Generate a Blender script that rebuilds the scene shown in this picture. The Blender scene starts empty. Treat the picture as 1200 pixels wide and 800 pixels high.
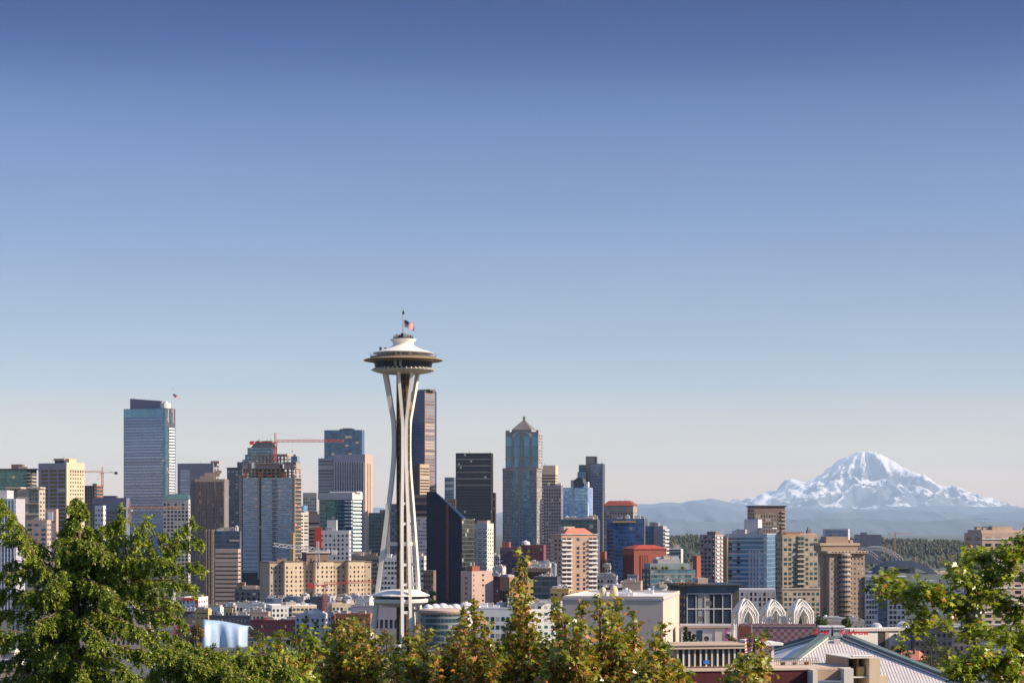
import bpy, math, random
import numpy as np
from mathutils import Vector, Matrix, noise as mnoise
random.seed(7); NR = np.random.RandomState(11)
rad = math.radians; PI = math.pi
sc = bpy.context.scene; COL = sc.collection
# ------------------------------------------------------------ camera, light, exposure
F, HX, HY, CZ = 2500.0, 600.0, 620.0, 63.0        # focal length and horizon of the photograph in its own pixels, eye height
cam = bpy.data.objects.new('camera', bpy.data.cameras.new('camera')); COL.objects.link(cam)
cam.data.sensor_width = 36; cam.data.lens = 36 * F / 1200; cam.data.shift_y = (HY - 400) / 1200
cam.data.clip_start = 0.5; cam.data.clip_end = 400000
cam.location = (0, 0, CZ); cam.rotation_euler = (PI / 2, 0, 0); sc.camera = cam
SUN_AZ, SUN_EL = rad(104), rad(31)                 # azimuth clockwise from the view direction
SD = Vector((math.sin(SUN_AZ) * math.cos(SUN_EL), math.cos(SUN_AZ) * math.cos(SUN_EL), math.sin(SUN_EL)))
world = bpy.data.worlds.new('World'); sc.world = world; world.use_nodes = True
wn = world.node_tree; bg = wn.nodes['Background']
sky = wn.nodes.new('ShaderNodeTexSky'); sky.sky_type = 'NISHITA'; sky.sun_disc = False
sky.sun_elevation = SUN_EL; sky.sun_rotation = SUN_AZ; sky.altitude = 60
sky.air_density = 1.0; sky.dust_density = 0.6; sky.ozone_density = 4.0
# sky tint: pale horizon, deep blue above, upper dome brightened as added fill
tcw = wn.nodes.new('ShaderNodeTexCoord'); spw = wn.nodes.new('ShaderNodeSeparateXYZ'); wn.links.new(tcw.outputs['Generated'], spw.inputs[0])
rw = wn.nodes.new('ShaderNodeValToRGB'); wn.links.new(spw.outputs[2], rw.inputs[0]); mxw = wn.nodes.new('ShaderNodeMix'); mxw.data_type = 'RGBA'; mxw.blend_type = 'MULTIPLY'; mxw.inputs[0].default_value = 1
GRADE = [(0.0, (1.95, 1.1, .46)), (.024, (1.85, 1.09, .48)), (.044, (1.24, .86, .60)), (.068, (.78, .66, .65)), (.0877, (.64, .585, .61)), (.115, (.55, .50, .565)), (.143, (.45, .44, .55)), (.166, (.39, .39, .53)), (.192, (.25, .32, .46)), (.2185, (.05, .15, .335)), (.239, (.0, .085, .275)), (.38, (.58, .62, .80)), (1.0, (1.15, 1.18, 1.28))]
while len(rw.color_ramp.elements) < len(GRADE): rw.color_ramp.elements.new(.5)
for el_, (p_, c_) in zip(rw.color_ramp.elements, GRADE): el_.position = p_
for el_, (p_, c_) in zip(rw.color_ramp.elements, GRADE): el_.position = p_; el_.color = (*c_, 1)
wn.links.new(sky.outputs[0], mxw.inputs[6]); wn.links.new(rw.outputs[0], mxw.inputs[7]); nzw = wn.nodes.new('ShaderNodeTexNoise'); mpw = wn.nodes.new('ShaderNodeMapping'); mpw.inputs['Scale'].default_value = (3, 3, 26); wn.links.new(tcw.outputs['Generated'], mpw.inputs[0]); wn.links.new(mpw.outputs[0], nzw.inputs['Vector']); nzw.inputs['Scale'].default_value = 2.2; nzw.inputs['Detail'].default_value = 5
mrw = wn.nodes.new('ShaderNodeMapRange'); wn.links.new(nzw.outputs[0], mrw.inputs[0]); mrw.inputs[1].default_value = .3; mrw.inputs[2].default_value = .75; mrw.inputs[3].default_value = .97; mrw.inputs[4].default_value = 1.05
mx2 = wn.nodes.new('ShaderNodeMix'); mx2.data_type = 'RGBA'; mx2.blend_type = 'MULTIPLY'; mx2.inputs[0].default_value = 1; wn.links.new(mxw.outputs[2], mx2.inputs[6]); wn.links.new(mrw.outputs[0], mx2.inputs[7]); wn.links.new(mx2.outputs[2], bg.inputs[0]); bg.inputs[1].default_value = 0.13
sun = bpy.data.objects.new('sun', bpy.data.lights.new('sun', 'SUN')); COL.objects.link(sun)
sun.data.energy = 4.8; sun.data.angle = rad(0.5); sun.data.color = (1, 0.84, 0.63)
sun.rotation_euler = SD.to_track_quat('Z', 'Y').to_euler(); sun.location = (0, 0, 300)
vs = sc.view_settings; vs.view_transform = 'Standard'; vs.look = 'None'; vs.exposure = 0.6; vs.gamma = 1
cy = sc.cycles; cy.use_denoising = True; cy.max_bounces = 6; cy.diffuse_bounces = 2; cy.glossy_bounces = 3
cy.transmission_bounces = 2; cy.volume_bounces = 4; cy.transparent_max_bounces = 6
cy.sample_clamp_indirect = 4; cy.use_adaptive_sampling = True; cy.caustics_reflective = False; cy.caustics_refractive = False
# ------------------------------------------------------------ materials
MATS = {}
def nodes_of(name):
    m = bpy.data.materials.new(name); m.use_nodes = True; nt = m.node_tree
    return m, nt, nt.nodes['Principled BSDF']
def nd(nt, typ, **kw):
    n = nt.nodes.new(typ)
    for k, v in kw.items():
        if k[0] == 'i' and k[1:].isdigit(): n.inputs[int(k[1:])].default_value = v
        elif k.startswith('in_'): n.inputs[k[3:].replace('_', ' ')].default_value = v
        else: setattr(n, k, v)
    return n
def mth(nt, op, a, b=None, c=None):
    n = nt.nodes.new('ShaderNodeMath'); n.operation = op
    for i, v in enumerate((a, b, c)):
        if v is None: continue
        if isinstance(v, (int, float)): n.inputs[i].default_value = v
        else: nt.links.new(v, n.inputs[i])
    return n.outputs[0]
def mixc(nt, fac, a, b, blend='MIX'):
    n = nt.nodes.new('ShaderNodeMix'); n.data_type = 'RGBA'; n.blend_type = blend
    for i, v in ((0, fac), (6, a), (7, b)):
        if isinstance(v, (int, float)): n.inputs[i].default_value = v
        elif isinstance(v, (tuple, list)): n.inputs[i].default_value = (*v[:3], 1)
        else: nt.links.new(v, n.inputs[i])
    return n.outputs[2]
def mapr(nt, v, a, b, c, d):
    n = nt.nodes.new('ShaderNodeMapRange'); nt.links.new(v, n.inputs[0])
    for i, x in enumerate((a, b, c, d)): n.inputs[i + 1].default_value = x
    return n.outputs[0]
def noisetex(nt, scale, detail=4, rough=.6, vec=None, stretch=None):
    n = nd(nt, 'ShaderNodeTexNoise'); n.inputs['Scale'].default_value = scale
    n.inputs['Detail'].default_value = detail; n.inputs['Roughness'].default_value = rough
    if vec is None: vec = nd(nt, 'ShaderNodeTexCoord').outputs['Object']
    if stretch:
        mp = nd(nt, 'ShaderNodeMapping'); mp.inputs['Scale'].default_value = stretch
        nt.links.new(vec, mp.inputs[0]); vec = mp.outputs[0]
    nt.links.new(vec, n.inputs['Vector']); return n.outputs[0]
def wallm(name, col, var=.16, rough=.85, scale=.12, panel=None, spec=.3):
    """stone, concrete, plaster, brick seen from far: mottling, rain streaks, optional panel joints"""
    if name in MATS: return MATS[name]
    m, nt, p = nodes_of(name); var *= 1.35
    a = noisetex(nt, scale, 6); b = noisetex(nt, 1.2, 3, stretch=(1, 1, .06))
    f = mth(nt, 'ADD', mth(nt, 'MULTIPLY', a, .65), mth(nt, 'MULTIPLY', b, .35))
    v = mapr(nt, f, .3, .7, 1 - var, 1 + var)
    c = mixc(nt, 1.0, col, v, 'MULTIPLY')
    if panel:
        uv = nd(nt, 'ShaderNodeUVMap').outputs[0]; s = nd(nt, 'ShaderNodeSeparateXYZ'); nt.links.new(uv, s.inputs[0])
        j = None
        for k, sz in ((0, panel[0]), (1, panel[1])):
            g = mth(nt, 'LESS_THAN', mth(nt, 'FRACT', mth(nt, 'DIVIDE', s.outputs[k], sz)), panel[2] / sz)
            j = g if j is None else mth(nt, 'MAXIMUM', j, g)
        c = mixc(nt, mth(nt, 'MULTIPLY', j, .35), c, (col[0] * .4, col[1] * .4, col[2] * .4))
    nt.links.new(c, p.inputs['Base Color']); p.inputs['Roughness'].default_value = rough
    p.inputs['Specular IOR Level'].default_value = spec
    MATS[name] = m; return m
def glassm(name, col, metal=.35, rough=.12, var=.55, blind=(.45, .42, .38), pblind=.14):
    """one window pane per island or object: tone varies, some have blinds down"""
    if name in MATS: return MATS[name]
    m, nt, p = nodes_of(name)
    r1 = nd(nt, 'ShaderNodeObjectInfo').outputs['Random']; r2 = nd(nt, 'ShaderNodeNewGeometry').outputs['Random Per Island']
    r = mth(nt, 'FRACT', mth(nt, 'ADD', r1, mth(nt, 'MULTIPLY', r2, 7.31)))
    c = mixc(nt, 1.0, col, mapr(nt, r, 0, 1, 1 - var, 1 + var), 'MULTIPLY')
    isb = mth(nt, 'GREATER_THAN', mth(nt, 'FRACT', mth(nt, 'MULTIPLY', r, 13.7)), 1 - pblind)
    c = mixc(nt, isb, c, blind); nt.links.new(c, p.inputs['Base Color'])
    p.inputs['Roughness'].default_value = rough
    nt.links.new(mth(nt, 'MULTIPLY', mth(nt, 'SUBTRACT', 1.0, isb), metal), p.inputs['Metallic'])
    MATS[name] = m; return m
def curtm(name, glass, frame, bay, floor, fs=.22, fm=.06, metal=.55, rough=.1, var=.35, wob=.06, blind=.025, spec=.5):
    """curtain wall: floors, mullions and panes of differing tone on a UV measured in metres"""
    if name in MATS: return MATS[name]
    m, nt, p = nodes_of(name)
    uv = nd(nt, 'ShaderNodeUVMap').outputs[0]; s = nd(nt, 'ShaderNodeSeparateXYZ'); nt.links.new(uv, s.inputs[0])
    u = mth(nt, 'DIVIDE', s.outputs[0], bay); v = mth(nt, 'DIVIDE', s.outputs[1], floor)
    fu, fv = mth(nt, 'FRACT', u), mth(nt, 'FRACT', v)
    fr = mth(nt, 'MAXIMUM', mth(nt, 'LESS_THAN', fu, fm), mth(nt, 'LESS_THAN', fv, fs))
    cell = nd(nt, 'ShaderNodeCombineXYZ'); nt.links.new(mth(nt, 'FLOOR', u), cell.inputs[0]); nt.links.new(mth(nt, 'FLOOR', v), cell.inputs[1])
    wnz = nd(nt, 'ShaderNodeTexWhiteNoise'); wnz.noise_dimensions = '2D'; nt.links.new(cell.outputs[0], wnz.inputs[0])
    big = noisetex(nt, .035, 3)
    t = mth(nt, 'ADD', mth(nt, 'MULTIPLY', wnz.outputs[0], .6), mth(nt, 'MULTIPLY', big, .6))
    glass = (glass[0] * 1.2, glass[1] * 1.32, glass[2] * 1.5)
    g = mixc(nt, 1.0, glass, mapr(nt, t, .2, 1.0, 1 - var, 1 + var), 'MULTIPLY')
    isb = mth(nt, 'GREATER_THAN', wnz.outputs[0], 1 - (blind if bay < 20 else -.1))
    g = mixc(nt, isb, g, (.4, .4, .38))
    c = mixc(nt, fr, g, frame); nt.links.new(c, p.inputs['Base Color'])
    nt.links.new(mapr(nt, fr, 0, 1, metal, 0), p.inputs['Metallic']); nt.links.new(mapr(nt, fr, 0, 1, rough, .6), p.inputs['Roughness'])
    nb = nd(nt, 'ShaderNodeBump'); nb.inputs['Strength'].default_value = wob; nb.inputs['Distance'].default_value = 1
    nt.links.new(mth(nt, 'ADD', mth(nt, 'MULTIPLY', wnz.outputs[0], .6), noisetex(nt, .25, 2)), nb.inputs['Height'])
    nt.links.new(nb.outputs[0], p.inputs['Normal'])
    p.inputs['Specular IOR Level'].default_value = spec
    MATS[name] = m; return m
def metalm(name, col, rough=.5, metal=0.0, var=.15):
    if name in MATS: return MATS[name]
    m, nt, p = nodes_of(name)
    c = mixc(nt, 1.0, col, mapr(nt, noisetex(nt, .8, 4), .3, .7, 1 - var, 1 + var), 'MULTIPLY')
    nt.links.new(c, p.inputs['Base Color']); p.inputs['Roughness'].default_value = rough; p.inputs['Metallic'].default_value = metal
    MATS[name] = m; return m
def leafm(name, a, b, c=None, pc=0.0, rough=.42, trans=.35):
    """leaves: tone per leaf between a and b, a share pc of them turned to colour c"""
    if name in MATS: return MATS[name]
    m, nt, p = nodes_of(name)
    r = nd(nt, 'ShaderNodeNewGeometry').outputs['Random Per Island']
    n = noisetex(nt, .9, 3)
    f = mth(nt, 'ADD', mth(nt, 'MULTIPLY', r, .6), mth(nt, 'MULTIPLY', n, .5))
    col = mixc(nt, mapr(nt, f, .15, .95, 0, 1), a, b)
    if c: col = mixc(nt, mth(nt, 'GREATER_THAN', mth(nt, 'FRACT', mth(nt, 'MULTIPLY', r, 17.3)), 1 - pc), col, c)
    nt.links.new(col, p.inputs['Base Color']); p.inputs['Roughness'].default_value = rough
    tr = nd(nt, 'ShaderNodeBsdfTranslucent'); nt.links.new(mixc(nt, 1.0, col, (1.5, 1.6, .5), 'MULTIPLY'), tr.inputs[0])
    mx = nd(nt, 'ShaderNodeMixShader'); mx.inputs[0].default_value = trans
    nt.links.new(p.outputs[0], mx.inputs[1]); nt.links.new(tr.outputs[0], mx.inputs[2])
    nt.links.new(mx.outputs[0], nt.nodes['Material Output'].inputs[0])
    MATS[name] = m; return m
# ------------------------------------------------------------ mesh and object helpers
def W(px, py, D): return Vector(((px - HX) / F * D, D, CZ + (HY - py) / F * D))
def Zat(py, D): return CZ + (HY - py) / F * D
def link(o, parent=None, **props):
    COL.objects.link(o)
    if parent: o.parent = parent
    for k, v in props.items():
        if v: o[k] = v
    return o
def empty(name, loc=(0, 0, 0), rz=0, label=None, category=None, group=None):
    o = bpy.data.objects.new(name, None); o.location = loc; o.rotation_euler = (0, 0, rz); o.empty_display_size = 1
    return link(o, None, label=label, category=category, group=group)
class MB:
    def __init__(s): s.v = []; s.f = []; s.m = []
    def add(s, vs, fs, m=0):
        b = len(s.v); s.v += [tuple(v) for v in vs]
        for f in fs: s.f.append([b + i for i in f]); s.m.append(m)
        return s
    def box(s, x0, x1, y0, y1, z0, z1, m=0):
        return s.add([(x0, y0, z0), (x1, y0, z0), (x1, y1, z0), (x0, y1, z0), (x0, y0, z1), (x1, y0, z1), (x1, y1, z1), (x0, y1, z1)],
                     [(0, 3, 2, 1), (4, 5, 6, 7), (0, 1, 5, 4), (1, 2, 6, 5), (2, 3, 7, 6), (3, 0, 4, 7)], m)
    def prism(s, pts, z0, z1, m=0):
        n = len(pts); zt = z1 if isinstance(z1, (list, tuple)) else [z1] * n
        vs = [(p[0], p[1], z0) for p in pts] + [(p[0], p[1], zt[i]) for i, p in enumerate(pts)]
        return s.add(vs, [tuple(range(n))[::-1], tuple(range(n, 2 * n))] + [(i, (i + 1) % n, n + (i + 1) % n, n + i) for i in range(n)], m)
    def tube(s, p, q, r0, r1=None, n=6, m=0):
        p, q = Vector(p), Vector(q); d = q - p
        if d.length < 1e-6: return s
        r1 = r0 if r1 is None else r1
        k = d.to_track_quat('Z', 'Y'); vs = []
        for c, r in ((p, r0), (q, r1)):
            for i in range(n):
                a = 2 * PI * (i + .5) / n; vs.append(c + k @ Vector((r * math.cos(a), r * math.sin(a), 0)))
        return s.add(vs, [(i, (i + 1) % n, n + (i + 1) % n, n + i) for i in range(n)] + [tuple(range(n))[::-1], tuple(range(n, 2 * n))], m)
    def path(s, pts, rs, n=6, m=0):
        vs = []; k = len(pts); pts = [Vector(p) for p in pts]
        for i in range(k):
            d = (pts[min(i + 1, k - 1)] - pts[max(i - 1, 0)]).normalized()
            x = d.cross(Vector((0, 1, 0.01))).normalized(); y = d.cross(x)
            for j in range(n):
                a = 2 * PI * j / n; vs.append(pts[i] + x * (rs[i] * math.cos(a)) + y * (rs[i] * math.sin(a)))
        fs = [(i * n + j, i * n + (j + 1) % n, (i + 1) * n + (j + 1) % n, (i + 1) * n + j) for i in range(k - 1) for j in range(n)]
        return s.add(vs, fs + [tuple(range(n))[::-1], tuple(range((k - 1) * n, k * n))], m)
    def beam(s, pts, w, d, side, m=0):
        """rectangular section swept along pts; side(i) -> unit vector across (width), depth is the other one"""
        vs = []; k = len(pts); pts = [Vector(p) for p in pts]
        for i in range(k):
            t = (pts[min(i + 1, k - 1)] - pts[max(i - 1, 0)]).normalized(); a = Vector(side).normalized(); b = t.cross(a).normalized()
            wi = w[i] if isinstance(w, (list, tuple)) else w; di = d[i] if isinstance(d, (list, tuple)) else d
            for sa, sb in ((-1, -1), (1, -1), (1, 1), (-1, 1)): vs.append(pts[i] + a * (sa * wi / 2) + b * (sb * di / 2))
        fs = [(i * 4 + j, i * 4 + (j + 1) % 4, i * 4 + 4 + (j + 1) % 4, i * 4 + 4 + j) for i in range(k - 1) for j in range(4)]
        return s.add(vs, fs + [(3, 2, 1, 0), tuple(range(4 * k - 4, 4 * k))], m)
    def lathe(s, prof, n=32, m=0, cx=0, cy=0, a0=0, a1=2 * PI):
        full = abs(a1 - a0 - 2 * PI) < 1e-6; k = n if full else n + 1; vs = []
        for r, z in prof:
            for i in range(k):
                a = a0 + (a1 - a0) * i / n; vs.append((cx + r * math.cos(a), cy + r * math.sin(a), z))
        fs = [(i * k + j, i * k + (j + 1) % k, (i + 1) * k + (j + 1) % k, (i + 1) * k + j) for i in range(len(prof) - 1) for j in range(n)]
        if full: fs += [tuple(range(k))[::-1], tuple(range((len(prof) - 1) * k, len(prof) * k))]
        return s.add(vs, fs, m)
    def hip(s, x0, x1, y0, y1, z0, z1, inx, iny, m=0):
        return s.add([(x0, y0, z0), (x1, y0, z0), (x1, y1, z0), (x0, y1, z0), (x0 + inx, y0 + iny, z1), (x1 - inx, y0 + iny, z1), (x1 - inx, y1 - iny, z1), (x0 + inx, y1 - iny, z1)],
                     [(0, 3, 2, 1), (4, 5, 6, 7), (0, 1, 5, 4), (1, 2, 6, 5), (2, 3, 7, 6), (3, 0, 4, 7)], m)
    def mesh(s, name, mats, smooth=False):
        me = bpy.data.meshes.new(name); me.from_pydata(s.v, [], s.f)
        for mm in (mats if isinstance(mats, (list, tuple)) else [mats]): me.materials.append(mm)
        if any(s.m): me.polygons.foreach_set('material_index', s.m)
        uvl = me.uv_layers.new(name='UVMap'); uv = np.zeros((len(me.loops), 2), np.float32)
        co = np.array(s.v, np.float64)
        for p in me.polygons:
            n = p.normal; li = list(range(p.loop_start, p.loop_start + p.loop_total)); c = co[[me.loops[i].vertex_index for i in li]]
            if abs(n.z) > .75: uv[li] = c[:, :2]
            elif abs(n.x) > abs(n.y): uv[li] = c[:, 1:]
            else: uv[li] = c[:, [0, 2]]
        uvl.data.foreach_set('uv', uv.ravel())
        if smooth: me.polygons.foreach_set('use_smooth', [True] * len(me.polygons))
        return me
    def build(s, name, mats, parent=None, smooth=False, loc=None, rot=None, **props):
        o = bpy.data.objects.new(name, s.mesh(name, mats, smooth))
        if loc is not None: o.location = loc
        if rot is not None: o.rotation_euler = rot
        return link(o, parent, **props)
def gz(x, y):
    """ground height: the look-out hill, the flat city, the fall to the harbour"""
    def sm(v, a, b): t = min(1, max(0, (v - a) / (b - a))); return t * t * (3 - 2 * t)
    ys = [-3000, -700, -300, -60, -5, 6, 20, 60, 110, 220, 420, 640, 3300, 4200, 200000]
    zs = [120, 120, 100, 70, 61.3, 60.5, 54, 44, 34, 19, 6, 0, 0, -33, -33]
    z = float(np.interp(y, ys, zs))
    z += (-33 - z) * sm(x, 300, 520) * sm(y, 1650, 2500) if y < 4200 else 0
    z -= 7 * sm(x, 120, 320) * sm(y, 500, 900) * (1 - sm(y, 1650, 2500))
    return z
# ------------------------------------------------------------ buildings
REST = {}; COUNT = {}
class Bld:
    """box building placed by the picture: left edge L, near corner C, right edge R, roof line top, distance D of the corner, turn th"""
    def __init__(s, name, label, L, C, R, top, D, th, wall, depth=None, group=None, cat='building', roof=None, base=None, body=True):
        t = rad(th); k = (C - HX) / F; cx, cyy = k * D, D; s.D = D; s.C = C; s.th = t
        def run(px, dx, dy):
            kk = (px - HX) / F; den = dx - kk * dy
            return (kk * cyy - cx) / den if abs(den) > 1e-6 else -1
        s.run = run
        if th >= 0:
            w = run(L, -math.cos(t), math.sin(t)); d = run(R, math.sin(t), math.cos(t)) if R > C + .05 else -1
        else:
            w = run(R, math.cos(t), -math.sin(t)); d = run(L, math.sin(t), math.cos(t)) if L < C - .05 else -1
        if depth: d = depth
        elif d <= 1 or d > 130: d = max(12, min(w, 38))
        s.w, s.d = w, d
        s.x0, s.x1 = (-w, 0) if th >= 0 else (0, w)
        s.z0 = gz(cx, cyy) - 1.5 if base is None else base; s.h = Zat(top, D) - s.z0
        s.root = empty(name, (cx, cyy, s.z0), -t, label, cat, group); s.wallm = wall
        if body: MB().box(s.x0, s.x1, 0, d, 0, s.h).build('wall', wall, s.root)
        if roof is not None:
            MB().box(s.x0 + .6, s.x1 - .6, .6, d - .6, s.h - .4, s.h + .12).build('roof', roof, s.root)
            b = MB(); e = .9; hh = s.h + .02; q = s.h + 1.0
            b.box(s.x0 - .1, s.x1 + .1, -.1, .35, hh, q).box(s.x0 - .1, s.x1 + .1, d - .35, d + .1, hh, q).box(s.x0 - .1, s.x0 + .35, .352, d - .352, hh, q - .01).box(s.x1 - .35, s.x1 + .1, .352, d - .352, hh, q - .01)
            b.build('parapet', wall, s.root)
    def lx(s, px):
        if s.th >= 0: return -s.run(px, -math.cos(s.th), math.sin(s.th))
        return s.run(px, math.cos(s.th), -math.sin(s.th))
    def lz(s, py): return Zat(py, s.D) - s.z0
    def block(s, name, mat, px0, px1, top, bottom=None, y0=.25, y1=.75, abs_y=False, **kw):
        """a block of the building between two picture columns; y0..y1 across its depth"""
        zb = s.h if bottom is None else s.lz(bottom)
        ya, yb = (y0, y1) if abs_y else (y0 * s.d, y1 * s.d)
        b = MB().box(s.lx(px0), s.lx(px1), ya, yb, zb - .03, s.lz(top))
        return b.build(name, mat, s.root, **kw)
    def fr(s, face, r=None):
        x0, x1, y0, y1 = r or (s.x0, s.x1, 0, s.d)
        return {'front': ((x0, y0), (1, 0), (0, -1), x1 - x0, 0), 'right': ((x1, y0), (0, 1), (1, 0), y1 - y0, PI / 2), 'left': ((x0, y1), (0, -1), (-1, 0), y1 - y0, -PI / 2)}[face]
    def grid(s, face, name, mat, nx, fh, ww, wh, u=(0, 1), z=None, t=.07, skip=None, r=None, cap=100, sink=.05):
        o, d, n, ln, rz = s.fr(face, r)
        if z is None: z = (4, s.h - 2)
        za, zb = z; ua, ub = u[0] * ln, u[1] * ln; nf = max(1, int(round((zb - za) / fh))); fh = (zb - za) / nf; cw = (ub - ua) / nx
        w, h = cw * ww, fh * wh; me = None
        for j in range(nf - 1, -1, -1):
            for i in range(nx):
                if skip and skip(i, nf - 1 - j): continue
                uc = ua + (i + .5) * cw; zc = za + (j + .5) * fh
                loc = (o[0] + d[0] * uc, o[1] + d[1] * uc, zc); key = (s.root.name, name)
                c = COUNT.get(key, 0)
                if c < min(cap, 100):
                    COUNT[key] = c + 1
                    if me is None: me = MB().box(-w / 2, w / 2, -t, sink, -h / 2, h / 2).mesh(name, mat)
                    ob = bpy.data.objects.new(name, me); ob.location = loc; ob.rotation_euler = (0, 0, rz); link(ob, s.root)
                else:
                    b = REST.setdefault((s.root.name, name, mat.name), (s.root, MB()))[1]
                    cs, sn = math.cos(rz), math.sin(rz); vs = []
                    for zz in (-h / 2, h / 2):
                        for xx, yy in ((-w / 2, -t), (w / 2, -t), (w / 2, sink), (-w / 2, sink)): vs.append((loc[0] + cs * xx - sn * yy, loc[1] + sn * xx + cs * yy, zc + zz))
                    b.add(vs, [(0, 3, 2, 1), (4, 5, 6, 7), (0, 1, 5, 4), (1, 2, 6, 5), (2, 3, 7, 6), (3, 0, 4, 7)])
        return s
    def curt(s, face, mat, u=(0, 1), z=None, off=.12, name='curtain_wall', r=None):
        o, d, n, ln, rz = s.fr(face, r); z = z or (2, s.h - .5)
        ua, ub = u[0] * ln, u[1] * ln
        b = MB().box(ua, ub, -off, .05, z[0], z[1]); return b.build(name, mat, s.root, loc=(o[0], o[1], 0), rot=(0, 0, rz))
    def units(s, n, mats, hmax=4, z=None, area=(.1, .9, .2, .9), seed=1):
        """air handling units, lift heads and ducts on the roof"""
        rr = random.Random(seed * 31 + int(s.C)); z = s.h if z is None else z
        for i in range(n):
            w, d, h = rr.uniform(2, 6), rr.uniform(2, 5), rr.uniform(1.2, hmax)
            x = s.x0 + s.w * rr.uniform(area[0], area[1]); y = s.d * rr.uniform(area[2], area[3])
            x = min(max(x, s.x0 + w / 2 + .5), s.x1 - w / 2 - .5); y = min(max(y, d / 2 + .5), s.d - d / 2 - .5)
            b = MB().box(x - w / 2, x + w / 2, y - d / 2, y + d / 2, z + .1 + i * .003, z + .1 + h).box(x - w / 2 - .12, x + w / 2 + .12, y - d / 2 - .12, y + d / 2 + .12, z + .1 + h, z + .3 + h)
            if rr.random() < .5: b.lathe([(.7, z + .3 + h), (.7, z + 1.1 + h), (.45, z + 1.15 + h)], 10, cx=x, cy=y)
            b.build('roof_unit', rr.choice(mats), s.root)
    def mast(s, px, top, bottom, r=.18, y=.5):
        MB().tube((s.lx(px), s.d * y, s.lz(bottom)), (s.lx(px), s.d * y, s.lz(top)), r, r * .5).build('antenna', M['dark_metal'], s.root)
def flush():
    for (rn, name, mn), (root, b) in REST.items(): b.build(name, bpy.data.materials[mn], root, kind='stuff')
    REST.clear()
# ------------------------------------------------------------ palette
M = {}
M['dark_metal'] = metalm('dark_metal', (.03, .03, .035), .5)
M['white'] = wallm('white_paint', (.78, .76, .72), .06)
M['offwhite'] = wallm('off_white_plaster', (.66, .61, .54), .08)
M['cream'] = wallm('cream_stucco', (.66, .52, .36), .08)
M['tan'] = wallm('tan_concrete', (.45, .35, .26), .12)
M['pinktan'] = wallm('pink_tan_concrete', (.50, .37, .30), .10)
M['pink'] = wallm('pink_plaster', (.55, .38, .32), .08)
M['beige'] = wallm('beige_concrete', (.48, .41, .33), .12)
M['grey'] = wallm('grey_concrete', (.34, .33, .33), .14)
M['palegrey'] = wallm('pale_grey_panels', (.52, .51, .52), .1)
M['lilac'] = wallm('lilac_grey_panels', (.44, .42, .47), .08, panel=(6, 4, .15))
M['slate'] = wallm('slate_siding', (.09, .095, .12), .15)
M['darkgrey'] = wallm('charcoal_cladding', (.06, .062, .07), .15)
M['brown'] = wallm('brown_stone', (.20, .145, .115), .15)
M['dkbrown'] = wallm('dark_bronze_cladding', (.055, .042, .04), .15)
M['rust'] = wallm('orange_brick', (.50, .21, .09), .12)
M['redbrick'] = wallm('red_brick', (.33, .10, .065), .12)
M['maroon'] = wallm('maroon_brick', (.13, .035, .05), .15)
M['ochre'] = wallm('ochre_render', (.60, .37, .13), .1)
M['yellow'] = wallm('yellow_render', (.70, .48, .18), .1)
M['redroof'] = wallm('red_tile_roof', (.28, .065, .05), .15)
M['coralroof'] = wallm('coral_tile_roof', (.55, .20, .13), .15)
M['greenroof'] = wallm('green_copper_roof', (.07, .15, .155), .15)
M['gravel'] = wallm('gravel_roof', (.36, .34, .32), .25, scale=.3)
M['whiteroof'] = wallm('white_membrane_roof', (.72, .70, .67), .1, scale=.2)
M['blueroof'] = wallm('blue_grey_roof', (.14, .19, .26), .15)
M['redpaint'] = metalm('red_paint', (.62, .06, .03), .45)
M['orangepaint'] = metalm('orange_formwork', (.62, .15, .05), .6)
M['steel'] = metalm('galvanised_steel', (.42, .43, .45), .4, .6)
M['unitgrey'] = metalm('unit_grey', (.40, .40, .42), .5); M['unitwhite'] = metalm('unit_white', (.72, .70, .68), .5)
UN = [M['unitgrey'], M['unitwhite'], M['unitgrey'], M['beige']]
G = {}
G['dark'] = glassm('dark_window_glass', (.028, .032, .042)); G['blue'] = glassm('blue_window_glass', (.05, .10, .17))
G['teal'] = glassm('teal_window_glass', (.045, .12, .14)); G['pale'] = glassm('pale_window_glass', (.16, .22, .30), pblind=.25)
G['bronze'] = glassm('bronze_window_glass', (.05, .032, .025)); G['black'] = glassm('black_window_glass', (.012, .013, .018), pblind=.05)
G['near'] = glassm('shop_window_glass', (.03, .045, .055), metal=.15, pblind=0)
# ------------------------------------------------------------ ground and mountains
def ground():
    xs = sorted(set([-39000, -24000, -12000, -6000, -3000, -1500, -900, -600] + list(range(-450, 451, 30)) + [600, 900, 1500, 3000, 6000, 12000, 24000, 44000]))
    ys = sorted(set([-2900, -1500, -700, -300, -150, -60, -30] + list(range(-12, 120, 6)) + list(range(120, 700, 20)) + list(range(700, 4400, 100)) + [5000, 6000, 8000, 12000, 20000, 40000, 80000, 117000]))
    b = MB(); nx = len(xs)
    b.v = [(x, y, gz(x, y)) for y in ys for x in xs]
    b.f = [(j * nx + i, j * nx + i + 1, (j + 1) * nx + i + 1, (j + 1) * nx + i) for j in range(len(ys) - 1) for i in range(nx - 1)]
    b.m = [0] * len(b.f)
    m, nt, p = nodes_of('ground_cover')
    a = noisetex(nt, .02, 6); c = noisetex(nt, .3, 5)
    col = mixc(nt, mapr(nt, a, .42, .58, 0, 1), (.045, .065, .028), (.11, .105, .10))
    col = mixc(nt, 1.0, col, mapr(nt, c, .3, .7, .6, 1.4), 'MULTIPLY')
    nt.links.new(col, p.inputs['Base Color']); p.inputs['Roughness'].default_value = .95
    b.build('ground', m, kind='structure', smooth=True)
ground()
def interp(v, pts): return float(np.interp(v, [q[0] for q in pts], [q[1] for q in pts]))
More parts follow.
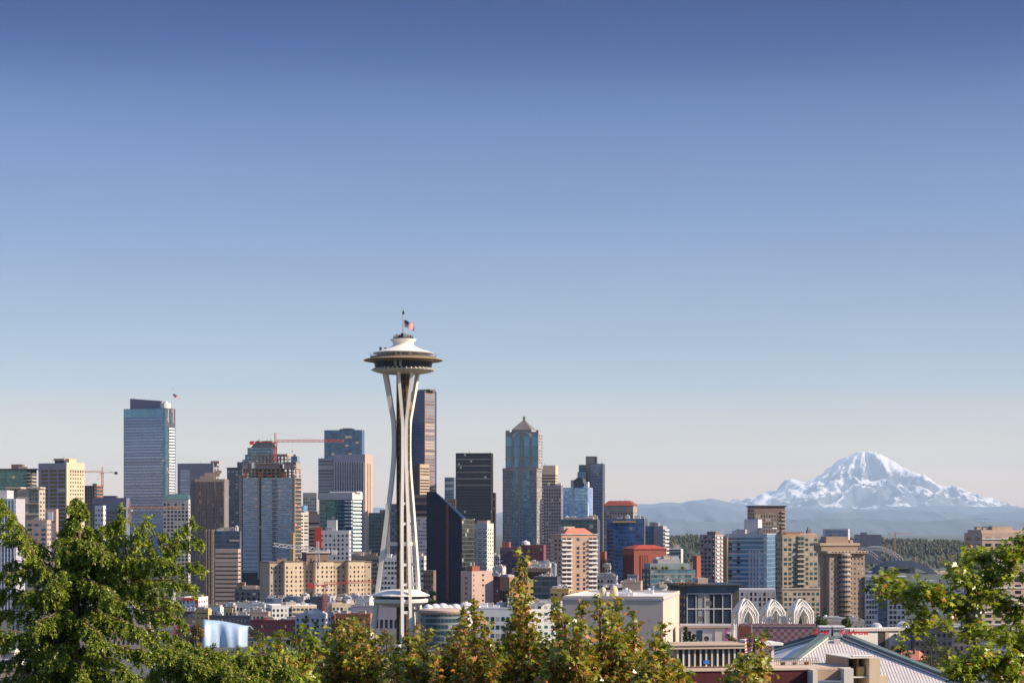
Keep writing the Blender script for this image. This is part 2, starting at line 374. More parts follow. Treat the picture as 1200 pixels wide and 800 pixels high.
def rockm(name, rock, snow, lo, hi, nscale):
    m, nt, p = nodes_of(name)
    g = nd(nt, 'ShaderNodeNewGeometry'); s = nd(nt, 'ShaderNodeSeparateXYZ'); nt.links.new(g.outputs['Position'], s.inputs[0])
    n = noisetex(nt, nscale, 8, .68, vec=g.outputs['Position']); n2 = noisetex(nt, nscale * 4, 5, .65, vec=g.outputs['Position'])
    h = mth(nt, 'DIVIDE', mth(nt, 'SUBTRACT', s.outputs[2], lo), hi - lo)
    sn = nd(nt, 'ShaderNodeSeparateXYZ'); nt.links.new(g.outputs['Normal'], sn.inputs[0])
    e = mth(nt, 'ADD', mth(nt, 'ADD', h, mth(nt, 'MULTIPLY', mth(nt, 'SUBTRACT', n, .5), 2.6)), mth(nt, 'MULTIPLY', mth(nt, 'SUBTRACT', n2, .5), 1.3))
    e = mth(nt, 'ADD', e, mth(nt, 'MULTIPLY', mth(nt, 'SUBTRACT', sn.outputs[2], .80), 1.6))
    f = mapr(nt, e, .36, .56, 0, 1)
    nt.links.new(mixc(nt, f, rock, snow), p.inputs['Base Color']); p.inputs['Roughness'].default_value = .9; p.inputs['Specular IOR Level'].default_value = .1
    return m
def rainier():
    D = 95000.0; k = D / F; cx = (1012 - HX) * k
    PL = [(0, 92), (10, 91), (27, 82), (52, 64), (72, 54), (82, 50), (94, 48), (112, 42), (140, 35), (165, 29), (200, 18), (280, 0)]
    PR = [(0, 92), (12, 91.5), (18, 89), (33, 80), (53, 68), (73, 58), (93, 48), (113, 42), (138, 36), (168, 28), (190, 22), (230, 10), (290, 0)]
    def h(px, py):
        r = math.hypot(px, py); a = math.atan2(py, px); wr = .5 + .5 * math.cos(a)
        base = wr * interp(r, PR) + (1 - wr) * interp(r, PL)
        q = Vector((math.cos(a) * 2.6, math.sin(a) * 2.6, r * .012))
        rg = mnoise.ridged_multi_fractal(q * 1.7, 1.0, 2.1, 4, 1.0, 2.0) - 1.0
        fb = mnoise.fractal(Vector((px * .035, py * .035, 3.3)), 1.0, 2.0, 6)
        amp = min(1, r / 40) * min(1, max(0, 260 - r) / 120)
        base += amp * (rg * 10.5 + fb * 10.0) * (1 - .6 * abs(math.cos(a)) ** 6)
        base += 8 * math.exp(-((px + 94) ** 2 / 110 + (py + 5) ** 2 / 500)) + 4 * math.exp(-((px + 84) ** 2 / 160 + (py + 15) ** 2 / 700))
        return max(base, -3)
    b = MB(); n, mm = 300, 150; xs = np.linspace(-290, 290, n); ys = np.linspace(-290, 200, mm)
    b.v = [(cx + x * k, D + y * k, CZ - 40 + h(x, y) * k) for y in ys for x in xs]
    b.f = [(j * n + i, j * n + i + 1, (j + 1) * n + i + 1, (j + 1) * n + i) for j in range(mm - 1) for i in range(n - 1)]; b.m = [0] * len(b.f)
    b.build('snow_mountain', rockm('volcano_rock_and_snow', (.16, .165, .18), (.95, .91, .86), 700, 3000, .0003), kind='structure', smooth=True)
rainier()
def ridge(name, D, prof, depth, seed, mat, amp, step=3):
    k = D / F; xs = np.arange(prof[0][0], prof[-1][0] + .1, step); rows = 13; b = MB(); n = len(xs)
    for j in range(rows):
        t = j / (rows - 1) * 2 - 1
        for x in xs:
            y = interp(x, prof); nz = mnoise.fractal(Vector((x * .02 * amp, seed, t * 1.5)), 1.0, 2.0, 5)
            hh = (HY - y) + nz * 3.0
            fall = max(0, 1 - abs(t)) ** .8 if abs(t) < 1 else 0
            b.v.append(((x - HX) * k + nz * 40, D + t * depth + nz * depth * .25, CZ - 97 + (hh * k + 97) * fall))
    b.f = [(j * n + i, j * n + i + 1, (j + 1) * n + i + 1, (j + 1) * n + i) for j in range(rows - 1) for i in range(n - 1)]; b.m = [0] * len(b.f)
    return b.build(name, mat, kind='structure', smooth=True)
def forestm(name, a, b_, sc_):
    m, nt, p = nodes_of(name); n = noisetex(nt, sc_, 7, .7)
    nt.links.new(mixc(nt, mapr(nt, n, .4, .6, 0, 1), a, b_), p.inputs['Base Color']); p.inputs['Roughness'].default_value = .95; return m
fm1 = forestm('far_forest_hazed', (.06, .08, .105), (.09, .112, .135), .0006)  # forest tone shifted pale blue, part of the haze is put into it
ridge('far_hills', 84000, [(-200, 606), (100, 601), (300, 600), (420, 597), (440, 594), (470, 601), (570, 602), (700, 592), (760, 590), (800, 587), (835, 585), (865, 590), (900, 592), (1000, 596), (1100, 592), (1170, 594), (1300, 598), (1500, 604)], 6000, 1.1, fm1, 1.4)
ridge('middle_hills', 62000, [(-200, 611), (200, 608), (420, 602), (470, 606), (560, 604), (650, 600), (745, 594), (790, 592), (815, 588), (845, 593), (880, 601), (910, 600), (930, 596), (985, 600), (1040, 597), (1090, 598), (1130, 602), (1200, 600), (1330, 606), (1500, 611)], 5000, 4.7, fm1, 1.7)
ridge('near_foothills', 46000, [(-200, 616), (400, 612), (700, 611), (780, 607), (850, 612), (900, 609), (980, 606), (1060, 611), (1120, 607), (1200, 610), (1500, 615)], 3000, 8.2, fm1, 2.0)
bh = forestm('wooded_hill_ground', (.03, .05, .022), (.07, .085, .04), .01)
def beacon():
    """wooded residential hill four to five miles out, right of the towers"""
    prof = [(640, 668), (700, 650), (760, 633), (800, 627), (840, 629), (880, 632), (960, 633), (1000, 630), (1050, 632), (1110, 634), (1150, 638), (1200, 645), (1300, 660)]
    D0, D1 = 5200.0, 7400.0; b = MB(); xs = np.arange(640, 1301, 6); rows = 14; n = len(xs)
    def hh(px, t):
        zt = Zat(interp(px, prof) + 3, D1); nz = mnoise.fractal(Vector((px * .02, t * 3, 2.2)), 1, 2, 4)
        s = t * t * (3 - 2 * t); return -36 + (zt + 36) * s * (1 + .10 * nz * (1 - t)) if t <= 1 else -36 + (zt + 36) * max(0, 1 - (t - 1) * 3)
    for j in range(rows):
        t = j / (rows - 1) * 1.34
        for px in xs: b.v.append(((px - HX) / F * D1, D0 + (D1 - D0) * t, hh(px, t)))
    b.f = [(j * n + i, j * n + i + 1, (j + 1) * n + i + 1, (j + 1) * n + i) for j in range(rows - 1) for i in range(n - 1)]; b.m = [0] * len(b.f)
    b.build('wooded_hill', bh, kind='structure', smooth=True)
    # the wood that covers it reads as one mass
    V, Fc = MB(), 0
    for i in range(5200):
        t = random.random() ** .7; px = random.uniform(650, 1290); x = (px - HX) / F * D1; y = D0 + (D1 - D0) * t
        if mnoise.noise(Vector((px * .03, t * 5, 9))) < -.28: continue
        z = hh(px, t) - 1; r = random.uniform(3.5, 8); hgt = random.uniform(9, 20); conif = random.random() < .35
        ring = []
        for (rr, zz) in (((.55, 0.05), (.5, .35), (.22, .7)) if conif else ((.6, .1), (1.0, .45), (.7, .8))):
            ring.append([(x + r * rr * random.uniform(.75, 1.25) * math.cos(a + i), y + r * rr * random.uniform(.75, 1.25) * math.sin(a + i), z + hgt * zz * random.uniform(.9, 1.1)) for a in (0, 1.257, 2.513, 3.77, 5.027)])
        vs = ring[0] + ring[1] + ring[2] + [(x, y, z + hgt * (1.1 if conif else .95))]
        fs = [(k * 5 + q, k * 5 + (q + 1) % 5, k * 5 + 5 + (q + 1) % 5, k * 5 + 5 + q) for k in range(2) for q in range(5)] + [(10 + q, 10 + (q + 1) % 5, 15) for q in range(5)]
        V.add(vs, fs)
    m, nt, p = nodes_of('hill_forest'); r = nd(nt, 'ShaderNodeNewGeometry').outputs['Random Per Island']
    pn = noisetex(nt, .004, 5, .65, vec=nd(nt, 'ShaderNodeNewGeometry').outputs['Position']); nt.links.new(mixc(nt, mapr(nt, pn, .42, .62, 0, 1), mixc(nt, r, (.014, .03, .022), (.05, .065, .03)), mixc(nt, r, (.05, .05, .025), (.13, .10, .05))), p.inputs['Base Color']); p.inputs['Roughness'].default_value = .95
    V.build('forest', m, kind='stuff')
    # pale houses and long sheds among the trees
    cols = [M['white'], M['offwhite'], M['cream'], M['pinktan'], M['palegrey']]
    spots = [(787, 640), (799, 639), (806, 642), (816, 660), (1041, 637), (1049, 639), (1057, 641), (1062, 643), (1069, 644), (1090, 637), (1126, 648), (1036, 646), (829, 641), (1110, 655), (1078, 652)]
    desc = ['tiny white house among trees on the far wooded hill, left of the others', 'tiny pale house with low roof on the far hill beside a white one', 'cream house on the far hill above green slope', 'small tan house at the foot of the wooded hill', 'far white house on the hill left of the stadium crane',
            'far small plain house on the hill under the skyline', 'far pale house in a row on the hill above the arch', 'far beige house on the hill slope among dark trees', 'bright white house highest above the stadium arch right end', 'far house alone near the hill crest on the right', 'far house low on the hill right of the stadium', 'far grey house just above the stadium trusses', 'far house behind the balcony tower on the hill', 'far house near the rail yards below the hill', 'far house halfway down the hill over the arch']
    for i, (px, py) in enumerate(spots):
        t = min(1, max(.15, (676 - py) / 42)); D = D0 + (D1 - D0) * t; x = (px - HX) / F * D; z = Zat(py, D); e = empty('hill_house', (x, D - 20, z - 9), random.uniform(-.4, .4), desc[i], 'house', 'houses on the far wooded hill')
        w = random.uniform(7, 13); MB().box(-w / 2, w / 2, -5, 5, 0, 8.5).build('wall', cols[i % 5], e)
        MB().hip(-w / 2 - .5, w / 2 + .5, -5.5, 5.5, 8.5, 11.5, 2, 5, 0).build('roof', M['gravel'] if i % 3 else M['coralroof'], e)
beacon()
# ------------------------------------------------------------ haze: one closed box of thin air round everything
def haze():
    m = bpy.data.materials.new('thin_haze'); m.use_nodes = True; nt = m.node_tree; nt.nodes.remove(nt.nodes['Principled BSDF'])
    v = nd(nt, 'ShaderNodeVolumePrincipled'); v.inputs['Color'].default_value = (.60, .79, 1.0, 1)
    v.inputs['Density'].default_value = 1.25e-5; v.inputs['Anisotropy'].default_value = 0.0
    nt.links.new(v.outputs[0], nt.nodes['Material Output'].inputs['Volume'])
    MB().box(-39500, 45500, -2980, 119000, -37, 3800).build('haze', m, kind='stuff')
haze()
# ------------------------------------------------------------ towers, left to right
# far-left teal office tower
b = Bld('office_tower', 'teal glass tower with overhanging dark roof slab at far left edge of skyline', -30, 36, 43, 550, 2300, 6, M['darkgrey'])
cm = curtm('teal_curtain', (.045, .13, .15), (.10, .15, .15), 3.0, 3.7, .3, .07)
b.curt('front', cm, (0, .93)); b.grid('right', 'balcony', M['beige'], 1, 3.7, .8, .35, t=.9); b.grid('front', 'balcony', M['beige'], 1, 3.7, .8, .3, u=(.93, 1), t=.9)
b.block('roof_slab', M['slate'], -30, 44, 548.7, None, -.03, 1.03); b.block('penthouse', M['brown'], 11, 24, 543.5, None, .3, .7); b.block('roof_unit', M['beige'], 20, 31, 546.5, None, .2, .5)
# white finned tower
b = Bld('apartment_tower', 'slim white finned tower with blue glass strips at far left behind conifer', -16, 18.5, 20, 584, 1500, 4, M['lilac'], depth=22)
b.curt('front', curtm('blue_strip_glass', (.09, .17, .28), (.30, .33, .40), 1.6, 3.4, .3, .05)); b.grid('front', 'fin', M['palegrey'], 9, b.h - 3, .22, 1, t=.5, z=(2, b.h - 1))
b.block('penthouse', M['palegrey'], -16, 6, 574, None, .2, .9)
# concrete framed glass boxes
b = Bld('condominium', 'beige concrete tower with two tall glass boxes under thin flat canopies', 8, 46, 53, 573, 1800, 6, M['beige'])
b.block('canopy', M['beige'], 7, 25, 570.3, 572.3, -.10, .8); b.block('canopy', M['beige'], 31, 48, 570.3, 572.3, -.10, .8)
for u, za, zb in (((.02, .33), 573.6, 583), ((.69, .97), 573.6, 589), ((.69, .97), 591, 601), ((.02, .5), 603.5, 640)):
    b.curt('front', curtm('grey_box_glass', (.05, .085, .12), (.30, .28, .26), 2.2, 3.4, .12, .07), u, (b.lz(zb), b.lz(za)), name='glass_box')
b.block('balcony', M['beige'], 29, 46, 589.2, 590.3, -.12, .0); b.block('balcony', M['beige'], 24, 46, 602, 603.3, -.12, .0); b.grid('right', 'window', G['blue'], 2, 3.6, .5, .5)
b = Bld('condominium', 'pale concrete block stepping down beside the tower with canopied glass boxes', 53, 66, 68.5, 596, 1790, 8, M['pinktan'])
b.grid('front', 'window', G['pale'], 2, 3.6, .55, .45, z=(2, b.h - 5)); b.block('bay', M['white'], 56, 62, 600, 610, -.12, .0)
b = Bld('condominium', 'low pinkish block of broad windows in front of the canopied tower', 31, 55, 60, 609, 1650, 8, M['pinktan'])
b.grid('front', 'window', G['blue'], 3, 3.6, .6, .5); b.grid('right', 'window', G['blue'], 2, 3.6, .5, .5)
# tan bank tower with notched top
b = Bld('office_tower', 'dark fronted tan tower with slotted cornice and lit cream side', 45, 78, 98.5, 542, 2200, 33, wallm('violet_tan', (.44, .37, .38)))
b.grid('front', 'window_band', G['black'], 3, 4.0, .80, .60, u=(.08, .98), z=(2, b.lz(549)), t=.1)
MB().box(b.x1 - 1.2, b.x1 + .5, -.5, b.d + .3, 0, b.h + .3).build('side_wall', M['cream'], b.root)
rr = (b.x0, b.x1 + .5, 0, b.d); b.grid('right', 'window', G['dark'], 6, 4.0, .48, .45, u=(.15, .98), z=(2, b.lz(553.5)), r=rr); b.grid('right', 'slot', G['black'], 6, 4, .5, .9, u=(.15, .98), z=(b.lz(553.5), b.lz(550)), r=rr)
b.block('penthouse', M['slate'], 60, 71, 539, None, .2, .6); b.block('penthouse_roof', M['pinktan'], 59.5, 72, 536.6, 539, .15, .75); b.block('penthouse', M['cream'], 71, 77, 537, None, .2, .6); b.mast(64.5, 533, 537); b.mast(75, 534, 537)
b = Bld('concrete_frame', 'unfinished orange and grey concrete frame building beside tan tower', 98, 113, 121, 569, 2600, 20, M['slate'])
FO = wallm('form_timber', (.36, .19, .12), .3); b.grid('front', 'floor_slab', FO, 1, 4.2, 1, .25, z=(5, b.h + 2), t=1.0); b.grid('right', 'floor_slab', FO, 1, 4.2, 1, .3, z=(5, b.h + 2), t=1.0); b.grid('front', 'column', M['tan'], 5, b.h, .15, 1, z=(1, b.h), t=.8)
b.block('core', M['tan'], 106, 111, 566, None, .3, .6)
b = Bld('office_block', 'wide blue violet office block with dark ribbon windows beside tall glass tower', 109, 148, 152, 583, 2400, 10, wallm('blue_violet_panels', (.16, .17, .25)))
b.grid('front', 'window_band', G['blue'], 1, 4.2, .96, .5, z=(2, b.h - 6), t=.08); b.block('penthouse', M['slate'], 120, 135, 580.5); 
b = Bld('office_block', 'small white stepped block half hidden by the conifer top', 111, 121, 124, 592, 1700, 25, M['white']); b.grid('front', 'window', G['dark'], 3, 3.8, .5, .45); b.grid('right', 'window', G['dark'], 2, 3.8, .5, .45)
# tall lilac-blue tower with slanted crown
b = Bld('skyscraper', 'tall lilac blue glass skyscraper with slanting crown on the left of skyline', 145, 194, 205.5, 477.8, 2900, 24, M['slate'])
b.curt('front', curtm('lilac_curtain', (.14, .20, .33), (.30, .29, .42), 60, 4.0, .30, .0, metal=.5, var=.25), (.04, .92), (2, b.lz(488)))
b.curt('front', curtm('blue_frame_curtain', (.09, .20, .30), (.10, .14, .2), 13, 12, .02, .03, metal=.5), (0, 1), (b.lz(488), b.h - .3), name='crown_band', off=.16); b.curt('front', curtm('blue_edge_curtain', (.08, .19, .29), (.1, .14, .2), 13, 4, .1, .03, metal=.5), (.92, 1), (2, b.lz(488)), off=.15, name='corner_strip'); b.curt('front', MATS['blue_edge_curtain'], (0, .04), (2, b.lz(488)), off=.15, name='corner_strip')
b.grid('right', 'balcony', M['white'], 1, 4.0, .75, .55, u=(.22, .98), z=(2, b.lz(500)), t=.9); b.curt('right', curtm('dark_side', (.05, .1, .16), (.1, .12, .16), 3, 4, .2, .05), (0, 1), (2, b.lz(500)), off=.1)
b.curt('right', MATS['dark_side'], (.15, .8), (b.lz(495), b.lz(480)), name='sky_lobby'); b.grid('right', 'corner_post', M['pinktan'], 2, 20, .12, 1, u=(0, 1), z=(b.lz(495), b.h), t=.4)
x0, x1 = b.lx(151), b.lx(188); MB().prism([(x0, 3), (x1, 3), (x1, b.d * .8), (x0, b.d * .8)], b.h - .05, [b.lz(465.5), b.lz(469.3), b.lz(469.3), b.lz(465.5)]).build('crown', wallm('violet_grey_crown', (.25, .23, .30), .05), b.root)
MB().lathe([(7, b.h), (7, b.lz(472)), (0.1, b.lz(471.8))], 20, cx=b.lx(190), cy=8).build('drum', M['white'], b.root); b.block('penthouse', M['white'], 186.5, 191, 469.8, None, .3, .5)
def flag_mesh(w, h, seed=0):
    """waving striped flag with a starred blue canton, hanging limp to one side"""
    m = MB(); n = 12; ny = 13
    P = lambda u, v: (w * (u * .93), .10 * w * math.sin(u * 7 + seed + v * 1.2) * (.3 + u), -h * v - w * .42 * u ** 1.3 + .03 * w * math.sin(u * 9))
    for side in (0, 1):
        for i in range(n):
            for j in range(ny):
                u0, u1, v0, v1 = i / n, (i + 1) / n, j / ny, (j + 1) / ny; q = [P(u0, v0), P(u0, v1), P(u1, v1), P(u1, v0)]
                if side: q = [(a, b2 + .012 * w, c) for a, b2, c in q][::-1]
                m.add(q, [(0, 1, 2, 3)], 2 if (u0 < .4 and j < 7) else (j % 2))
    for i in range(5):
        for j in range(4):
            u, v = .05 + i * .075, .07 + j * .12; a, b2, c = P(u, v); r = w * .011
            m.add([(a + r * math.cos(t) * (1 if k % 2 else .45), b2 - .006 * w, c + r * math.sin(t) * (1 if k % 2 else .45)) for k, t in enumerate([q * PI / 5 for q in range(10)])], [tuple(range(10))], 1)
    return m
FL = [metalm('flag_red', (.55, .05, .05), .8), metalm('flag_white', (.75, .70, .68), .8), metalm('flag_blue', (.03, .04, .16), .8)]
def flagpole(px, top, bottom, D, w, h, fy, label, ball=False, r=.22, flag_rz=0.0, group=None):
    p = W(px, bottom, D); e = empty('flagpole', p, 0, label, 'flagpole', group); L = (bottom - top) / F * D
    pl = MB().tube((0, 0, 0), (0, 0, L), r, r * .5, 8).build('pole', M['white'], e)
    b = MB().lathe([(.001, L), (r * 2, L + r), (r * 2.4, L + r * 2.4), (r * 1.6, L + r * 4), (.001, L + r * 4.6)], 12); b.build('finial', metalm('brass', (.55, .33, .08), .3, .9), pl)
    o = flag_mesh(w, h).build('flag', FL, e); o.location = (r, 0, L - (fy - top) / F * D); o.rotation_euler = (0, 0, flag_rz)
    return e
flagpole(202.4, 456, 477, 2893, 8, 4.3, 461, 'thin flagpole with waving flag on the slanted lilac skyscraper', r=.3)
b = Bld('office_tower', 'flat topped grey office tower behind green roofed block', 208, 250, 257, 542.5, 2700, 14, wallm('rose_grey', (.33, .30, .32), .06))
b.curt('front', curtm('pale_band_glass', (.22, .27, .34), (.50, .48, .50), 60, 4, .5, 0, metal=.3), (.08, .34), (4, b.lz(550))); b.grid('right', 'window', G['dark'], 2, 4, .5, .5); b.block('penthouse', M['pinktan'], 246, 256, 544.8 - 5, None, .1, .6); b.mast(231, 539, 543)
b = Bld('office_block', 'white gridded block with green hipped copper roof', 191, 221, 226, 584.5, 2300, 10, M['offwhite'])
b.grid('front', 'window', G['dark'], 7, 3.9, .62, .62, z=(2, b.h - 4)); b.grid('right', 'window', G['dark'], 3, 3.9, .55, .6, z=(2, b.h - 4)); MB().hip(b.x0 - .6, b.x1 + .6, -.6, b.d + .6, b.h, b.lz(578), 5, 8).build('roof', M['greenroof'], b.root)
b = Bld('office_tower', 'brown grey tower with closely ribbed front and roof cooling plant', 223, 263, 268, 561, 2100, 8, wallm('brown_rib', (.23, .19, .18), .1))
b.curt('front', curtm('brown_rib_glass', (.07, .06, .065), (.26, .21, .20), 1.7, 3.9, .12, .45, metal=.2, var=.6, blind=.12), (.12, 1), (2, b.lz(564.5))); b.grid('front', 'fin', wallm('brown_rib', ()), 22, b.h, .16, 1, u=(.12, 1), z=(2, b.lz(564)), t=.6)
b.block('cornice', M['tan'], 228, 263.5, 561, 564, -.02, .0); b.block('cooling_plant', M['tan'], 233, 250, 557.5); b.block('cooling_plant', M['pinktan'], 238, 256, 553.5, 557.5, .3, .6); b.block('cooling_plant', M['tan'], 249, 258, 551, 553.5, .35, .5); b.mast(244, 550, 557)
b = Bld('apartment_tower', 'slim dark blue grey tower left of the unfinished tower', 266, 284, 292, 548.5, 2500, 12, wallm('blue_grey_stone', (.14, .15, .19)))
b.grid('front', 'window', G['blue'], 4, 3.7, .6, .5); b.block('shoulder', wallm('blue_grey_stone', ()), 277, 291, 541, None, .1, .9); b.block('cornice', M['slate'], 265.6, 284.4, 547.4, None, -.04, .9)
b = Bld('office_block', 'narrow brown corner block below the ribbed tower', 240, 250, 252, 620, 1800, 6, M['brown']); b.grid('front', 'fin', M['tan'], 3, b.h, .2, 1, z=(1, b.h), t=.5); b.grid('front', 'window', G['dark'], 3, 3.7, .5, .55)
b = Bld('parking_garage', 'tan parking garage of stacked concrete decks with dark openings', 252, 279, 282, 643, 1750, 7, M['pinktan']); b.grid('front', 'opening', G['black'], 1, 3.55, .97, .33, z=(1, b.h - 2), t=.05); b.grid('front', 'rail', M['tan'], 1, 3.55, .98, .06, z=(1.2, b.h - 1.8), t=.2); b.grid('right', 'opening', G['black'], 1, 3.55, .9, .33, z=(1, b.h - 2))
b = Bld('office_block', 'dark glass office block rising behind the tan parking decks', 251, 281, 283, 622, 1800, 6, M['slate']); b.curt('front', curtm('navy_curtain', (.05, .08, .13), (.09, .1, .13), 3.2, 3.7, .25, .08)); b.block('penthouse', M['beige'], 258, 272, 617.5); b.units(4, UN, 4); b.block('parapet_wall', M['pinktan'], 269, 282, 632, 634, -.08, -.01)
# stepped crown tower behind
b = Bld('skyscraper', 'stepped blue glass skyscraper with dark mansard crown behind unfinished tower', 284, 320, 327, 538, 2900, 15, M['slate'])
cm = curtm('step_curtain', (.10, .17, .26), (.14, .15, .18), 5, 4, .2, .12, metal=.5); b.curt('front', cm); b.curt('right', cm)
for i, (p0, p1, t0, t1) in enumerate(((286.5, 320, 532, 538), (289, 319, 524, 532))):
    b.block('setback', cm, p0, p1, t0, t1, .08 + .06 * i, .9 - .06 * i)
x0, x1 = b.lx(291.5), b.lx(320); MB().hip(x0, x1, 5, b.d - 5, b.lz(525), b.lz(516), 7, 7).build('mansard_roof', M['darkgrey'], b.root)
for px in (300, 309.5, 314): b.mast(px, 512, 517, .3)
# unfinished tower with red crane
b = Bld('unfinished_tower', 'blue glass tower under construction with bare concrete top floors', 281.5, 344, 353, 559, 1900, 14, M['darkgrey']); U = b; Dm = 1900
cm = curtm('new_blue_curtain', (.14, .25, .34), (.52, .52, .56), 2.6, 3.57, .40, .06, metal=.5, var=.5, blind=.1)
b.curt('front', cm, (.05, .34), (26, b.h - .2)); b.curt('front', cm, (.40, .97), (26, b.h - .2)); b.curt('front', curtm('recess_glass', (.02, .025, .035), (.10, .07, .06), 2.2, 3.57, .25, .1), (.34, .40), (26, b.h + 4), off=.05)
b.grid('front', 'slab_edge', M['palegrey'], 1, 3.57, 1, .20, u=(.05, .335), z=(26, b.h), t=.55); b.grid('front', 'slab_edge', M['palegrey'], 1, 3.57, 1, .20, u=(.40, .97), z=(26, b.h), t=.55)
b.curt('front', curtm('mid_strip_glass', (.05, .10, .18), (.2, .2, .25), 2.2, 3.57, .2, .1), (.60, .70), (26, b.h - 1), off=.16)
b.grid('front', 'floor_slab', M['pinktan'], 1, 3.57, .05, .16, u=(-.9, 1.0), z=(26, b.h), t=.3, cap=40); 
b.grid('right', 'floor_slab', M['tan'], 1, 3.57, 1, .18, z=(20, b.h + 12), t=.5, cap=80); b.grid('right', 'formwork', M['orangepaint'], 2, 3.57, .55, .45, z=(60, b.h + 12), t=.4, skip=lambda i, j: (j * 7 + i * 3) % 5 != 0)
b.grid('front', 'edge_panel', M['orangepaint'], 1, 3.57, .5, .4, u=(0, .05), z=(80, b.h + 10), t=.3, skip=lambda i, j: j % 3 != 2)
y0 = .05
for i, (za, p0, p1) in enumerate(((556, 281.5, 345), (552.3, 281.5, 345), (548.3, 281, 346))):
    MB().box(b.lx(p0), b.lx(p1), -.4, b.d + .4, b.lz(za) - .5, b.lz(za)).build('floor_slab', M['tan'], b.root)
for i in range(13):
    x = b.x0 + 1 + i * (b.w - 2) / 12
    for yy in (.6, b.d - .8): MB().box(x - .45, x + .45, yy, yy + .8, b.h - .2, b.lz(548.5)).build('column', M['tan'], b.root)
for i, (px, py) in enumerate(((288, 554), (305, 554.4), (305, 558), (333, 554.6), (333, 558.2), (287, 558), (316, 557))):
    MB().box(b.lx(px) - 2.2, b.lx(px) + 2.2, -.6, -.42, b.lz(py) - .8, b.lz(py) + .8).build('formwork', M['orangepaint'], b.root)
MB().box(b.lx(297), b.lx(325), 6, b.d - 6, b.h, b.lz(543.5)).build('core', M['grey'], b.root)
for za, zb in ((531.5, 534), (537, 538), (542, 543)): MB().box(b.lx(297), b.lx(335.5), 3, b.d - 5, b.lz(zb), b.lz(za)).build('roof_frame_beam', M['tan'], b.root)
for i in range(10):
    x = b.lx(297.3) + i * (b.lx(335) - b.lx(297.3)) / 9
    MB().box(x - .35, x + .35, 3.2, 4, b.lz(543.2), b.lz(533.8)).build('roof_frame_post', M['tan'], b.root); MB().box(x - .35, x + .35, b.d - 6, b.d - 5.2, b.lz(543.2), b.lz(533.8)).build('roof_frame_post', M['tan'], b.root)
for i in range(4): MB().tube((b.lx(311 + i * 4), 3.5, b.lz(541.8)), (b.lx(315 + i * 4), 3.5, b.lz(534.2)), .3).build('brace', M['rust'], b.root)
MB().box(b.lx(331), b.lx(345.2), 4, b.d - 3, b.lz(548.5), b.lz(541.5)).box(b.lx(332), b.lx(340), 3.9, 4, b.lz(547.8), b.lz(543)).build('upper_storey', M['grey'], b.root); MB().box(b.lx(329), b.lx(345.6), 3, b.d - 2, b.lz(541.5), b.lz(540.8)).build('upper_slab', M['tan'], b.root)
MB().box(b.lx(339), b.lx(346), 5, b.d - 8, b.lz(540.8), b.lz(534)).build('plant_room', wallm('blue_plant', (.20, .27, .40), .06), b.root); MB().box(b.lx(341), b.lx(344), 6, 9, b.lz(534), b.lz(532)).build('roof_unit', M['tan'], b.root)
MB().box(b.lx(283), b.lx(288), 3, b.d - 4, b.lz(548.3), b.lz(541)).build('stair_head', M['grey'], b.root)
for px, w_ in ((281.8, 1.2), (344, 1.4), (303.2, .7), (324, .5)): MB().box(b.lx(px) - w_, b.lx(px) + w_, -.5, .3, 20, b.lz(556)).build('column', M['tan'], b.root)
m_ = MB(); hx = b.lx(345); 
for k in range(12): m_.box(hx - 3.2, hx + .2, -2.6, -.7, b.lz(658) + k * (b.lz(624) - b.lz(658)) / 12, b.lz(658) + (k + .93) * (b.lz(624) - b.lz(658)) / 12)
m_.build('hoist', M['yellow'], b.root)
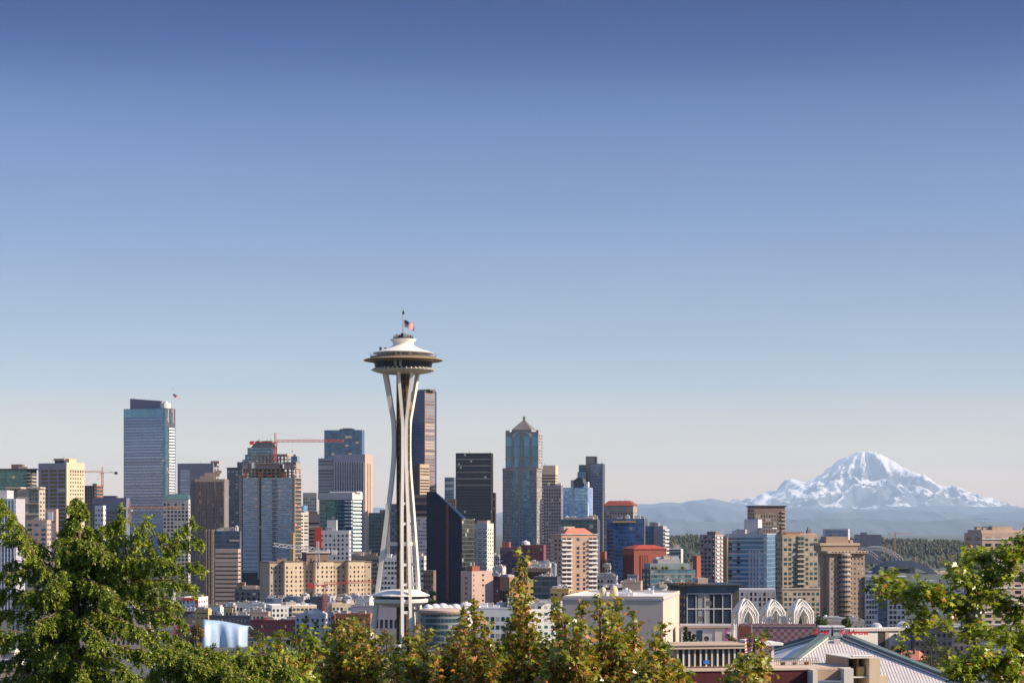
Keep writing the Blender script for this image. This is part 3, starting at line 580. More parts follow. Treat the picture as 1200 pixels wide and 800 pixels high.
# podium below it
b = Bld('podium_block', 'rough concrete podium at the foot of the unfinished blue tower', 275, 314, 318, 690, 1700, 6, M['slate']); b.grid('front', 'window', G['dark'], 6, 4, .5, .5); b.block('penthouse', M['pinktan'], 284, 300, 686, None, 0, .5); b.block('penthouse', M['pinktan'], 300, 313, 686.5, None, .1, .6); b.units(5, [M['pinktan'], M['brown']], 5)
def crane(label, D, pm, ytop, ybase, pjib, pctr, yjib, mats, apex=True, rz=0.0, w=1.9, wj=1.3, cab=True, ties=True, yj2=None):
    """lattice tower crane: mast, jib, counter jib with weights, cab, apex and tie lines"""
    k = D / F; e = empty('tower_crane', W(pm, ybase, D), rz, label, 'tower crane', 'tower cranes over the city')
    H = (ybase - yjib) * k; T = (ybase - ytop) * k; J = (pjib - pm) * k; Cc = (pctr - pm) * k; dj = 0 if yj2 is None else (yjib - yj2) * k
    def lattice(p, q, w, n, mat, name, tri=False):
        p, q = Vector(p), Vector(q); d = (q - p).normalized(); up = Vector((0, 0, 1)) if abs(d.z) < .8 else Vector((1, 0, 0)); a = d.cross(up).normalized(); u = a.cross(d)
        m = MB(); cs = [(-.5, 0), (.5, 0), (0, 1)] if tri else [(-.5, -.5), (.5, -.5), (.5, .5), (-.5, .5)]
        off = [a * (x * w) + u * (y * w) for x, y in cs]; r = w * .13
        for o in off: m.tube(p + o, q + o, r, n=4)
        for i in range(n):
            s0, s1 = p + (q - p) * (i / n), p + (q - p) * ((i + 1) / n)
            for j in range(len(off)):
                o1, o2 = off[j], off[(j + 1) % len(off)]; m.tube(s0 + (o1 if i % 2 else o2), s1 + (o2 if i % 2 else o1), r * .7, n=4)
        return m.build(name, mat, e)
    lattice((0, 0, 0), (0, 0, H), w, max(4, int(H / w / 1.1)), mats[0], 'mast')
    s = 1 if J > 0 else -1
    jb = lattice((s * w * .5, 0, H + .8), (J, 0, H + .8 + dj), wj, max(5, int(abs(J) / wj / 1.2)), mats[1], 'jib', True)
    cj = MB().box(min(-s * w * .5, Cc), max(-s * w * .5, Cc), -wj * .5, wj * .5, H + .3, H + .7).tube((-s * w * .5, -wj * .5, H + 1.6), (Cc, -wj * .5, H + 1.6), .06).tube((-s * w * .5, wj * .5, H + 1.6), (Cc, wj * .5, H + 1.6), .06).build('counter_jib', mats[0], e)
    MB().box(Cc - 1.8, Cc + 1.8, -wj * .6, wj * .6, H - 1.6, H + 1.4).build('counterweight', mats[2], cj); MB().box(Cc * .62 - 1, Cc * .62 + 1, -.6, .6, H + .72, H + 2).build('winch', M['unitwhite'], cj)
    MB().box(-w * .8, w * .8, -w * .8, w * .8, H - .5, H + .5).build('slewing_ring', mats[0], e)
    if cab: MB().box(s * w * .55, s * (w * .55 + 1.8), -w * .9, -w * .9 + 1.5, H - 2.2, H - .1).build('cab', M['unitwhite'], e)
    if apex:
        ap = lattice((0, 0, H + .5), (0, 0, T), w * .6, 5, mats[0], 'apex')
        if ties:
            MB().tube((0, 0, T), (J * .62, 0, H + .8 + wj + dj * .62), .07, n=4).build('tie_line', mats[1], ap); MB().tube((0, 0, T), (Cc * .85, 0, H + .8), .07, n=4).build('tie_line', mats[1], ap)
    hk = MB().tube((J * .25, 0, H + .8 + dj * .25), (J * .25, 0, H - 7), .06, n=4); hk.box(J * .25 - .4, J * .25 + .4, -.3, .3, H - 8.2, H - 7).build('hoist_rope', mats[2], jb)
    return e
RP = metalm('crane_red', (.60, .075, .05), .5); CO = metalm('crane_orange', (.55, .22, .07), .5); CW = metalm('crane_white', (.66, .62, .58), .5)
crane('red tower crane with long jib on top of the unfinished blue tower', 1893, 322.5, 507, 540, 403, 295, 518.6, (RP, RP, M['redpaint']), w=2.3, wj=1.9)
crane('small tan tower crane in the distance beside the tan notched tower', 2590, 120, 547, 570, 99, 136, 554, (CO, CO, M['dark_metal']), w=2.0, wj=1.6)
crane('orange tower crane working before the tall lilac blue skyscraper', 2050, 152, 588, 615, 211, 143, 596.5, (CO, CO, CO), w=2.0, wj=1.7, ties=False)
# blue glass and striped pair
b = Bld('skyscraper', 'dark navy glass skyscraper rising behind white striped tower', 380, 424, 427, 503.5, 3000, 10, M['slate'])
cm = curtm('navy_tower_glass', (.045, .10, .19), (.10, .15, .24), 5, 4, .22, .06, metal=.55); b.curt('front', cm); b.curt('right', cm); b.block('plant_screen', M['slate'], 397, 414, 502, None, .3, .6); b.block('rail', M['steel'], 400, 411, 501, 502, .4, .42)
b = Bld('skyscraper', 'white tower with dark vertical window stripes and lit right side', 391, 427.5, 436.5, 532, 2750, 17, M['lilac'])
b.curt('front', curtm('stripe_glass', (.04, .05, .09), (.12, .12, .16), 60, 4, .25, 0), (.02, .98), (2, b.lz(541.5)), off=.1); b.grid('front', 'fin', M['palegrey'], 13, b.h, .42, 1, u=(.0, 1), z=(2, b.lz(541)), t=1.0)
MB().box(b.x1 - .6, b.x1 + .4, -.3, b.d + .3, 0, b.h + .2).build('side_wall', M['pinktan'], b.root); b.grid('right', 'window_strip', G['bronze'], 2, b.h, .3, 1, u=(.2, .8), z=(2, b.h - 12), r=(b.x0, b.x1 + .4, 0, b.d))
b.block('wing', M['lilac'], 372, 391.2, 536, 690, .1, .9); x0, x1 = b.lx(372), b.lx(391.2); b.grid('front', 'window_band', G['blue'], 1, 4, .95, .5, z=(2, b.lz(538)), r=(x0, x1, b.d * .1, b.d * .9))
b = Bld('condominium', 'teal glass condominium with white balcony stack and white parapet', 375, 412, 422.5, 577, 2000, 20, M['darkgrey'])
cm = curtm('teal_condo_glass', (.04, .14, .16), (.18, .26, .27), 3, 3.5, .24, .08); b.curt('front', cm, (0, 1), (2, b.lz(584))); b.curt('right', cm, (0, 1), (2, b.lz(584)))
b.grid('front', 'balcony', M['white'], 1, 3.5, 1, .45, u=(.80, 1.02), z=(b.lz(618), b.lz(585)), t=1.6); b.grid('right', 'balcony', M['white'], 1, 3.5, .95, .45, u=(.0, 1.02), z=(b.lz(660), b.lz(585)), t=1.4); b.grid('front', 'balcony', M['beige'], 1, 3.5, .9, .3, u=(0, .22), z=(b.lz(650), b.lz(585)), t=1.2)
MB().box(b.x0 - 1.5, b.x1 + 1.5, -1.5, b.d + 1.5, b.lz(585), b.h + .1).build('parapet_wall', M['offwhite'], b.root); b.block('penthouse', M['white'], 384, 416, 575.5, None, .2, .8)
b = Bld('office_tower', 'plain grey slab tower between unfinished tower and teal condominium', 355, 371, 374, 577, 2600, 8, M['grey']); b.grid('front', 'window', G['dark'], 6, 3.9, .5, .45, z=(2, b.h - 6))
b = Bld('office_block', 'brown grey office block just left of teal condominium', 361, 375, 378, 602, 2300, 8, wallm('mauve_stone', (.24, .2, .2))); b.grid('front', 'window_band', G['dark'], 1, 3.9, .9, .45, z=(2, b.h - 8)); b.block('penthouse', M['brown'], 362, 371, 599)
b = Bld('apartment_tower', 'narrow white apartment slab with blue curved top beside unfinished tower', 347, 350, 361.5, 599, 2250, 62, M['offwhite'], depth=None)
b.grid('right', 'window_band', G['bronze'], 2, 3.6, .78, .42, z=(2, b.h - 3)); b.block('glass_top', curtm('top_blue', (.12, .24, .38), (.3, .33, .4), 3, 3, .1, .1), 347, 349.8, 592, None, .05, .95)
MB().lathe([(b.d * .42, b.h), (b.d * .40, b.h + 5), (b.d * .25, b.h + 6.5), (.01, b.h + 6.6)], 24, cx=-b.w * .5, cy=b.d * .5).build('curved_top', MATS['top_blue'], b.root)
b = Bld('apartment_block', 'white grey apartment block with red fin wall on its left', 370, 409, 411.5, 621, 1650, 6, M['palegrey'])
b.grid('front', 'window', G['dark'], 8, 3.4, .42, .5, z=(3, b.h - 2.5)); b.grid('right', 'window', G['dark'], 2, 3.4, .4, .5); b.block('fin_wall', M['redpaint'], 369, 377, 617.5, 642, -.06, .0); b.block('penthouse', M['palegrey'], 383, 394, 609, None, .1, .6); b.units(4, UN, 3)
# the wide tan apartment house
b = Bld('apartment_house', 'wide tan apartment house with projecting bays and many small windows', 315, 316, 435, 659, 1550, -24, M['tan'], depth=24)
fw = b.w
for i, (p0, p1, lit) in enumerate(((316, 330, 0), (331, 352, 1), (367, 388, 1), (405.5, 424, 1))):
    xa, xb = b.lx(p0), b.lx(p1)
    if lit:
        MB().box(xa, xb, -5.5, -.0, 0, b.h + .6).build('bay', M['cream'], b.root); b.grid('front', 'window', G['dark'], 4, 3.35, .34, .48, z=(2, b.h - 2), r=(xa, xb, -5.5, 0), cap=300)
        MB().box(xa - .4, xb + .4, -5.9, 0, b.h + .6, b.h + 1.4).build('cornice', M['brown'], b.root)
for p0, p1, n in ((316, 330, 3), (352.5, 366.5, 3), (388.5, 405, 3), (424.5, 435, 2)):
    b.grid('front', 'window', G['dark'], n, 3.35, .36, .48, z=(2, b.h - 2), r=(b.lx(p0), b.lx(p1), 0, b.d), cap=300)
MB().box(b.x0 - .5, b.x1 + .5, -.5, b.d + .5, b.h - .02, b.h + .8).build('cornice', M['brown'], b.root); b.block('penthouse', M['brown'], 362, 388, 648, None, .2, .7); b.block('penthouse_roof', M['beige'], 361, 389, 646.8, 648, .15, .75); b.units(6, [M['tan'], M['brown']], 3)
crane('pale grey tower crane with drooping jib above tan apartment house', 1560, 372.5, 634, 665, 320, 392, 646.5, (CW, CW, CW), w=2.4, wj=2.4, ties=False, yj2=641, cab=False)
crane('red tower crane with sagging lattice jib in front of tan apartment house', 1360, 380.5, 681, 744, 437, 364.5, 686, (RP, RP, M['redpaint']), w=1.5, wj=1.3, apex=True, ties=False, yj2=683.5)
# behind the observation tower
b = Bld('skyscraper', 'tallest navy black skyscraper with lit tan side right behind observation tower', 474, 497.5, 511.5, 457.5, 3000, 36, M['slate'])
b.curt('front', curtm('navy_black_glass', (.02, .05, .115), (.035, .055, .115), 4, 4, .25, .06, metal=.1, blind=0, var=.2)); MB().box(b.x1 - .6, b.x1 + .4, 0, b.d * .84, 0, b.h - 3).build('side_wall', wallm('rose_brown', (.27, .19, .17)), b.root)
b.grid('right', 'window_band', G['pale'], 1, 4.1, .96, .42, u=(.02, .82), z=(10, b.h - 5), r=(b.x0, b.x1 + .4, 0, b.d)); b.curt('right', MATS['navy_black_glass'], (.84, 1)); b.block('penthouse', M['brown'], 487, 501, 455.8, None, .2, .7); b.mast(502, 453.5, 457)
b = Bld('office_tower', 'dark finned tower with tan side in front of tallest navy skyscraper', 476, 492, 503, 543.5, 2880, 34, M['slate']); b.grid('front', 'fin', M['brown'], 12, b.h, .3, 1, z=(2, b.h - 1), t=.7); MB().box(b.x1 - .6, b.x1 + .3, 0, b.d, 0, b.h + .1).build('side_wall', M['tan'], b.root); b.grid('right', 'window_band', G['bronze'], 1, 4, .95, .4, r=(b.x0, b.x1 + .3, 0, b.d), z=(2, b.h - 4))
b = Bld('office_tower', 'brown topped office tower with white window grid left of black prism', 470, 504, 507, 579.5, 2200, 8, M['brown']); MB().box(b.x0 - .2, b.x1 + .2, -.4, b.d, 0, b.lz(606)).build('lower_wall', M['lilac'], b.root)
b.grid('front', 'window', G['dark'], 12, 3.9, .5, .45, z=(3, b.lz(607)), r=(b.x0, b.x1, -.4, b.d)); b.curt('front', curtm('brown_top_glass', (.035, .035, .06), (.14, .1, .1), 60, 9, .3, 0), (0, 1), (b.lz(604), b.h - 3))
b = Bld('office_block', 'dark teal glass office block just left of the observation tower legs', 432, 453, 457, 600.5, 2300, 10, M['slate']); b.curt('front', curtm('dark_teal_glass', (.03, .06, .08), (.08, .1, .1), 3.5, 3.9, .3, .12)); b.block('penthouse', M['brown'], 444, 455, 597)
b = Bld('office_tower', 'grey violet office tower seen between the observation tower legs', 452, 466, 471, 590, 2500, 20, wallm('grey_violet', (.17, .16, .2))); b.grid('front', 'window', G['blue'], 4, 3.9, .6, .5); b.grid('right', 'window', G['dark'], 3, 3.9, .5, .5)
b = Bld('office_block', 'olive grey office block with dense windows left of observation tower', 409, 444, 447, 651, 1700, 6, wallm('olive_grey', (.16, .16, .14))); b.grid('front', 'window', G['dark'], 14, 3.5, .62, .5); b.block('penthouse', M['tan'], 414, 425, 646.5); b.block('penthouse', M['brown'], 430, 440, 648); b.units(4, UN, 3)
b = Bld('apartment_block', 'white lilac apartment block between observation tower legs', 446, 470, 473, 653, 1500, 6, M['palegrey']); b.grid('front', 'window', G['dark'], 6, 3.5, .62, .48); b.units(3, UN, 3)
b = Bld('apartment_block', 'cream apartment block right of the observation tower legs', 484, 497, 499.5, 651, 1550, 12, M['offwhite']); b.grid('front', 'window', G['dark'], 3, 3.6, .55, .48); b.grid('right', 'window', G['dark'], 2, 3.6, .4, .48); b.block('penthouse', M['beige'], 488, 494, 648)
b = Bld('office_block', 'small brown brick block tucked beside the black prism tower', 496, 508, 511, 668, 1480, 12, M['brown']); b.grid('front', 'window', G['bronze'], 4, 3.6, .45, .5)
# black prism tower with sloping roof line
e = Bld('skyscraper', 'black glass prism tower with sloping top and red reflection streak', 500, 541, 556.5, 604, 1820, 34, M['darkgrey'], body=False); hx_ = e.lx(510)
bm_ = curtm('black_prism_glass', (.006, .014, .034), (.014, .024, .046), 2.2, 3.6, .12, .07, metal=0, rough=.35, blind=0, spec=.15); bm2 = curtm('dark_green_glass', (.03, .04, .035), (.05, .06, .055), 2.5, 3.6, .3, .1, metal=.25, blind=.12, var=.7)
zt = Zat(576, 1848) - e.z0; zl = Zat(606, 1820) - e.z0
m_ = MB(); m_.prism([(e.x0, 0), (hx_, 0), (0, 0), (0, e.d), (hx_, e.d), (e.x0, e.d)], 0, [zt, zt, zl, zl - 7, zt - 9, zt - 9]); m_.build('wall', bm_, e.root)
MB().box(-.02, .18, .3, e.d - .3, 1, zl - 1).build('curtain_wall', bm2, e.root); MB().box(e.lx(523), e.lx(525.6), -.14, .05, 4, e.lz(590)).build('red_reflection', wallm('painted_red_reflection', (.30, .02, .035), .5, rough=.3, scale=.5), e.root)  # thin red panel added to stand in for a reflection in the glass
b = Bld('skyscraper', 'dark bronze box skyscraper with faint window bands in mid skyline', 534, 576, 578, 530.5, 2700, 4, M['dkbrown'])
b.grid('front', 'window_band', wallm('bronze_band', (.12, .115, .125), .3, rough=.3), 1, 7.9, .96, .24, u=(.01, .99), z=(b.lz(572), b.lz(534)), t=.15, cap=60); b.curt('front', curtm('bronze_glass', (.014, .017, .028), (.03, .032, .046), 2.6, 4, .4, .1, metal=.05, rough=.25, spec=.25), off=.09); b.mast(549, 527, 531, .3); b.mast(573, 527.5, 531, .3)
b = Bld('office_tower', 'narrow black slab just visible right of the bronze box skyscraper', 570, 580, 581.5, 577, 2760, 6, M['dkbrown']); b.grid('front', 'window_band', G['dark'], 1, 4, .9, .4)
b = Bld('office_tower', 'small blue grey tower peeking out left of bronze box skyscraper', 521, 532, 534, 559, 3000, 6, wallm('steel_blue', (.15, .19, .27))); b.grid('front', 'window_band', G['blue'], 1, 4, .9, .45)
b = Bld('office_block', 'low brown office block between black prism and bronze box', 514, 534, 538, 584, 2700, 8, M['brown']); b.grid('front', 'window', G['dark'], 8, 4, .5, .45)
b = Bld('apartment_tower', 'white pink apartment tower with recessed balconies below bronze box skyscraper', 553, 571, 578.5, 613, 1900, 26, M['offwhite'])
b.grid('front', 'window', G['dark'], 3, 3.5, .66, .42, z=(3, b.h - 4)); b.grid('right', 'window', G['bronze'], 3, 3.5, .35, .42, z=(3, b.h - 4)); b.grid('front', 'balcony', M['white'], 3, 3.5, .9, .25, z=(2.4, b.h - 4.6), t=.9); b.block('penthouse', M['beige'], 557, 569, 609.5)
b = Bld('apartment_block', 'pink blank walled block with one column of small windows', 540, 553, 578, 669, 1500, 52, M['pink'])
b.grid('front', 'window', G['blue'], 1, 3.6, .28, .4, u=(.15, .8), z=(3, b.h - 3)); b.grid('right', 'window', G['dark'], 1, 3.6, .42, .38, u=(.42, .62), z=(2, b.h - 1)); b.grid('right', 'window', G['blue'], 1, 3.6, .3, .4, u=(.02, .16), z=(2, b.h - 1)); b.block('penthouse', M['redbrick'], 547, 552, 663, None, .05, .4)
# pyramid topped tower
b = Bld('skyscraper', 'teal glass skyscraper with stepped shoulders and pyramid roof', 589, 629, 635, 548, 2700, 15, wallm('grey_granite', (.30, .27, .27))); P = b
cmt = curtm('pyramid_teal', (.06, .15, .25), (.20, .22, .24), 5.2, 4, .10, .07, metal=.6, wob=.12); b.grid('front', 'window', G['blue'], 9, 4, .5, .5, u=(0, .30), z=(4, b.h - 2), cap=60); b.grid('front', 'window', G['blue'], 6, 4, .5, .5, u=(.80, 1), z=(4, b.h - 2), cap=110); b.grid('right', 'window', G['teal'], 3, 4, .5, .5, z=(4, b.h - 2), cap=150)
b.curt('front', cmt, (.30, .47), (4, b.h - 1), off=.5); b.curt('front', curtm('pyramid_mid', (.05, .11, .17), (.30, .28, .28), 3.6, 4, .3, .25), (.47, .60), (4, b.h - 1), off=.3); b.curt('front', cmt, (.60, .80), (4, b.h - 1), off=.5)
b.block('upper_tower', M['grey'], 592, 630.5, 505.5, 548.5, .06, .94); ux0, ux1 = b.lx(592), b.lx(630.5); ur = (ux0, ux1, b.d * .06, b.d * .94)
for u0, u1 in ((.0, .20), (.26, .44), (.56, .74), (.80, 1.0)):
    b.curt('front', curtm('pyramid_upper', (.07, .17, .28), (.25, .22, .22), 8, 13, .06, .04, metal=.6, wob=.12), (u0 + .01, u1 - .01), (b.lz(547), b.lz(509)), off=.3, r=ur)
b.curt('front', MATS['pyramid_mid'], (.45, .55), (b.lz(547), b.lz(511)), off=.2, r=ur); b.grid('right', 'window', G['teal'], 2, 4, .55, .5, z=(b.lz(547), b.lz(508)), r=ur, cap=180)
MB().box(b.x0 - .5, b.x1 + .5, -.6, b.d + .5, b.lz(551), b.lz(550)).build('belt_course', M['tan'], b.root); MB().box(ux0 - .4, ux1 + .4, b.d * .06 - .6, b.d * .95, b.lz(537.5), b.lz(536.6)).build('belt_course', M['tan'], b.root)
mx = (ux0 + ux1) / 2; hw = (b.lx(624) - b.lx(601)) / 2; cyy = b.d / 2; MB().box(mx - hw, mx + hw, cyy - hw, cyy + hw, b.lz(505.6), b.lz(503)).build('attic', M['grey'], b.root)
MB().hip(mx - hw - .3, mx + hw + .3, cyy - hw - .3, cyy + hw + .3, b.lz(503), b.lz(491.5), hw - 1.2, hw - 1.2).build('pyramid_roof', wallm('tan_slate', (.20, .175, .165)), b.root); MB().lathe([(1.6, b.lz(492)), (1.6, b.lz(489)), (2.2, b.lz(489)), (1.2, b.lz(487)), (.01, b.lz(486.4))], 10, cx=mx, cy=cyy).build('finial', M['brown'], b.root)
m_ = MB(); n = 14; yy = b.d * .06 - .8
for k in range(n):
    a0, a1 = PI * k / n, PI * (k + 1) / n; r0, r1 = hw * 1.0, hw * .80; zc = b.lz(512)
    vs = [(mx - math.cos(a) * r, y, zc + math.sin(a) * r * .62) for y in (yy, yy + .9) for a, r in ((a0, r0), (a1, r0), (a1, r1), (a0, r1))]
    m_.add(vs, [(0, 1, 2, 3)[::-1], (4, 5, 6, 7), (0, 4, 5, 1), (1, 5, 6, 2), (2, 6, 7, 3), (3, 7, 4, 0)])
m_.build('arch_trim', M['offwhite'], b.root)
for px in (593.5, 629): b.block('turret', M['grey'], px - 1.5, px + 1.5, 503.5, 505.6, .1, .3)
b = Bld('office_tower', 'cream office tower with dark ribbon windows right of pyramid skyscraper', 634, 651, 654, 545, 2950, 10, M['cream']); b.grid('front', 'window_band', G['bronze'], 1, 4.1, 1.0, .42, z=(3, b.h - 12)); b.grid('right', 'window_band', G['bronze'], 1, 4.1, .9, .42, z=(3, b.h - 12)); b.mast(637, 542, 545, .3)
b = Bld('office_tower', 'grey violet punched window tower right of pyramid skyscraper', 637, 657.5, 660, 568, 2500, 8, wallm('violet_concrete', (.23, .20, .235))); b.grid('front', 'window', G['black'], 7, 3.9, .5, .5, z=(3, b.h - 4)); b.grid('right', 'window', G['black'], 2, 3.9, .5, .5, z=(3, b.h - 4)); b.units(3, UN, 4)
b = Bld('office_tower', 'bright blue glass tower with white corner turrets', 659, 689, 694.5, 571, 2700, 16, M['palegrey'])
cm = curtm('bright_blue_glass', (.15, .33, .62), (.24, .36, .55), 3, 4, .15, .06, metal=.6); b.curt('front', cm, (.0, .40)); b.curt('front', cm, (.48, .98)); b.curt('right', cm, (.2, .9)); b.block('centre_bay', M['slate'], 673, 683, 561, None, .02, .6); b.block('dome_bay', M['darkgrey'], 674.5, 682, 559.5, 561, .1, .5); b.block('turret', M['palegrey'], 668.5, 672, 562, None, .05, .4); b.block('turret', M['white'], 685, 689, 564.5, None, .0, .3); b.block('glass_top', cm, 683, 689, 570, 590, -.06, .3)
b = Bld('skyscraper', 'slender blue grey skyscraper with split tan and dark crown', 692, 706, 708.8, 543, 3000, 14, M['slate']); b.curt('front', curtm('slender_glass', (.12, .18, .29), (.16, .2, .28), 4, 4, .2, .07)); MB().box(b.x1 - .6, b.x1 + .3, 0, b.d, 0, b.h).build('side_wall', M['slate'], b.root)
b.block('tan_fin', wallm('fin_tan', (.36, .29, .24)), 685, 696, 534, 640, .5, .95); b.block('dark_fin', M['slate'], 696, 697.5, 534.3, 640, .5, .95); b.block('teal_block', curtm('slender_teal', (.05, .12, .14), (.14, .18, .2), 4, 4, .2, .1), 677, 685, 544, 640, .4, .9); b.block('glass_block', curtm('slender_white', (.25, .35, .48), (.4, .44, .5), 3, 4, .15, .06), 676, 686, 552.5, 640, .2, .4); b.mast(704, 539, 543, .3)
b = Bld('hotel', 'grey tan hotel tower with red hipped roof and square windows', 707.5, 742, 746.5, 592, 2500, 12, wallm('hotel_stone', (.36, .30, .265)))
b.grid('front', 'window', G['dark'], 11, 3.9, .48, .5, z=(3, b.h - 7), skip=lambda i, j: False); b.grid('right', 'window', G['dark'], 3, 3.9, .4, .5, z=(3, b.h - 7)); MB().hip(b.x0 - 1, b.x1 + 1, -1, b.d + 1, b.h, b.lz(586.3), 6, 7).build('roof', M['redroof'], b.root); b.mast(730, 583, 587, .3); b.mast(724, 584, 587, .3)
# right of centre
b = Bld('office_block', 'deep blue glass block with ochre strip on top beside red hall', 711, 755, 759, 607.5, 1950, 8, M['slate'])
b.curt('front', curtm('deep_blue_glass', (.045, .11, .26), (.06, .10, .18), 2.6, 3.5, .22, .09, metal=.5, var=.7), (.0, 1)); b.block('ochre_strip', M['ochre'], 718, 745, 610, 612, -.03, .0); b.grid('front', 'balcony', M['slate'], 1, 3.5, .9, .3, u=(0, .22), t=1.2, z=(3, b.h - 8)); b.units(5, UN, 3)
b = Bld('apartment_block', 'grey rose apartment block with white balcony edge right of deep blue glass', 756, 777, 781.5, 616, 1960, 16, wallm('rose_concrete', (.36, .32, .32))); b.curt('front', curtm('mid_blue_glass', (.08, .13, .22), (.15, .17, .22), 3, 3.5, .2, .1), (0, .48)); b.grid('right', 'balcony', M['white'], 1, 3.5, 1, .4, t=2.2, z=(3, b.h - 2)); b.grid('right', 'window', G['dark'], 3, 3.5, .6, .5, z=(3, b.h - 2)); b.block('penthouse', M['pinktan'], 760, 768, 611.5); b.units(3, UN, 3)
b = Bld('office_block', 'dark teal glass block directly behind the peach apartment tower', 657, 700, 703, 608, 1780, 6, M['slate']); b.curt('front', curtm('behind_teal', (.04, .08, .10), (.09, .12, .13), 3, 3.6, .25, .1)); b.block('roof_screen', M['grey'], 659, 694, 606); b.units(6, UN, 3)
b = Bld('apartment_tower', 'peach and white apartment tower with coral hipped roof and balconies', 645, 658, 700, 626, 1650, -22, wallm('peach_stucco', (.52, .33, .235), .06))
fh = 3.42; W0 = b.w
for i, (u0, u1) in enumerate(((.0, .29), (.40, .52), (.58, .68), (.74, 1.0))):
    nm = 2 if i in (0, 3) else 1
    b.grid('front', 'window', G['blue'], nm, fh, .80, .62, u=(u0 + .01, u1 - .01), z=(3, b.h - 2), cap=90)
    if i in (0, 3): b.grid('front', 'balcony', M['white'], 1, fh, .98, .33, u=(u0, u1), z=(2, b.h - 3), t=1.5)
b.grid('left', 'window', G['dark'], 3, fh, .5, .5, z=(3, b.h - 3), cap=140); b.grid('left', 'balcony', M['white'], 1, fh, .2, .35, u=(.0, .5), z=(2, b.h - 3), t=1)
MB().hip(b.x0 + 2, b.x1 - 3, -.5, b.d * .8, b.h, b.lz(618.5), 6, 5).build('roof', M['coralroof'], b.root); b.block('penthouse', M['beige'], 666, 679, 616.5, None, .4, .8); MB().box(b.x0 - .6, b.x1 + .6, -.8, b.d + .5, b.h - .01, b.h + .5).build('cornice', M['offwhite'], b.root)
b = Bld('theatre_hall', 'windowless red brick hall with bright red hipped roof and vertical ribs', 730, 743, 781, 643.5, 1700, -20, wallm('red_hall_brick', (.29, .09, .065), .08))
xa, xb = b.lx(750), b.lx(761); b.grid('front', 'rib', M['redbrick'], 5, b.h, .6, 1, z=(4, b.lz(650)), r=(xa, xb, 0, b.d), t=.6); MB().box(b.x0 - .6, b.x1 + .6, -.6, b.d + .6, b.h - .01, b.h + .8).build('cornice', M['redroof'], b.root)
b.grid('left', 'rib', M['maroon'], 6, b.h, .6, 1, z=(4, b.lz(650)), t=.5); MB().hip(b.x0 - .4, b.x1 + .2, .1, b.d, b.h + .8, b.lz(638.3), 8, 7).build('roof', wallm('bright_red_roof', (.40, .07, .045), .1), b.root)
b = Bld('office_block', 'maroon brick slab wedged between peach tower and blue glass block', 703, 709, 711, 646, 1720, 12, M['redbrick']); b.grid('front', 'window_strip', G['black'], 2, b.h, .3, 1, z=(3, b.h - 6))
b = Bld('office_block', 'teal glass office block with planted roof terraces right of red hall', 752, 762, 815, 667, 1450, -12, M['slate'])
b.curt('front', curtm('pale_teal_glass', (.09, .18, .20), (.16, .20, .20), 2.4, 3.4, .3, .1, metal=.4, var=.8, blind=.15)); b.grid('left', 'window', G['dark'], 2, 3.4, .4, .5); b.block('upper_storey', wallm('grey_teal', (.24, .28, .29)), 764, 810, 660, None, .2, .95); b.block('upper_storey', M['grey'], 774, 800, 655, 660, .3, .9); b.grid('front', 'floor_band', wallm('grey_teal', ()), 1, 6.8, 1, .1, z=(3, b.h), t=.4); b.units(5, UN, 2.4, z=b.lz(655.5), area=(.3, .7, .4, .8))
m_ = MB()
for px in (766, 770, 778, 782, 801): m_.lathe([(.1, b.h), (1.3, b.h + .4), (1.5, b.h + 1.3), (.8, b.h + 2), (.05, b.h + 2.2)], 7, cx=b.lx(px), cy=1.5)
m_.build('planter_shrubs', leafm('planter_green', (.05, .08, .02), (.25, .20, .03)), b.root)
b = Bld('office_block', 'small teal glass block standing before the wooded hill', 783, 798, 800.5, 643, 2500, 8, M['palegrey']); b.curt('front', curtm('far_teal_glass', (.06, .11, .13), (.2, .24, .25), 3, 4.2, .35, .08)); b.units(3, UN, 5)
b = Bld('apartment_tower', 'pinkish grey apartment tower with lit balcony side left of white blue tower', 820.5, 838, 848, 626, 1900, 28, wallm('mauve_concrete', (.32, .26, .27)))
b.grid('front', 'window', G['dark'], 4, 3.5, .6, .5, z=(3, b.h - 1)); b.grid('right', 'balcony', M['white'], 2, 3.5, .6, .35, t=1.2, z=(3, b.h - 1)); b.grid('right', 'window', G['dark'], 3, 3.5, .55, .5, z=(3, b.h - 1)); b.block('penthouse', M['brown'], 826, 836, 622.5); b.grid('front', 'balcony', M['pinktan'], 3, 3.5, .5, .3, t=1.1, z=(2, b.h - 2), skip=lambda i, j: (i + j) % 3 == 0)
b = Bld('office_block', 'narrow dark brown brick slab before the wooded hill', 812, 816.5, 821.5, 651, 1600, 45, M['redbrick'])
b = Bld('apartment_tower', 'white and blue apartment tower with ochre edge strip right of centre', 850, 898.5, 909.5, 625, 1600, 17, M['palegrey'])
fh = 3.4
b.curt('front', curtm('blue_white_curtain', (.13, .25, .36), (.50, .50, .54), 60, fh, .30, 0, metal=.45, var=.5), (.0, .92), (3, b.h - 3)); b.grid('front', 'window', G['dark'], 2, fh, .42, .55, u=(.02, .42), z=(3, b.h - 3), t=.2)
b.grid('front', 'pier', M['palegrey'], 1, b.h, .9, 1, u=(.0, .07), z=(3, b.h - .5), t=.6); b.grid('front', 'pier', M['palegrey'], 4, b.h, .55, 1, u=(.55, .86), z=(3, b.lz(644.5)), t=.5); b.grid('front', 'floor_band', M['palegrey'], 1, 10.2, 1, .12, z=(3, b.h), t=.55)
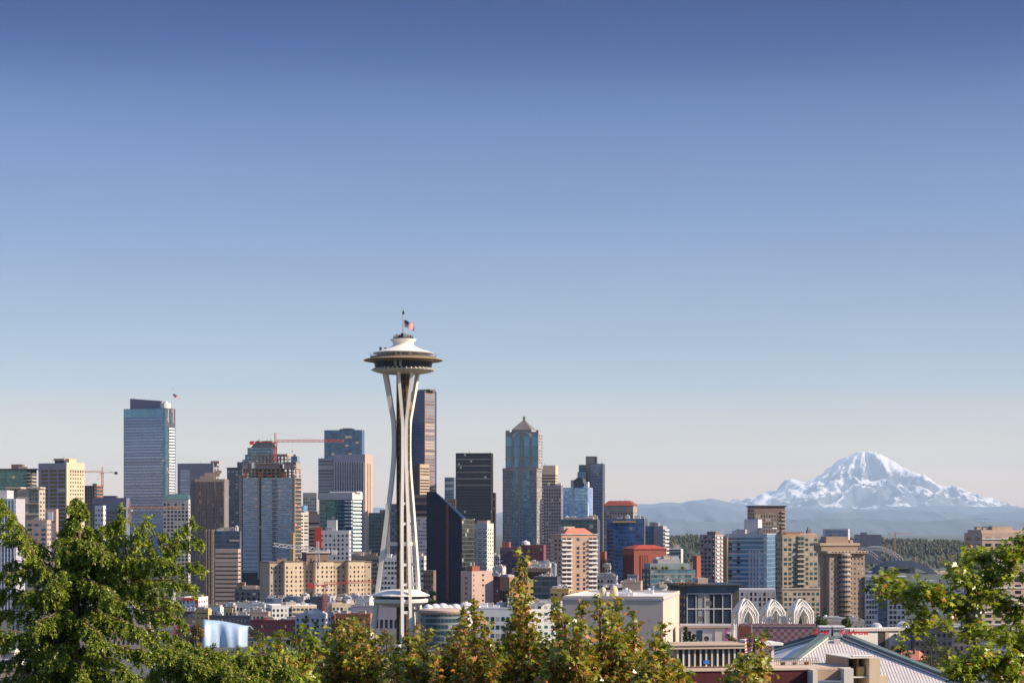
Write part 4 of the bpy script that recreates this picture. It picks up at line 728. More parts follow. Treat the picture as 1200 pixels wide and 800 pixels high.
b.curt('right', curtm('side_blue_glass', (.10, .22, .34), (.16, .24, .32), 3, fh, .2, .08, metal=.5), (0, 1)); b.block('ochre_fin', M['ochre'], 847, 849, 628, 700, .02, .1); b.block('ochre_fin', M['ochre'], 852, 853.2, 630, 690, -.06, -.02); b.block('penthouse', M['palegrey'], 868.5, 885, 608, None, .3, .7); b.block('penthouse', M['grey'], 862, 872, 620, None, .1, .5); b.block('canopy', M['palegrey'], 885, 903, 618, 619, .2, .7); b.units(5, UN, 3)
b = Bld('apartment_block', 'white gridded podium block with ochre strips behind the white arches', 862, 909, 911.5, 690, 1380, 5, M['palegrey'])
b.grid('front', 'window', G['dark'], 9, 3.3, .45, .62, z=(2, b.h - 1.5)); b.grid('front', 'ochre_strip', M['ochre'], 9, b.h, .13, 1, u=(.035, 1.035), z=(2, b.h - 1.5), t=.1, skip=lambda i, j: i % 3 == 1)
b = Bld('apartment_tower', 'brown tower with flat projecting cornice behind white blue tower', 876, 884, 920, 593.5, 2000, -10, M['brown'])
b.curt('front', curtm('brown_tower_glass', (.07, .055, .05), (.22, .17, .14), 2.6, 3.5, .35, .35, metal=.2, var=.7, blind=.2), (.05, .86), (2, b.lz(601))); b.curt('left', curtm('left_dark', (.03, .035, .045), (.1, .08, .07), 3, 3.5, .3, .2)); b.grid('front', 'balcony', M['tan'], 1, 3.5, 1, .35, u=(.87, 1.02), t=1.3, z=(3, b.h - 3)); MB().box(b.x0 - 1, b.x1 + 1, -1, b.d + 1, b.h - .02, b.h + 1.1).build('cornice', M['dkbrown'], b.root)
b = Bld('apartment_tower', 'tan balcony tower with many dark windows right of white blue tower', 908.5, 917, 958.5, 626, 1500, -14, wallm('sand_stone', (.42, .33, .24)))
fh = 3.4; b.grid('front', 'window', G['teal'], 3, fh, .66, .58, u=(.02, .40), z=(3, b.h - 2)); b.grid('front', 'window', G['teal'], 3, fh, .66, .58, u=(.62, 1.0), z=(3, b.h - 2), cap=170)
b.curt('front', curtm('bay_teal', (.06, .10, .11), (.35, .28, .2), 2.2, fh, .3, .1), (.42, .60), (3, b.h - 1), off=.9); b.grid('front', 'balcony', M['beige'], 1, fh, 1, .3, u=(.40, .62), t=2.0, z=(2, b.lz(640))); b.grid('left', 'window', G['dark'], 3, fh, .5, .5, z=(3, b.h - 2), cap=240)
b.block('penthouse', M['brown'], 917, 944, 623, None, .2, .7); b.block('penthouse', M['rust'], 921, 938, 624.5, None, .0, .2); b.mast(951, 617, 624, .5); b.block('chimney', M['brown'], 949, 953, 620.5, None, .3, .5); b.block('parapet_wall', M['pinktan'], 930, 957, 624.5, None, .02, .3)
b = Bld('apartment_block', 'lower tan wing of the balcony tower behind right hand arch', 916, 918, 961, 690, 1390, -8, MATS['sand_stone']); b.grid('front', 'window', G['teal'], 8, 3.35, .6, .55, z=(2, b.h - 1.5)); MB().box(b.x0 - .3, b.x1 + .3, -.5, b.d, b.h - .02, b.h + .7).build('cornice', M['beige'], b.root)
b = Bld('apartment_tower', 'brown concrete tower with overhanging crown floors and rounded balcony column', 961, 972, 1013.5, 648, 1450, -16, wallm('brown_concrete', (.34, .245, .185), .08))
fh = 3.35; b.grid('front', 'window', G['blue'], 4, fh, .36, .42, u=(.03, .36), z=(2, b.h - 2)); b.grid('front', 'window', G['blue'], 4, fh, .36, .42, u=(.56, .98), z=(2, b.h - 2), cap=200); b.grid('left', 'window_strip', G['black'], 1, b.h, .4, 1, z=(2, b.h - 2), u=(.1, .9))
cxm = b.lx(990); 
MB().lathe([(4.4, 2), (4.4, b.h)], 16, cx=cxm, cy=.9).build('round_bay', curtm('round_bay_glass', (.05, .07, .085), (.34, .25, .19), 2, fh, .35, .2), b.root, smooth=True)
for j in range(22):
    z = b.h - 2 - j * fh
    if z < 4: break
    MB().lathe([(5.0, z), (5.0, z + .8)], 16, cx=cxm, cy=.8).build('balcony', MATS['brown_concrete'], b.root)
MB().box(b.x0 - 2.5, b.x1 + 1.5, -2.5, b.d + 1.5, b.lz(648), b.lz(645.2)).build('crown_slab', M['tan'], b.root); b.grid('front', 'crown_window', G['dark'], 12, 3, .5, .5, z=(b.lz(647.6), b.lz(645.4)), r=(b.x0 - 2.5, b.x1 + 1.5, -2.5, b.d))
b.block('upper_storey', wallm('brown_concrete', ()), 964, 1007, 639, 645.3, .15, .95); b.block('crown_slab', M['tan'], 962, 1009, 636, 638.9, .10, 1); b.block('plant_room', wallm('brown_concrete', ()), 971, 997, 628.5, 636, .25, .85); b.units(3, [M['tan']], 2.5, z=b.lz(636.2)); b.mast(1001, 632, 637)
b = Bld('office_block', 'far white and blue flat block on the hill crest behind brown tower', 964, 994, 998, 619.5, 3400, 12, M['palegrey'], depth=50); b.curt('front', curtm('far_blue', (.14, .21, .33), (.25, .3, .4), 8, 30, .05, .04), (.12, .95), (b.h - 60, b.h - 2)); b.block('corner_post', M['white'], 970, 973, 619.2, None, -.02, .1)
b = Bld('office_block', 'far low violet block among trees on the wooded hill crest', 1001, 1033, 1035, 626, 5200, 10, wallm('far_violet', (.16, .15, .18)), base=-20); b.block('penthouse', MATS['far_violet'], 1008, 1016, 623.5)
b = Bld('apartment_block', 'grey apartment block with dark stacked windows below stadium arch', 1013.5, 1062, 1069, 675, 1450, 10, M['palegrey'])
b.grid('front', 'window', G['dark'], 4, 3.4, .62, .6, u=(.03, .30), z=(2, b.h - 2)); b.curt('front', curtm('block_blue', (.06, .08, .15), (.12, .13, .2), 3, 3.4, .2, .1), (.32, .55)); b.grid('front', 'window', G['dark'], 4, 3.4, .62, .6, u=(.58, .98), z=(2, b.h - 2), cap=160); b.block('penthouse', M['grey'], 1031, 1048, 664.5); b.block('penthouse', M['darkgrey'], 1036, 1041, 663); b.units(4, UN, 3); b.grid('right', 'window', G['dark'], 3, 3.4, .5, .5, z=(2, b.h - 2), cap=200)
b = Bld('apartment_block', 'rose tan apartment block with stepped roof storey at right edge', 1145, 1151, 1222, 624, 1300, -9, M['pinktan'], depth=30)
b.grid('front', 'window', G['dark'], 6, 3.6, .62, .52, u=(.02, 1), z=(2, b.h - 2)); b.grid('left', 'window', G['dark'], 2, 3.6, .5, .5, z=(2, b.h - 2)); b.block('upper_storey', M['pinktan'], 1153, 1215, 620.5, None, .15, .9); b.block('upper_storey', M['tan'], 1168, 1192, 616.3, 620.5, .25, .8); b.grid('front', 'floor_band', M['offwhite'], 1, 7.2, 1, .12, z=(2, b.h), t=.4); b.units(4, [M['tan']], 2, z=b.lz(620.5))
# ------------------------------------------------------------ the observation tower
def KID(e, n): return next(c for c in e.children if c.name.split('.')[0] == n)
def tower():
    D = 1200.0; k = D / F; AX = 472.6; ax = (AX - HX) * k; e = empty('observation_tower', (ax, D, 0), 0, 'white tripod observation tower with flying saucer top, tallest thing in the view', 'tower')
    Z = lambda py: Zat(py, D)
    ow = wallm('tower_white', (.82, .77, .68), .05, rough=.55); gold = wallm('tower_gold', (.27, .18, .10), .1, rough=.5); dk = wallm('tower_dark', (.045, .042, .04), .25); lat = wallm('lift_lattice', (.30, .20, .09), .3)
    gl = curtm('tower_glass', (.015, .022, .03), (.05, .045, .04), 1.5, 9, .04, .06, metal=.15, blind=.03)
    # legs
    S = [(752, 18.3, 2.45), (740, 17.3, 2.4), (700, 14.7, 2.2), (650, 11.7, 2.0), (600, 8.7, 1.65), (565, 6.6, 1.2), (540, 5.5, .95), (520, 5.1, .92), (503, 5.3, .95), (491, 5.7, 1.2), (475, 7.0, 2.0), (455, 8.6, 3.0), (436, 10.2, 3.75)]
    def cat(i, t, c):
        P = [S[max(0, min(len(S) - 1, i + q))][c] for q in (-1, 0, 1, 2)]
        return .5 * ((2 * P[1]) + (-P[0] + P[2]) * t + (2 * P[0] - 5 * P[1] + 4 * P[2] - P[3]) * t * t + (-P[0] + 3 * P[1] - 3 * P[2] + P[3]) * t ** 3)
    for a in (-95, 9, 155):
        a = rad(a); rd = Vector((math.sin(a), -math.cos(a), 0)); tg = Vector((math.cos(a), math.sin(a), 0))
        leg = None
        for s in (-1, 1):
            pts = []
            for i in range(len(S) - 1):
                for q in range(4):
                    t = q / 4; y, r, h = (cat(i, t, 0), cat(i, t, 1), cat(i, t, 2)); pts.append(rd * r + tg * (s * h) + Vector((0, 0, Z(y))))
            y, r, h = S[-1]; pts.append(rd * r + tg * (s * h) + Vector((0, 0, Z(y))))
            MB().beam(pts, 1.75, 2.3, tg).build('leg', ow, e)
        for py in (590, 613.5, 661, 684, 716):
            for i in range(len(S) - 1):
                if S[i][0] >= py >= S[i + 1][0]:
                    t = (S[i][0] - py) / (S[i][0] - S[i + 1][0]); r = S[i][1] + (S[i + 1][1] - S[i][1]) * t; h = S[i][2] + (S[i + 1][2] - S[i][2]) * t
            c = rd * r + Vector((0, 0, Z(py))); MB().beam([c - tg * h, c + tg * h], 1.5, 1.5, (0, 0, 1)).build('cross_bar', ow, e)
        # spoke from the core at the brace level and panel between the beams around the waist
        r = 9.4; MB().beam([rd * 2.4 + Vector((0, 0, Z(637))), rd * 10.8 + Vector((0, 0, Z(637)))], 1.9, 2.2, tg).build('spoke', ow, e)
        r = 5.2; MB().beam([rd * 2.4 + Vector((0, 0, Z(494))), rd * 5.4 + Vector((0, 0, Z(494)))], 1.4, 1.6, tg).build('spoke', ow, e)
    # core with lift rails
    KP = {'core': MB().prism([(3.6 * math.cos(q * PI / 3), 3.6 * math.sin(q * PI / 3)) for q in range(6)], 0, Z(436)).build('core', dk, e)}
    m = MB(); 
    for q in range(6):
        aq = q * PI / 3; m.tube((3.7 * math.cos(aq), 3.7 * math.sin(aq), 0), (3.7 * math.cos(aq), 3.7 * math.sin(aq), Z(436)), .22, n=4)
        for j in range(60):
            z = Z(436) * j / 60; z2 = Z(436) * (j + 1) / 60; a2 = (q + 1) * PI / 3
            m.tube((3.7 * math.cos(aq), 3.7 * math.sin(aq), z), (3.7 * math.cos(a2), 3.7 * math.sin(a2), z2 if j % 2 else z), .12, n=4)
    m.build('lift_lattice', lat, KP['core'])
    for aq, zz in ((rad(-60), Z(560)), (rad(-100), Z(640)), (rad(30), Z(480))):
        MB().box(-1.0, 1.0, -1.0, 1.0, 0, 3.6).hip(-1, 1, -1, 1, 3.6, 4.4, .5, .5).build('lift_car', gold, e, loc=(4.3 * math.cos(aq), 4.3 * math.sin(aq), zz), rot=(0, 0, aq))
    # saucer
    L = lambda prof, mat, nm, n=64, sm=True: MB().lathe([(r, Z(y)) for r, y in prof], n).build(nm, mat, e, smooth=sm)
    L([(5, 438.5), (9, 438.2), (12.0, 437.4), (15, 435.8), (17.2, 434.2), (17.8, 433.6), (17.5, 433.3), (5, 433.2)], wallm('saucer_soffit', (.62, .55, .45), .08), 'saucer', 64)
    L([(17.0, 433.35), (16.2, 432.4), (15.5, 431.2), (5, 431.1)], dk, 'saucer_top', 64)
    m = MB()
    for q in range(40):                                    # radial fins under and around the lower rim
        aq = 2 * PI * q / 40; c, s = math.cos(aq), math.sin(aq); w = .34
        pr = [(13.6, 436.9), (15.2, 436.1), (17.9, 434.1), (18.0, 433.3), (16.3, 431.2), (15.5, 431.2)]
        vs = [(r * c - t * s * w, r * s + t * c * w, Z(y)) for t in (-1, 1) for r, y in pr]; n = len(pr)
        m.add(vs, [tuple(range(n))[::-1], tuple(range(n, 2 * n))] + [(i, (i + 1) % n, n + (i + 1) % n, n + i) for i in range(n)])
    m.build('fin', ow, KID(e, 'saucer'))
    L([(15.6, 431.3), (16.4, 424.4), (15.8, 424.0), (5, 424.0)], gl, 'restaurant_glass', 48, False)
    m = MB()
    for q in range(48):
        aq = 2 * PI * q / 48; m.tube((15.72 * math.cos(aq), 15.72 * math.sin(aq), Z(431.3)), (16.5 * math.cos(aq), 16.5 * math.sin(aq), Z(424.4)), .09, n=4)
    m.build('window_frame', dk, KID(e, 'restaurant_glass'))
    L([(15.9, 424.4), (19, 424.0), (21.6, 422.9), (22.3, 422.3), (22.0, 421.7), (20, 420.8), (18.4, 419.9), (17.6, 419.4), (15, 419.2)], gold, 'halo', 72)
    L([(18.45, 419.85), (22.1, 421.65), (22.35, 422.25), (21.9, 422.7), (22.1, 422.25), (18.45, 420.1)], wallm('halo_rim', (.34, .24, .14), .1), 'halo_rim', 72)
    m = MB()
    for q in range(72):
        aq = 2 * PI * q / 72; c, s = math.cos(aq), math.sin(aq); m.tube((16.5 * c, 16.5 * s, Z(424.3)), (21.9 * c, 21.9 * s, Z(422.75)), .16, n=4)
    m.build('halo_rib', wallm('rib_tan', (.50, .40, .27)), KID(e, 'halo'))
    L([(18.4, 419.9), (18.6, 418.3), (18.2, 418.3), (18.0, 419.4)], wallm('deck_parapet', (.17, .14, .12), .1), 'deck_parapet', 64)
    m = MB()
    for q in range(60):
        aq = 2 * PI * q / 60; c, s = math.cos(aq), math.sin(aq); m.tube((18.4 * c, 18.4 * s, Z(418.3)), (18.9 * c, 18.9 * s, Z(414.2)), .07, n=4)
        a2 = 2 * PI * (q + 1) / 60
        for zz, rr in ((Z(414.2), 18.9), (Z(416.2), 18.65)): m.tube((rr * c, rr * s, zz), (rr * math.cos(a2), rr * math.sin(a2), zz), .06, n=4)
    m.build('railing', M['steel'], KID(e, 'deck_parapet'))
    L([(15.2, 419.3), (15.2, 414.4), (5, 414.3)], curtm('deck_glass', (.05, .035, .028), (.16, .10, .06), 1.3, 9, .05, .2, metal=.2, var=.8, blind=.2), 'deck_glass', 48, False)
    L([(15.0, 414.8), (16.9, 414.5), (17.0, 413.7), (15.6, 412.7), (12.8, 410.8), (9.6, 408.5), (7.2, 406.3), (6.0, 404.6), (5.6, 403.0), (5.9, 401.2), (6.7, 399.4), (7.4, 398.2), (7.3, 397.6), (5, 397.5)], ow, 'roof', 72)
    m = MB()
    for q in range(26):
        aq = 2 * PI * q / 26; c, s = math.cos(aq), math.sin(aq); m.tube((5.5 * c, 5.5 * s, Z(397.6)), (5.5 * c, 5.5 * s, Z(394.5 - 2 * ((q * 7) % 3 == 0))), .13, n=4)
        a2 = 2 * PI * (q + 1) / 26; m.tube((5.5 * c, 5.5 * s, Z(395.2)), (5.5 * math.cos(a2), 5.5 * math.sin(a2), Z(395.2)), .12, n=4)
    m.lathe([(4.9, Z(397.6)), (4.9, Z(396))], 24); m.build('crown_rail', dk, KID(e, 'roof'))
    rr = random.Random(3)
    for q in range(9):
        aq = q * .7; r = 3.9; MB().box(-.5, .5, -.5, .5, 0, rr.uniform(1.2, 2.8)).build('crown_equipment', [dk, M['steel'], gold][q % 3], KID(e, 'roof'), loc=(r * math.cos(aq), r * math.sin(aq), Z(396)), rot=(0, 0, aq))
    MB().lathe([(1.4, Z(396)), (1.4, Z(390.5)), (.5, Z(390.3))], 12).build('spire_base', dk, e)
    m = MB().tube((0, 0, Z(390.5)), (0, 0, Z(368)), .42, .30, 8); m.build('spire', M['steel'], e)
    MB().lathe([(.3, Z(368.2)), (.75, Z(367.4)), (.55, Z(365.5)), (.2, Z(364)), (.01, Z(362.6))], 10).build('beacon', dk, KID(e, 'spire'))
    o = flag_mesh(6.2, 3.9, 1.0).build('flag', FL, e); o.location = (.45, 0, Z(374.8))
    for aq, r, h in ((3.6, 11.5, 1.6), (2.9, 13, 1.2)): MB().box(-.6, .6, -.5, .5, -.6, h).build('roof_equipment', dk, e, loc=(r * math.cos(-aq), r * math.sin(-aq), Z(409.6)))
    # lower restaurant ring
    L2 = lambda prof, mat, nm, n=20: MB().lathe([(r, Z(y)) for r, y in prof], n, cx=-1.5).build(nm, mat, e)
    L2([(3.6, 689.8), (9.5, 690.6), (13, 693.4), (16.3, 696.6), (16.4, 697.6), (15.2, 698.0), (4, 698.2)], ow, 'lower_roof'); L2([(14.2, 698.1), (14.0, 701.4), (4, 701.4)], gl, 'lower_glass'); L2([(15.3, 701.2), (15.6, 702.2), (15.2, 705.2), (13.2, 707.4), (10, 709.8), (4, 710.4)], ow, 'lower_ring')
    m = MB()
    for q in range(40):
        aq = 2 * PI * q / 40; c, s = math.cos(aq), math.sin(aq); m.tube((15.5 * c - 1.5, 15.5 * s, Z(702)), (13.3 * c - 1.5, 13.3 * s, Z(707.6)), .16, n=4)
    m.build('ring_rib', gold, KID(e, 'lower_ring'))
tower()
# ------------------------------------------------------------ low buildings around the foot of the hill
def low(label, L, R, top, D, wall, th=6, C=None, win=None, roof='gravel', n=3, name='low_block', depth=None, cat='building', fh=3.6, group=None, seed=1):
    """low flat roofed block; win = (columns, glass, width share, height share)"""
    if C is None: C = R - (R - L) * .07 if th >= 0 else L + (R - L) * .07
    b = Bld(name, label, L, C, R, top, D, th, wall, depth=depth, roof=M[roof], cat=cat, group=group)
    if win:
        nx, g, ww, wh = win; b.grid('front', 'window', g, nx, fh, ww, wh, z=(1.5, b.h - .8)); sd = 'right' if th >= 0 else 'left'
        b.grid(sd, 'window', g, max(2, int(b.d / 5)), fh, ww, wh, z=(1.5, b.h - .8))
    if n: b.units(n + 2, UN, 2.6, seed=seed)
    return b
D_, P_, T_ = G['dark'], G['pale'], G['teal']
b = low('small white block framed in orange red at top and right', 213, 234, 701, 1500, M['white'], 8, C=232.5, win=(4, D_, .35, .5), n=0, depth=24); b.block('red_frame', M['redpaint'], 212.6, 232.5, 700.2, 703.2, -.03, .0); b.block('red_frame', M['redpaint'], 230.8, 232.7, 703.3, 714, -.03, 0); b.units(1, UN, 2)
low('grey brown low block with pale windows right of conifer', 208, 231, 716, 1330, M['brown'], 6, win=(4, P_, .5, .5), n=2)
b = low('yellow ochre stucco house cube with dark ribbon window', 229.5, 248, 715.5, 1300, M['yellow'], 14, C=244, win=None, n=1); b.grid('front', 'window_band', D_, 1, 4, .75, .3, z=(b.lz(720), b.lz(716.5))); b.grid('front', 'window', D_, 3, 4, .3, .5, z=(b.lz(726), b.lz(722)))
low('small white cube house beside the ochre cube', 247, 262, 713, 1380, M['white'], 16, C=258, win=(3, D_, .4, .45), n=3)
low('pale stepped roof block behind the charcoal terrace', 262, 277, 710.5, 1420, M['offwhite'], 12, win=(4, D_, .4, .45), n=5, seed=3)
low('cream small flat block left of the long lilac white block', 264, 273, 714, 1360, M['yellow'], 12, win=(2, D_, .5, .4), n=0)
b = low('long lilac white apartment block with flat white roof', 272, 312, 708.5, 1520, M['palegrey'], 7, win=(9, D_, .6, .45), roof='whiteroof', n=4, C=310)
b = low('white apartment block with square windows and cream end', 317, 371, 710.5, 1440, M['white'], -14, C=318.5, win=(11, D_, .5, .52), roof='whiteroof', n=5, depth=30); b.block('end_bay', M['cream'], 342, 370.8, 709.7, 722, -.04, .0); xa, xb = b.lx(342), b.lx(370.8); b.grid('front', 'end_window', G['teal'], 6, 3.6, .7, .5, z=(b.lz(722), b.lz(711.3)), r=(xa, xb, -.04 * b.d, 0))
b = low('charcoal terrace block with white framed windows behind silver museum', 245, 297, 722.5, 1290, M['slate'], 7, win=(11, P_, .42, .5), n=3, C=294)
low('tan and brick roof level block right of the ochre cube', 281, 317, 718, 1370, M['pinktan'], 7, win=(7, D_, .4, .4), n=6, seed=4)
low('small dark roof storey with white frames above tan block', 281, 297, 716.5, 1385, M['darkgrey'], 8, win=(4, P_, .4, .5), n=0); low('red brown roof storey beside the dark roof storey', 297, 308, 716, 1390, M['redbrick'], 8, win=(3, D_, .5, .5), n=1)
b = low('long maroon brick block with small green windows', 293, 357, 728, 1250, M['maroon'], 6, win=(11, T_, .3, .42), n=2, C=354)
for px, py, mm in ((310, 724, 'redpaint'), (330, 724.5, 'greenroof'), (322, 725, 'white'), (340, 725, 'rust')): b.block('roof_unit', M[mm], px - 2, px + 2, py, 727.9, .3, .6)
for (L, R, t, mm, lab) in ((310, 321, 702, 'blueroof', 'dark blue roof box leftmost in row behind white apartments'), (321, 331.5, 702, 'lilac', 'pale lilac ribbed box beside dark blue roof box'), (334, 348, 700.5, 'blueroof', 'dark blue box second in row behind white apartments'), (348, 357, 700, 'lilac', 'lilac box with small dark windows beside second dark blue box'), (363, 379, 700, 'slate', 'charcoal block with pale windows behind the red crane mast'), (379, 388, 700, 'lilac', 'lilac wall block just right of the red crane mast'), (399, 406, 699.5, 'blueroof', 'small navy box below the tan apartment house'), (406, 421, 699.5, 'lilac', 'lilac box with round tank below tan apartment house')):
    b = low(lab, L, R, t, 1540, M[mm], 8, C=R - 1.2, win=((3, D_, .3, .3) if mm == 'lilac' else None), n=1, depth=20)
b = low('lilac white apartment block with square windows and dark glass stair', 346, 388, 721, 1200, M['palegrey'], 10, C=381, win=(6, D_, .45, .5), n=2, roof='whiteroof')
b = low('cream apartment row with broad windows right of red crane', 388, 421, 708.5, 1430, M['cream'], -12, C=389, win=(7, T_, .62, .55), n=4, depth=24)
low('white cube block with small windows left of observation tower leg', 417, 438, 702.5, 1470, M['white'], 14, C=433, win=(5, D_, .25, .35), n=3, roof='whiteroof')
low('orange roof terrace storey below the navy box', 394, 418, 704, 1500, M['rust'], 8, win=(6, D_, .5, .5), n=4)
b = low('wide lilac museum wall with square windows behind tower legs', 411, 492, 711, 1330, wallm('museum_lilac', (.31, .285, .34), .08), 3, win=None, n=3, C=491, fh=4); b.grid('front', 'window', D_, 9, 6.2, .55, .58, u=(.35, .98), z=(1, b.lz(722))); b.grid('front', 'banner', wallm('banner_blue', (.05, .07, .28)), 1, 8, .9, .9, u=(.19, .25), z=(b.lz(719), b.lz(713.5))); b.grid('front', 'banner', MATS['banner_blue'], 1, 8, .9, .9, u=(.80, .85), z=(b.lz(722), b.lz(716)))
low('orange brick warehouse with rows of small windows', 388, 436.5, 720.5, 1230, M['rust'], 9, C=434, win=(10, D_, .45, .42), n=2, roof='whiteroof')
low('narrow brown brick end beside the orange brick warehouse', 383, 393, 722, 1225, M['redbrick'], 8, win=(2, D_, .5, .5), n=1)
low('low white roofed hall at the foot of the observation tower', 418, 470, 757, 1080, M['palegrey'], 5, win=(8, G['blue'], .6, .5), n=3, roof='blueroof')
# round glass hall with bubble roofs
b = empty('round_hall', W(517, 752, 1130), 0, 'round teal glass hall with white drum rim and bubble roofs behind it', 'building')
k = 1130 / F; zz = lambda py: Zat(py, 1130) - Zat(752, 1130)
MB().lathe([(25 * k, -8), (25 * k, zz(719)), (24 * k, zz(718.5)), (5, zz(718))], 48).build('glass_drum', curtm('drum_glass', (.04, .065, .075), (.17, .21, .21), 2, 3.2, .35, .06, metal=.35), b, smooth=False)
MB().lathe([(25.5 * k, zz(718.5)), (27 * k, zz(716)), (27 * k, zz(714)), (24 * k, zz(713)), (10, zz(712.5))], 48).build('roof_ring', M['pinktan'], b)
MB().prism([(-26 * k, 4), (-14 * k, -6), (-10 * k, 10), (-24 * k, 14)], zz(722), [zz(714), zz(712), zz(711), zz(714)]).build('white_prow', M['white'], b)
wh = metalm('bubble_white', (.66, .62, .62), .35)
for i, (px, w) in enumerate(((502, 8), (510, 9), (519, 10), (527, 7), (534, 9), (546, 13))):
    e2 = empty('bubble_roof', W(px, 713, 1175 + 6 * i), 0, ['leftmost small white bubble roof behind round glass hall', 'second white bubble roof from the left behind round hall', 'middle larger white bubble roof behind round glass hall', 'fourth white bubble roof, narrower, behind round hall', 'fifth white bubble roof above the round hall rim', 'broad pale dome rightmost of the bubble roofs, by pink block'][i], 'dome roof', 'white bubble roofs'); r = w * .34
    MB().lathe([(r * math.cos(a), r * .95 * math.sin(a)) for a in np.linspace(-.1, 1.5, 12)] + [(.01, r * .95)], 20).build('shell', wh, e2, smooth=True); MB().lathe([(r * .85, -12), (r * .85, -.3)], 20).build('drum', M['white'], e2)
# right of the observation tower
b = low('long white gallery block with teal windows behind the middle maples', 556, 643, 713.5, 1140, M['white'], 5, C=611, win=None, roof='whiteroof', n=6, depth=40); b.grid('front', 'window', T_, 9, 4.6, .62, .5, z=(1, b.h - 3)); b.grid('right', 'window', T_, 4, 4.6, .5, .5, z=(1, b.h - 3)); b.block('roof_storey', M['palegrey'], 592.5, 613, 701, None, .3, .9)
low('white side wing with teal windows left of cream hall', 612, 659, 706, 1180, M['white'], -8, C=613, win=(6, T_, .5, .42), roof='whiteroof', n=3)
b = Bld('office_block', 'purple maroon brick office block with blue windows mid centre', 586, 612, 616, 641, 1800, 8, wallm('purple_brick', (.15, .075, .105))); b.grid('front', 'window', G['blue'], 6, 3.9, .42, .45, z=(2, b.h - 2)); b.block('penthouse', M['redbrick'], 588, 596, 635, None, .1, .6)
b = Bld('office_block', 'dark red brick block with arched roof light right of purple block', 609, 637, 640, 638, 1850, 8, wallm('dark_red_brick', (.20, .065, .075))); b.grid('front', 'window', G['blue'], 5, 4, .35, .4, z=(2, b.h - 2)); MB().lathe([(4, b.h), (3.4, b.h + 2.5), (.01, b.h + 4)], 14, cx=b.lx(615), cy=6).build('roof_light', wh, b.root)
low('maroon blank block behind the brown cornered block', 578, 588, 675, 1480, M['maroon'], 10, win=(3, D_, .35, .4), n=2)
low('cream roof plant storey between pink block and purple block', 577, 593, 666, 1620, M['offwhite'], 14, C=589, win=(2, D_, .3, .3), n=3)
low('thin white office slab deep between the towers left of purple block', 578, 586, 652, 2000, M['lilac'], 12, win=(3, D_, .4, .45), n=1)
b = low('orange brown block with dark ribbed front', 586, 606, 677.5, 1400, wallm('orange_brown', (.42, .22, .12)), 40, C=597, win=None, n=1); b.grid('front', 'rib', M['dkbrown'], 4, b.h, .45, 1, z=(1, b.h - 8), t=.7); b.grid('front', 'window', G['blue'], 3, 4, .4, .5, z=(1, b.h - 9))
low('orange tan block lit on the right behind tall maple leader', 598, 634, 684, 1380, M['ochre'], -10, C=600, win=(5, D_, .6, .4), n=1)
b = low('wide grey block with dark recessed upper floor behind maples', 600, 647, 667, 1500, M['brown'], 5, win=None, n=5, C=645); b.grid('front', 'window_band', G['black'], 1, 9, .9, .7, z=(b.lz(680), b.lz(668)))
low('white plant covered roof block above the wide grey block', 619, 646, 661.5, 1560, M['offwhite'], 8, win=(6, D_, .4, .4), n=8, roof='whiteroof', seed=9)
b = low('dark glass office block with grey roof screen left of cream hall', 625, 657, 677, 1330, M['slate'], 8, C=653, win=None, n=3); b.curt('front', curtm('smoke_glass', (.06, .085, .11), (.10, .11, .12), 5, 4, .3, .06)); 
low('ochre terrace block beside dark glass block above the cream hall', 645, 668, 691, 1250, M['ochre'], 8, win=(5, D_, .6, .4), n=2)
low('pale grey stucco block low under the peach tower', 640, 652, 662, 1600, M['palegrey'], 10, win=None, n=2)
low('grey low block between peach tower and blue glass block', 700, 724, 676, 1430, M['grey'], 8, win=(6, D_, .5, .45), n=4)
low('small white balcony house below the blue glass block', 709, 716, 664, 1500, M['offwhite'], 8, win=(2, D_, .5, .45), n=1)
low('plain tan stucco box just above the cream hall roof', 727, 753, 683, 1250, M['pinktan'], 6, win=None, n=2, C=751)
low('small slate blue roof box on the tan stucco box row', 735, 748, 675, 1300, wallm('slate_blue', (.20, .22, .28)), 6, win=None, n=0)
low('dark roofed low block behind left end of the tan stucco box', 705, 731, 690, 1200, M['darkgrey'], 6, win=(4, D_, .4, .4), n=4)
low('white balconied house in front of the teal terrace block', 764, 782, 688, 1230, M['white'], -6, win=(4, D_, .6, .45), n=1); low('slate house with pitched look between white houses', 776, 792, 685, 1240, M['slate'], 8, win=(3, D_, .5, .4), n=2)
low('olive glass low block left of black steel framed block', 780, 806, 687, 1300, M['darkgrey'], 8, win=(7, T_, .5, .45), n=2)
# cream blank hall
b = Bld('hall', 'large blank cream hall with shaded front and bright sunlit end', 660, 777, 796, 701, 950, 9, wallm('cream_panels', (.60, .50, .41), .04, panel=(11, 60, .25)), roof=M['whiteroof'])
MB().box(b.x0 - .3, b.x1 + .3, -.3, b.d + .3, b.h - .9, b.h + .02).build('coping', M['lilac'], b.root); b.units(5, [M['unitwhite']], 1.6)
for px, s in ((703, 1.0), (716, 1.15)):
    MB().lathe([(1.6 * s, b.h), (1.6 * s, b.h + 3 * s), (1.1 * s, b.h + 4.2 * s), (.01, b.h + 4.8 * s)], 14, cx=b.lx(px), cy=12).build('vent_hood', M['cream'], b.root, smooth=True)
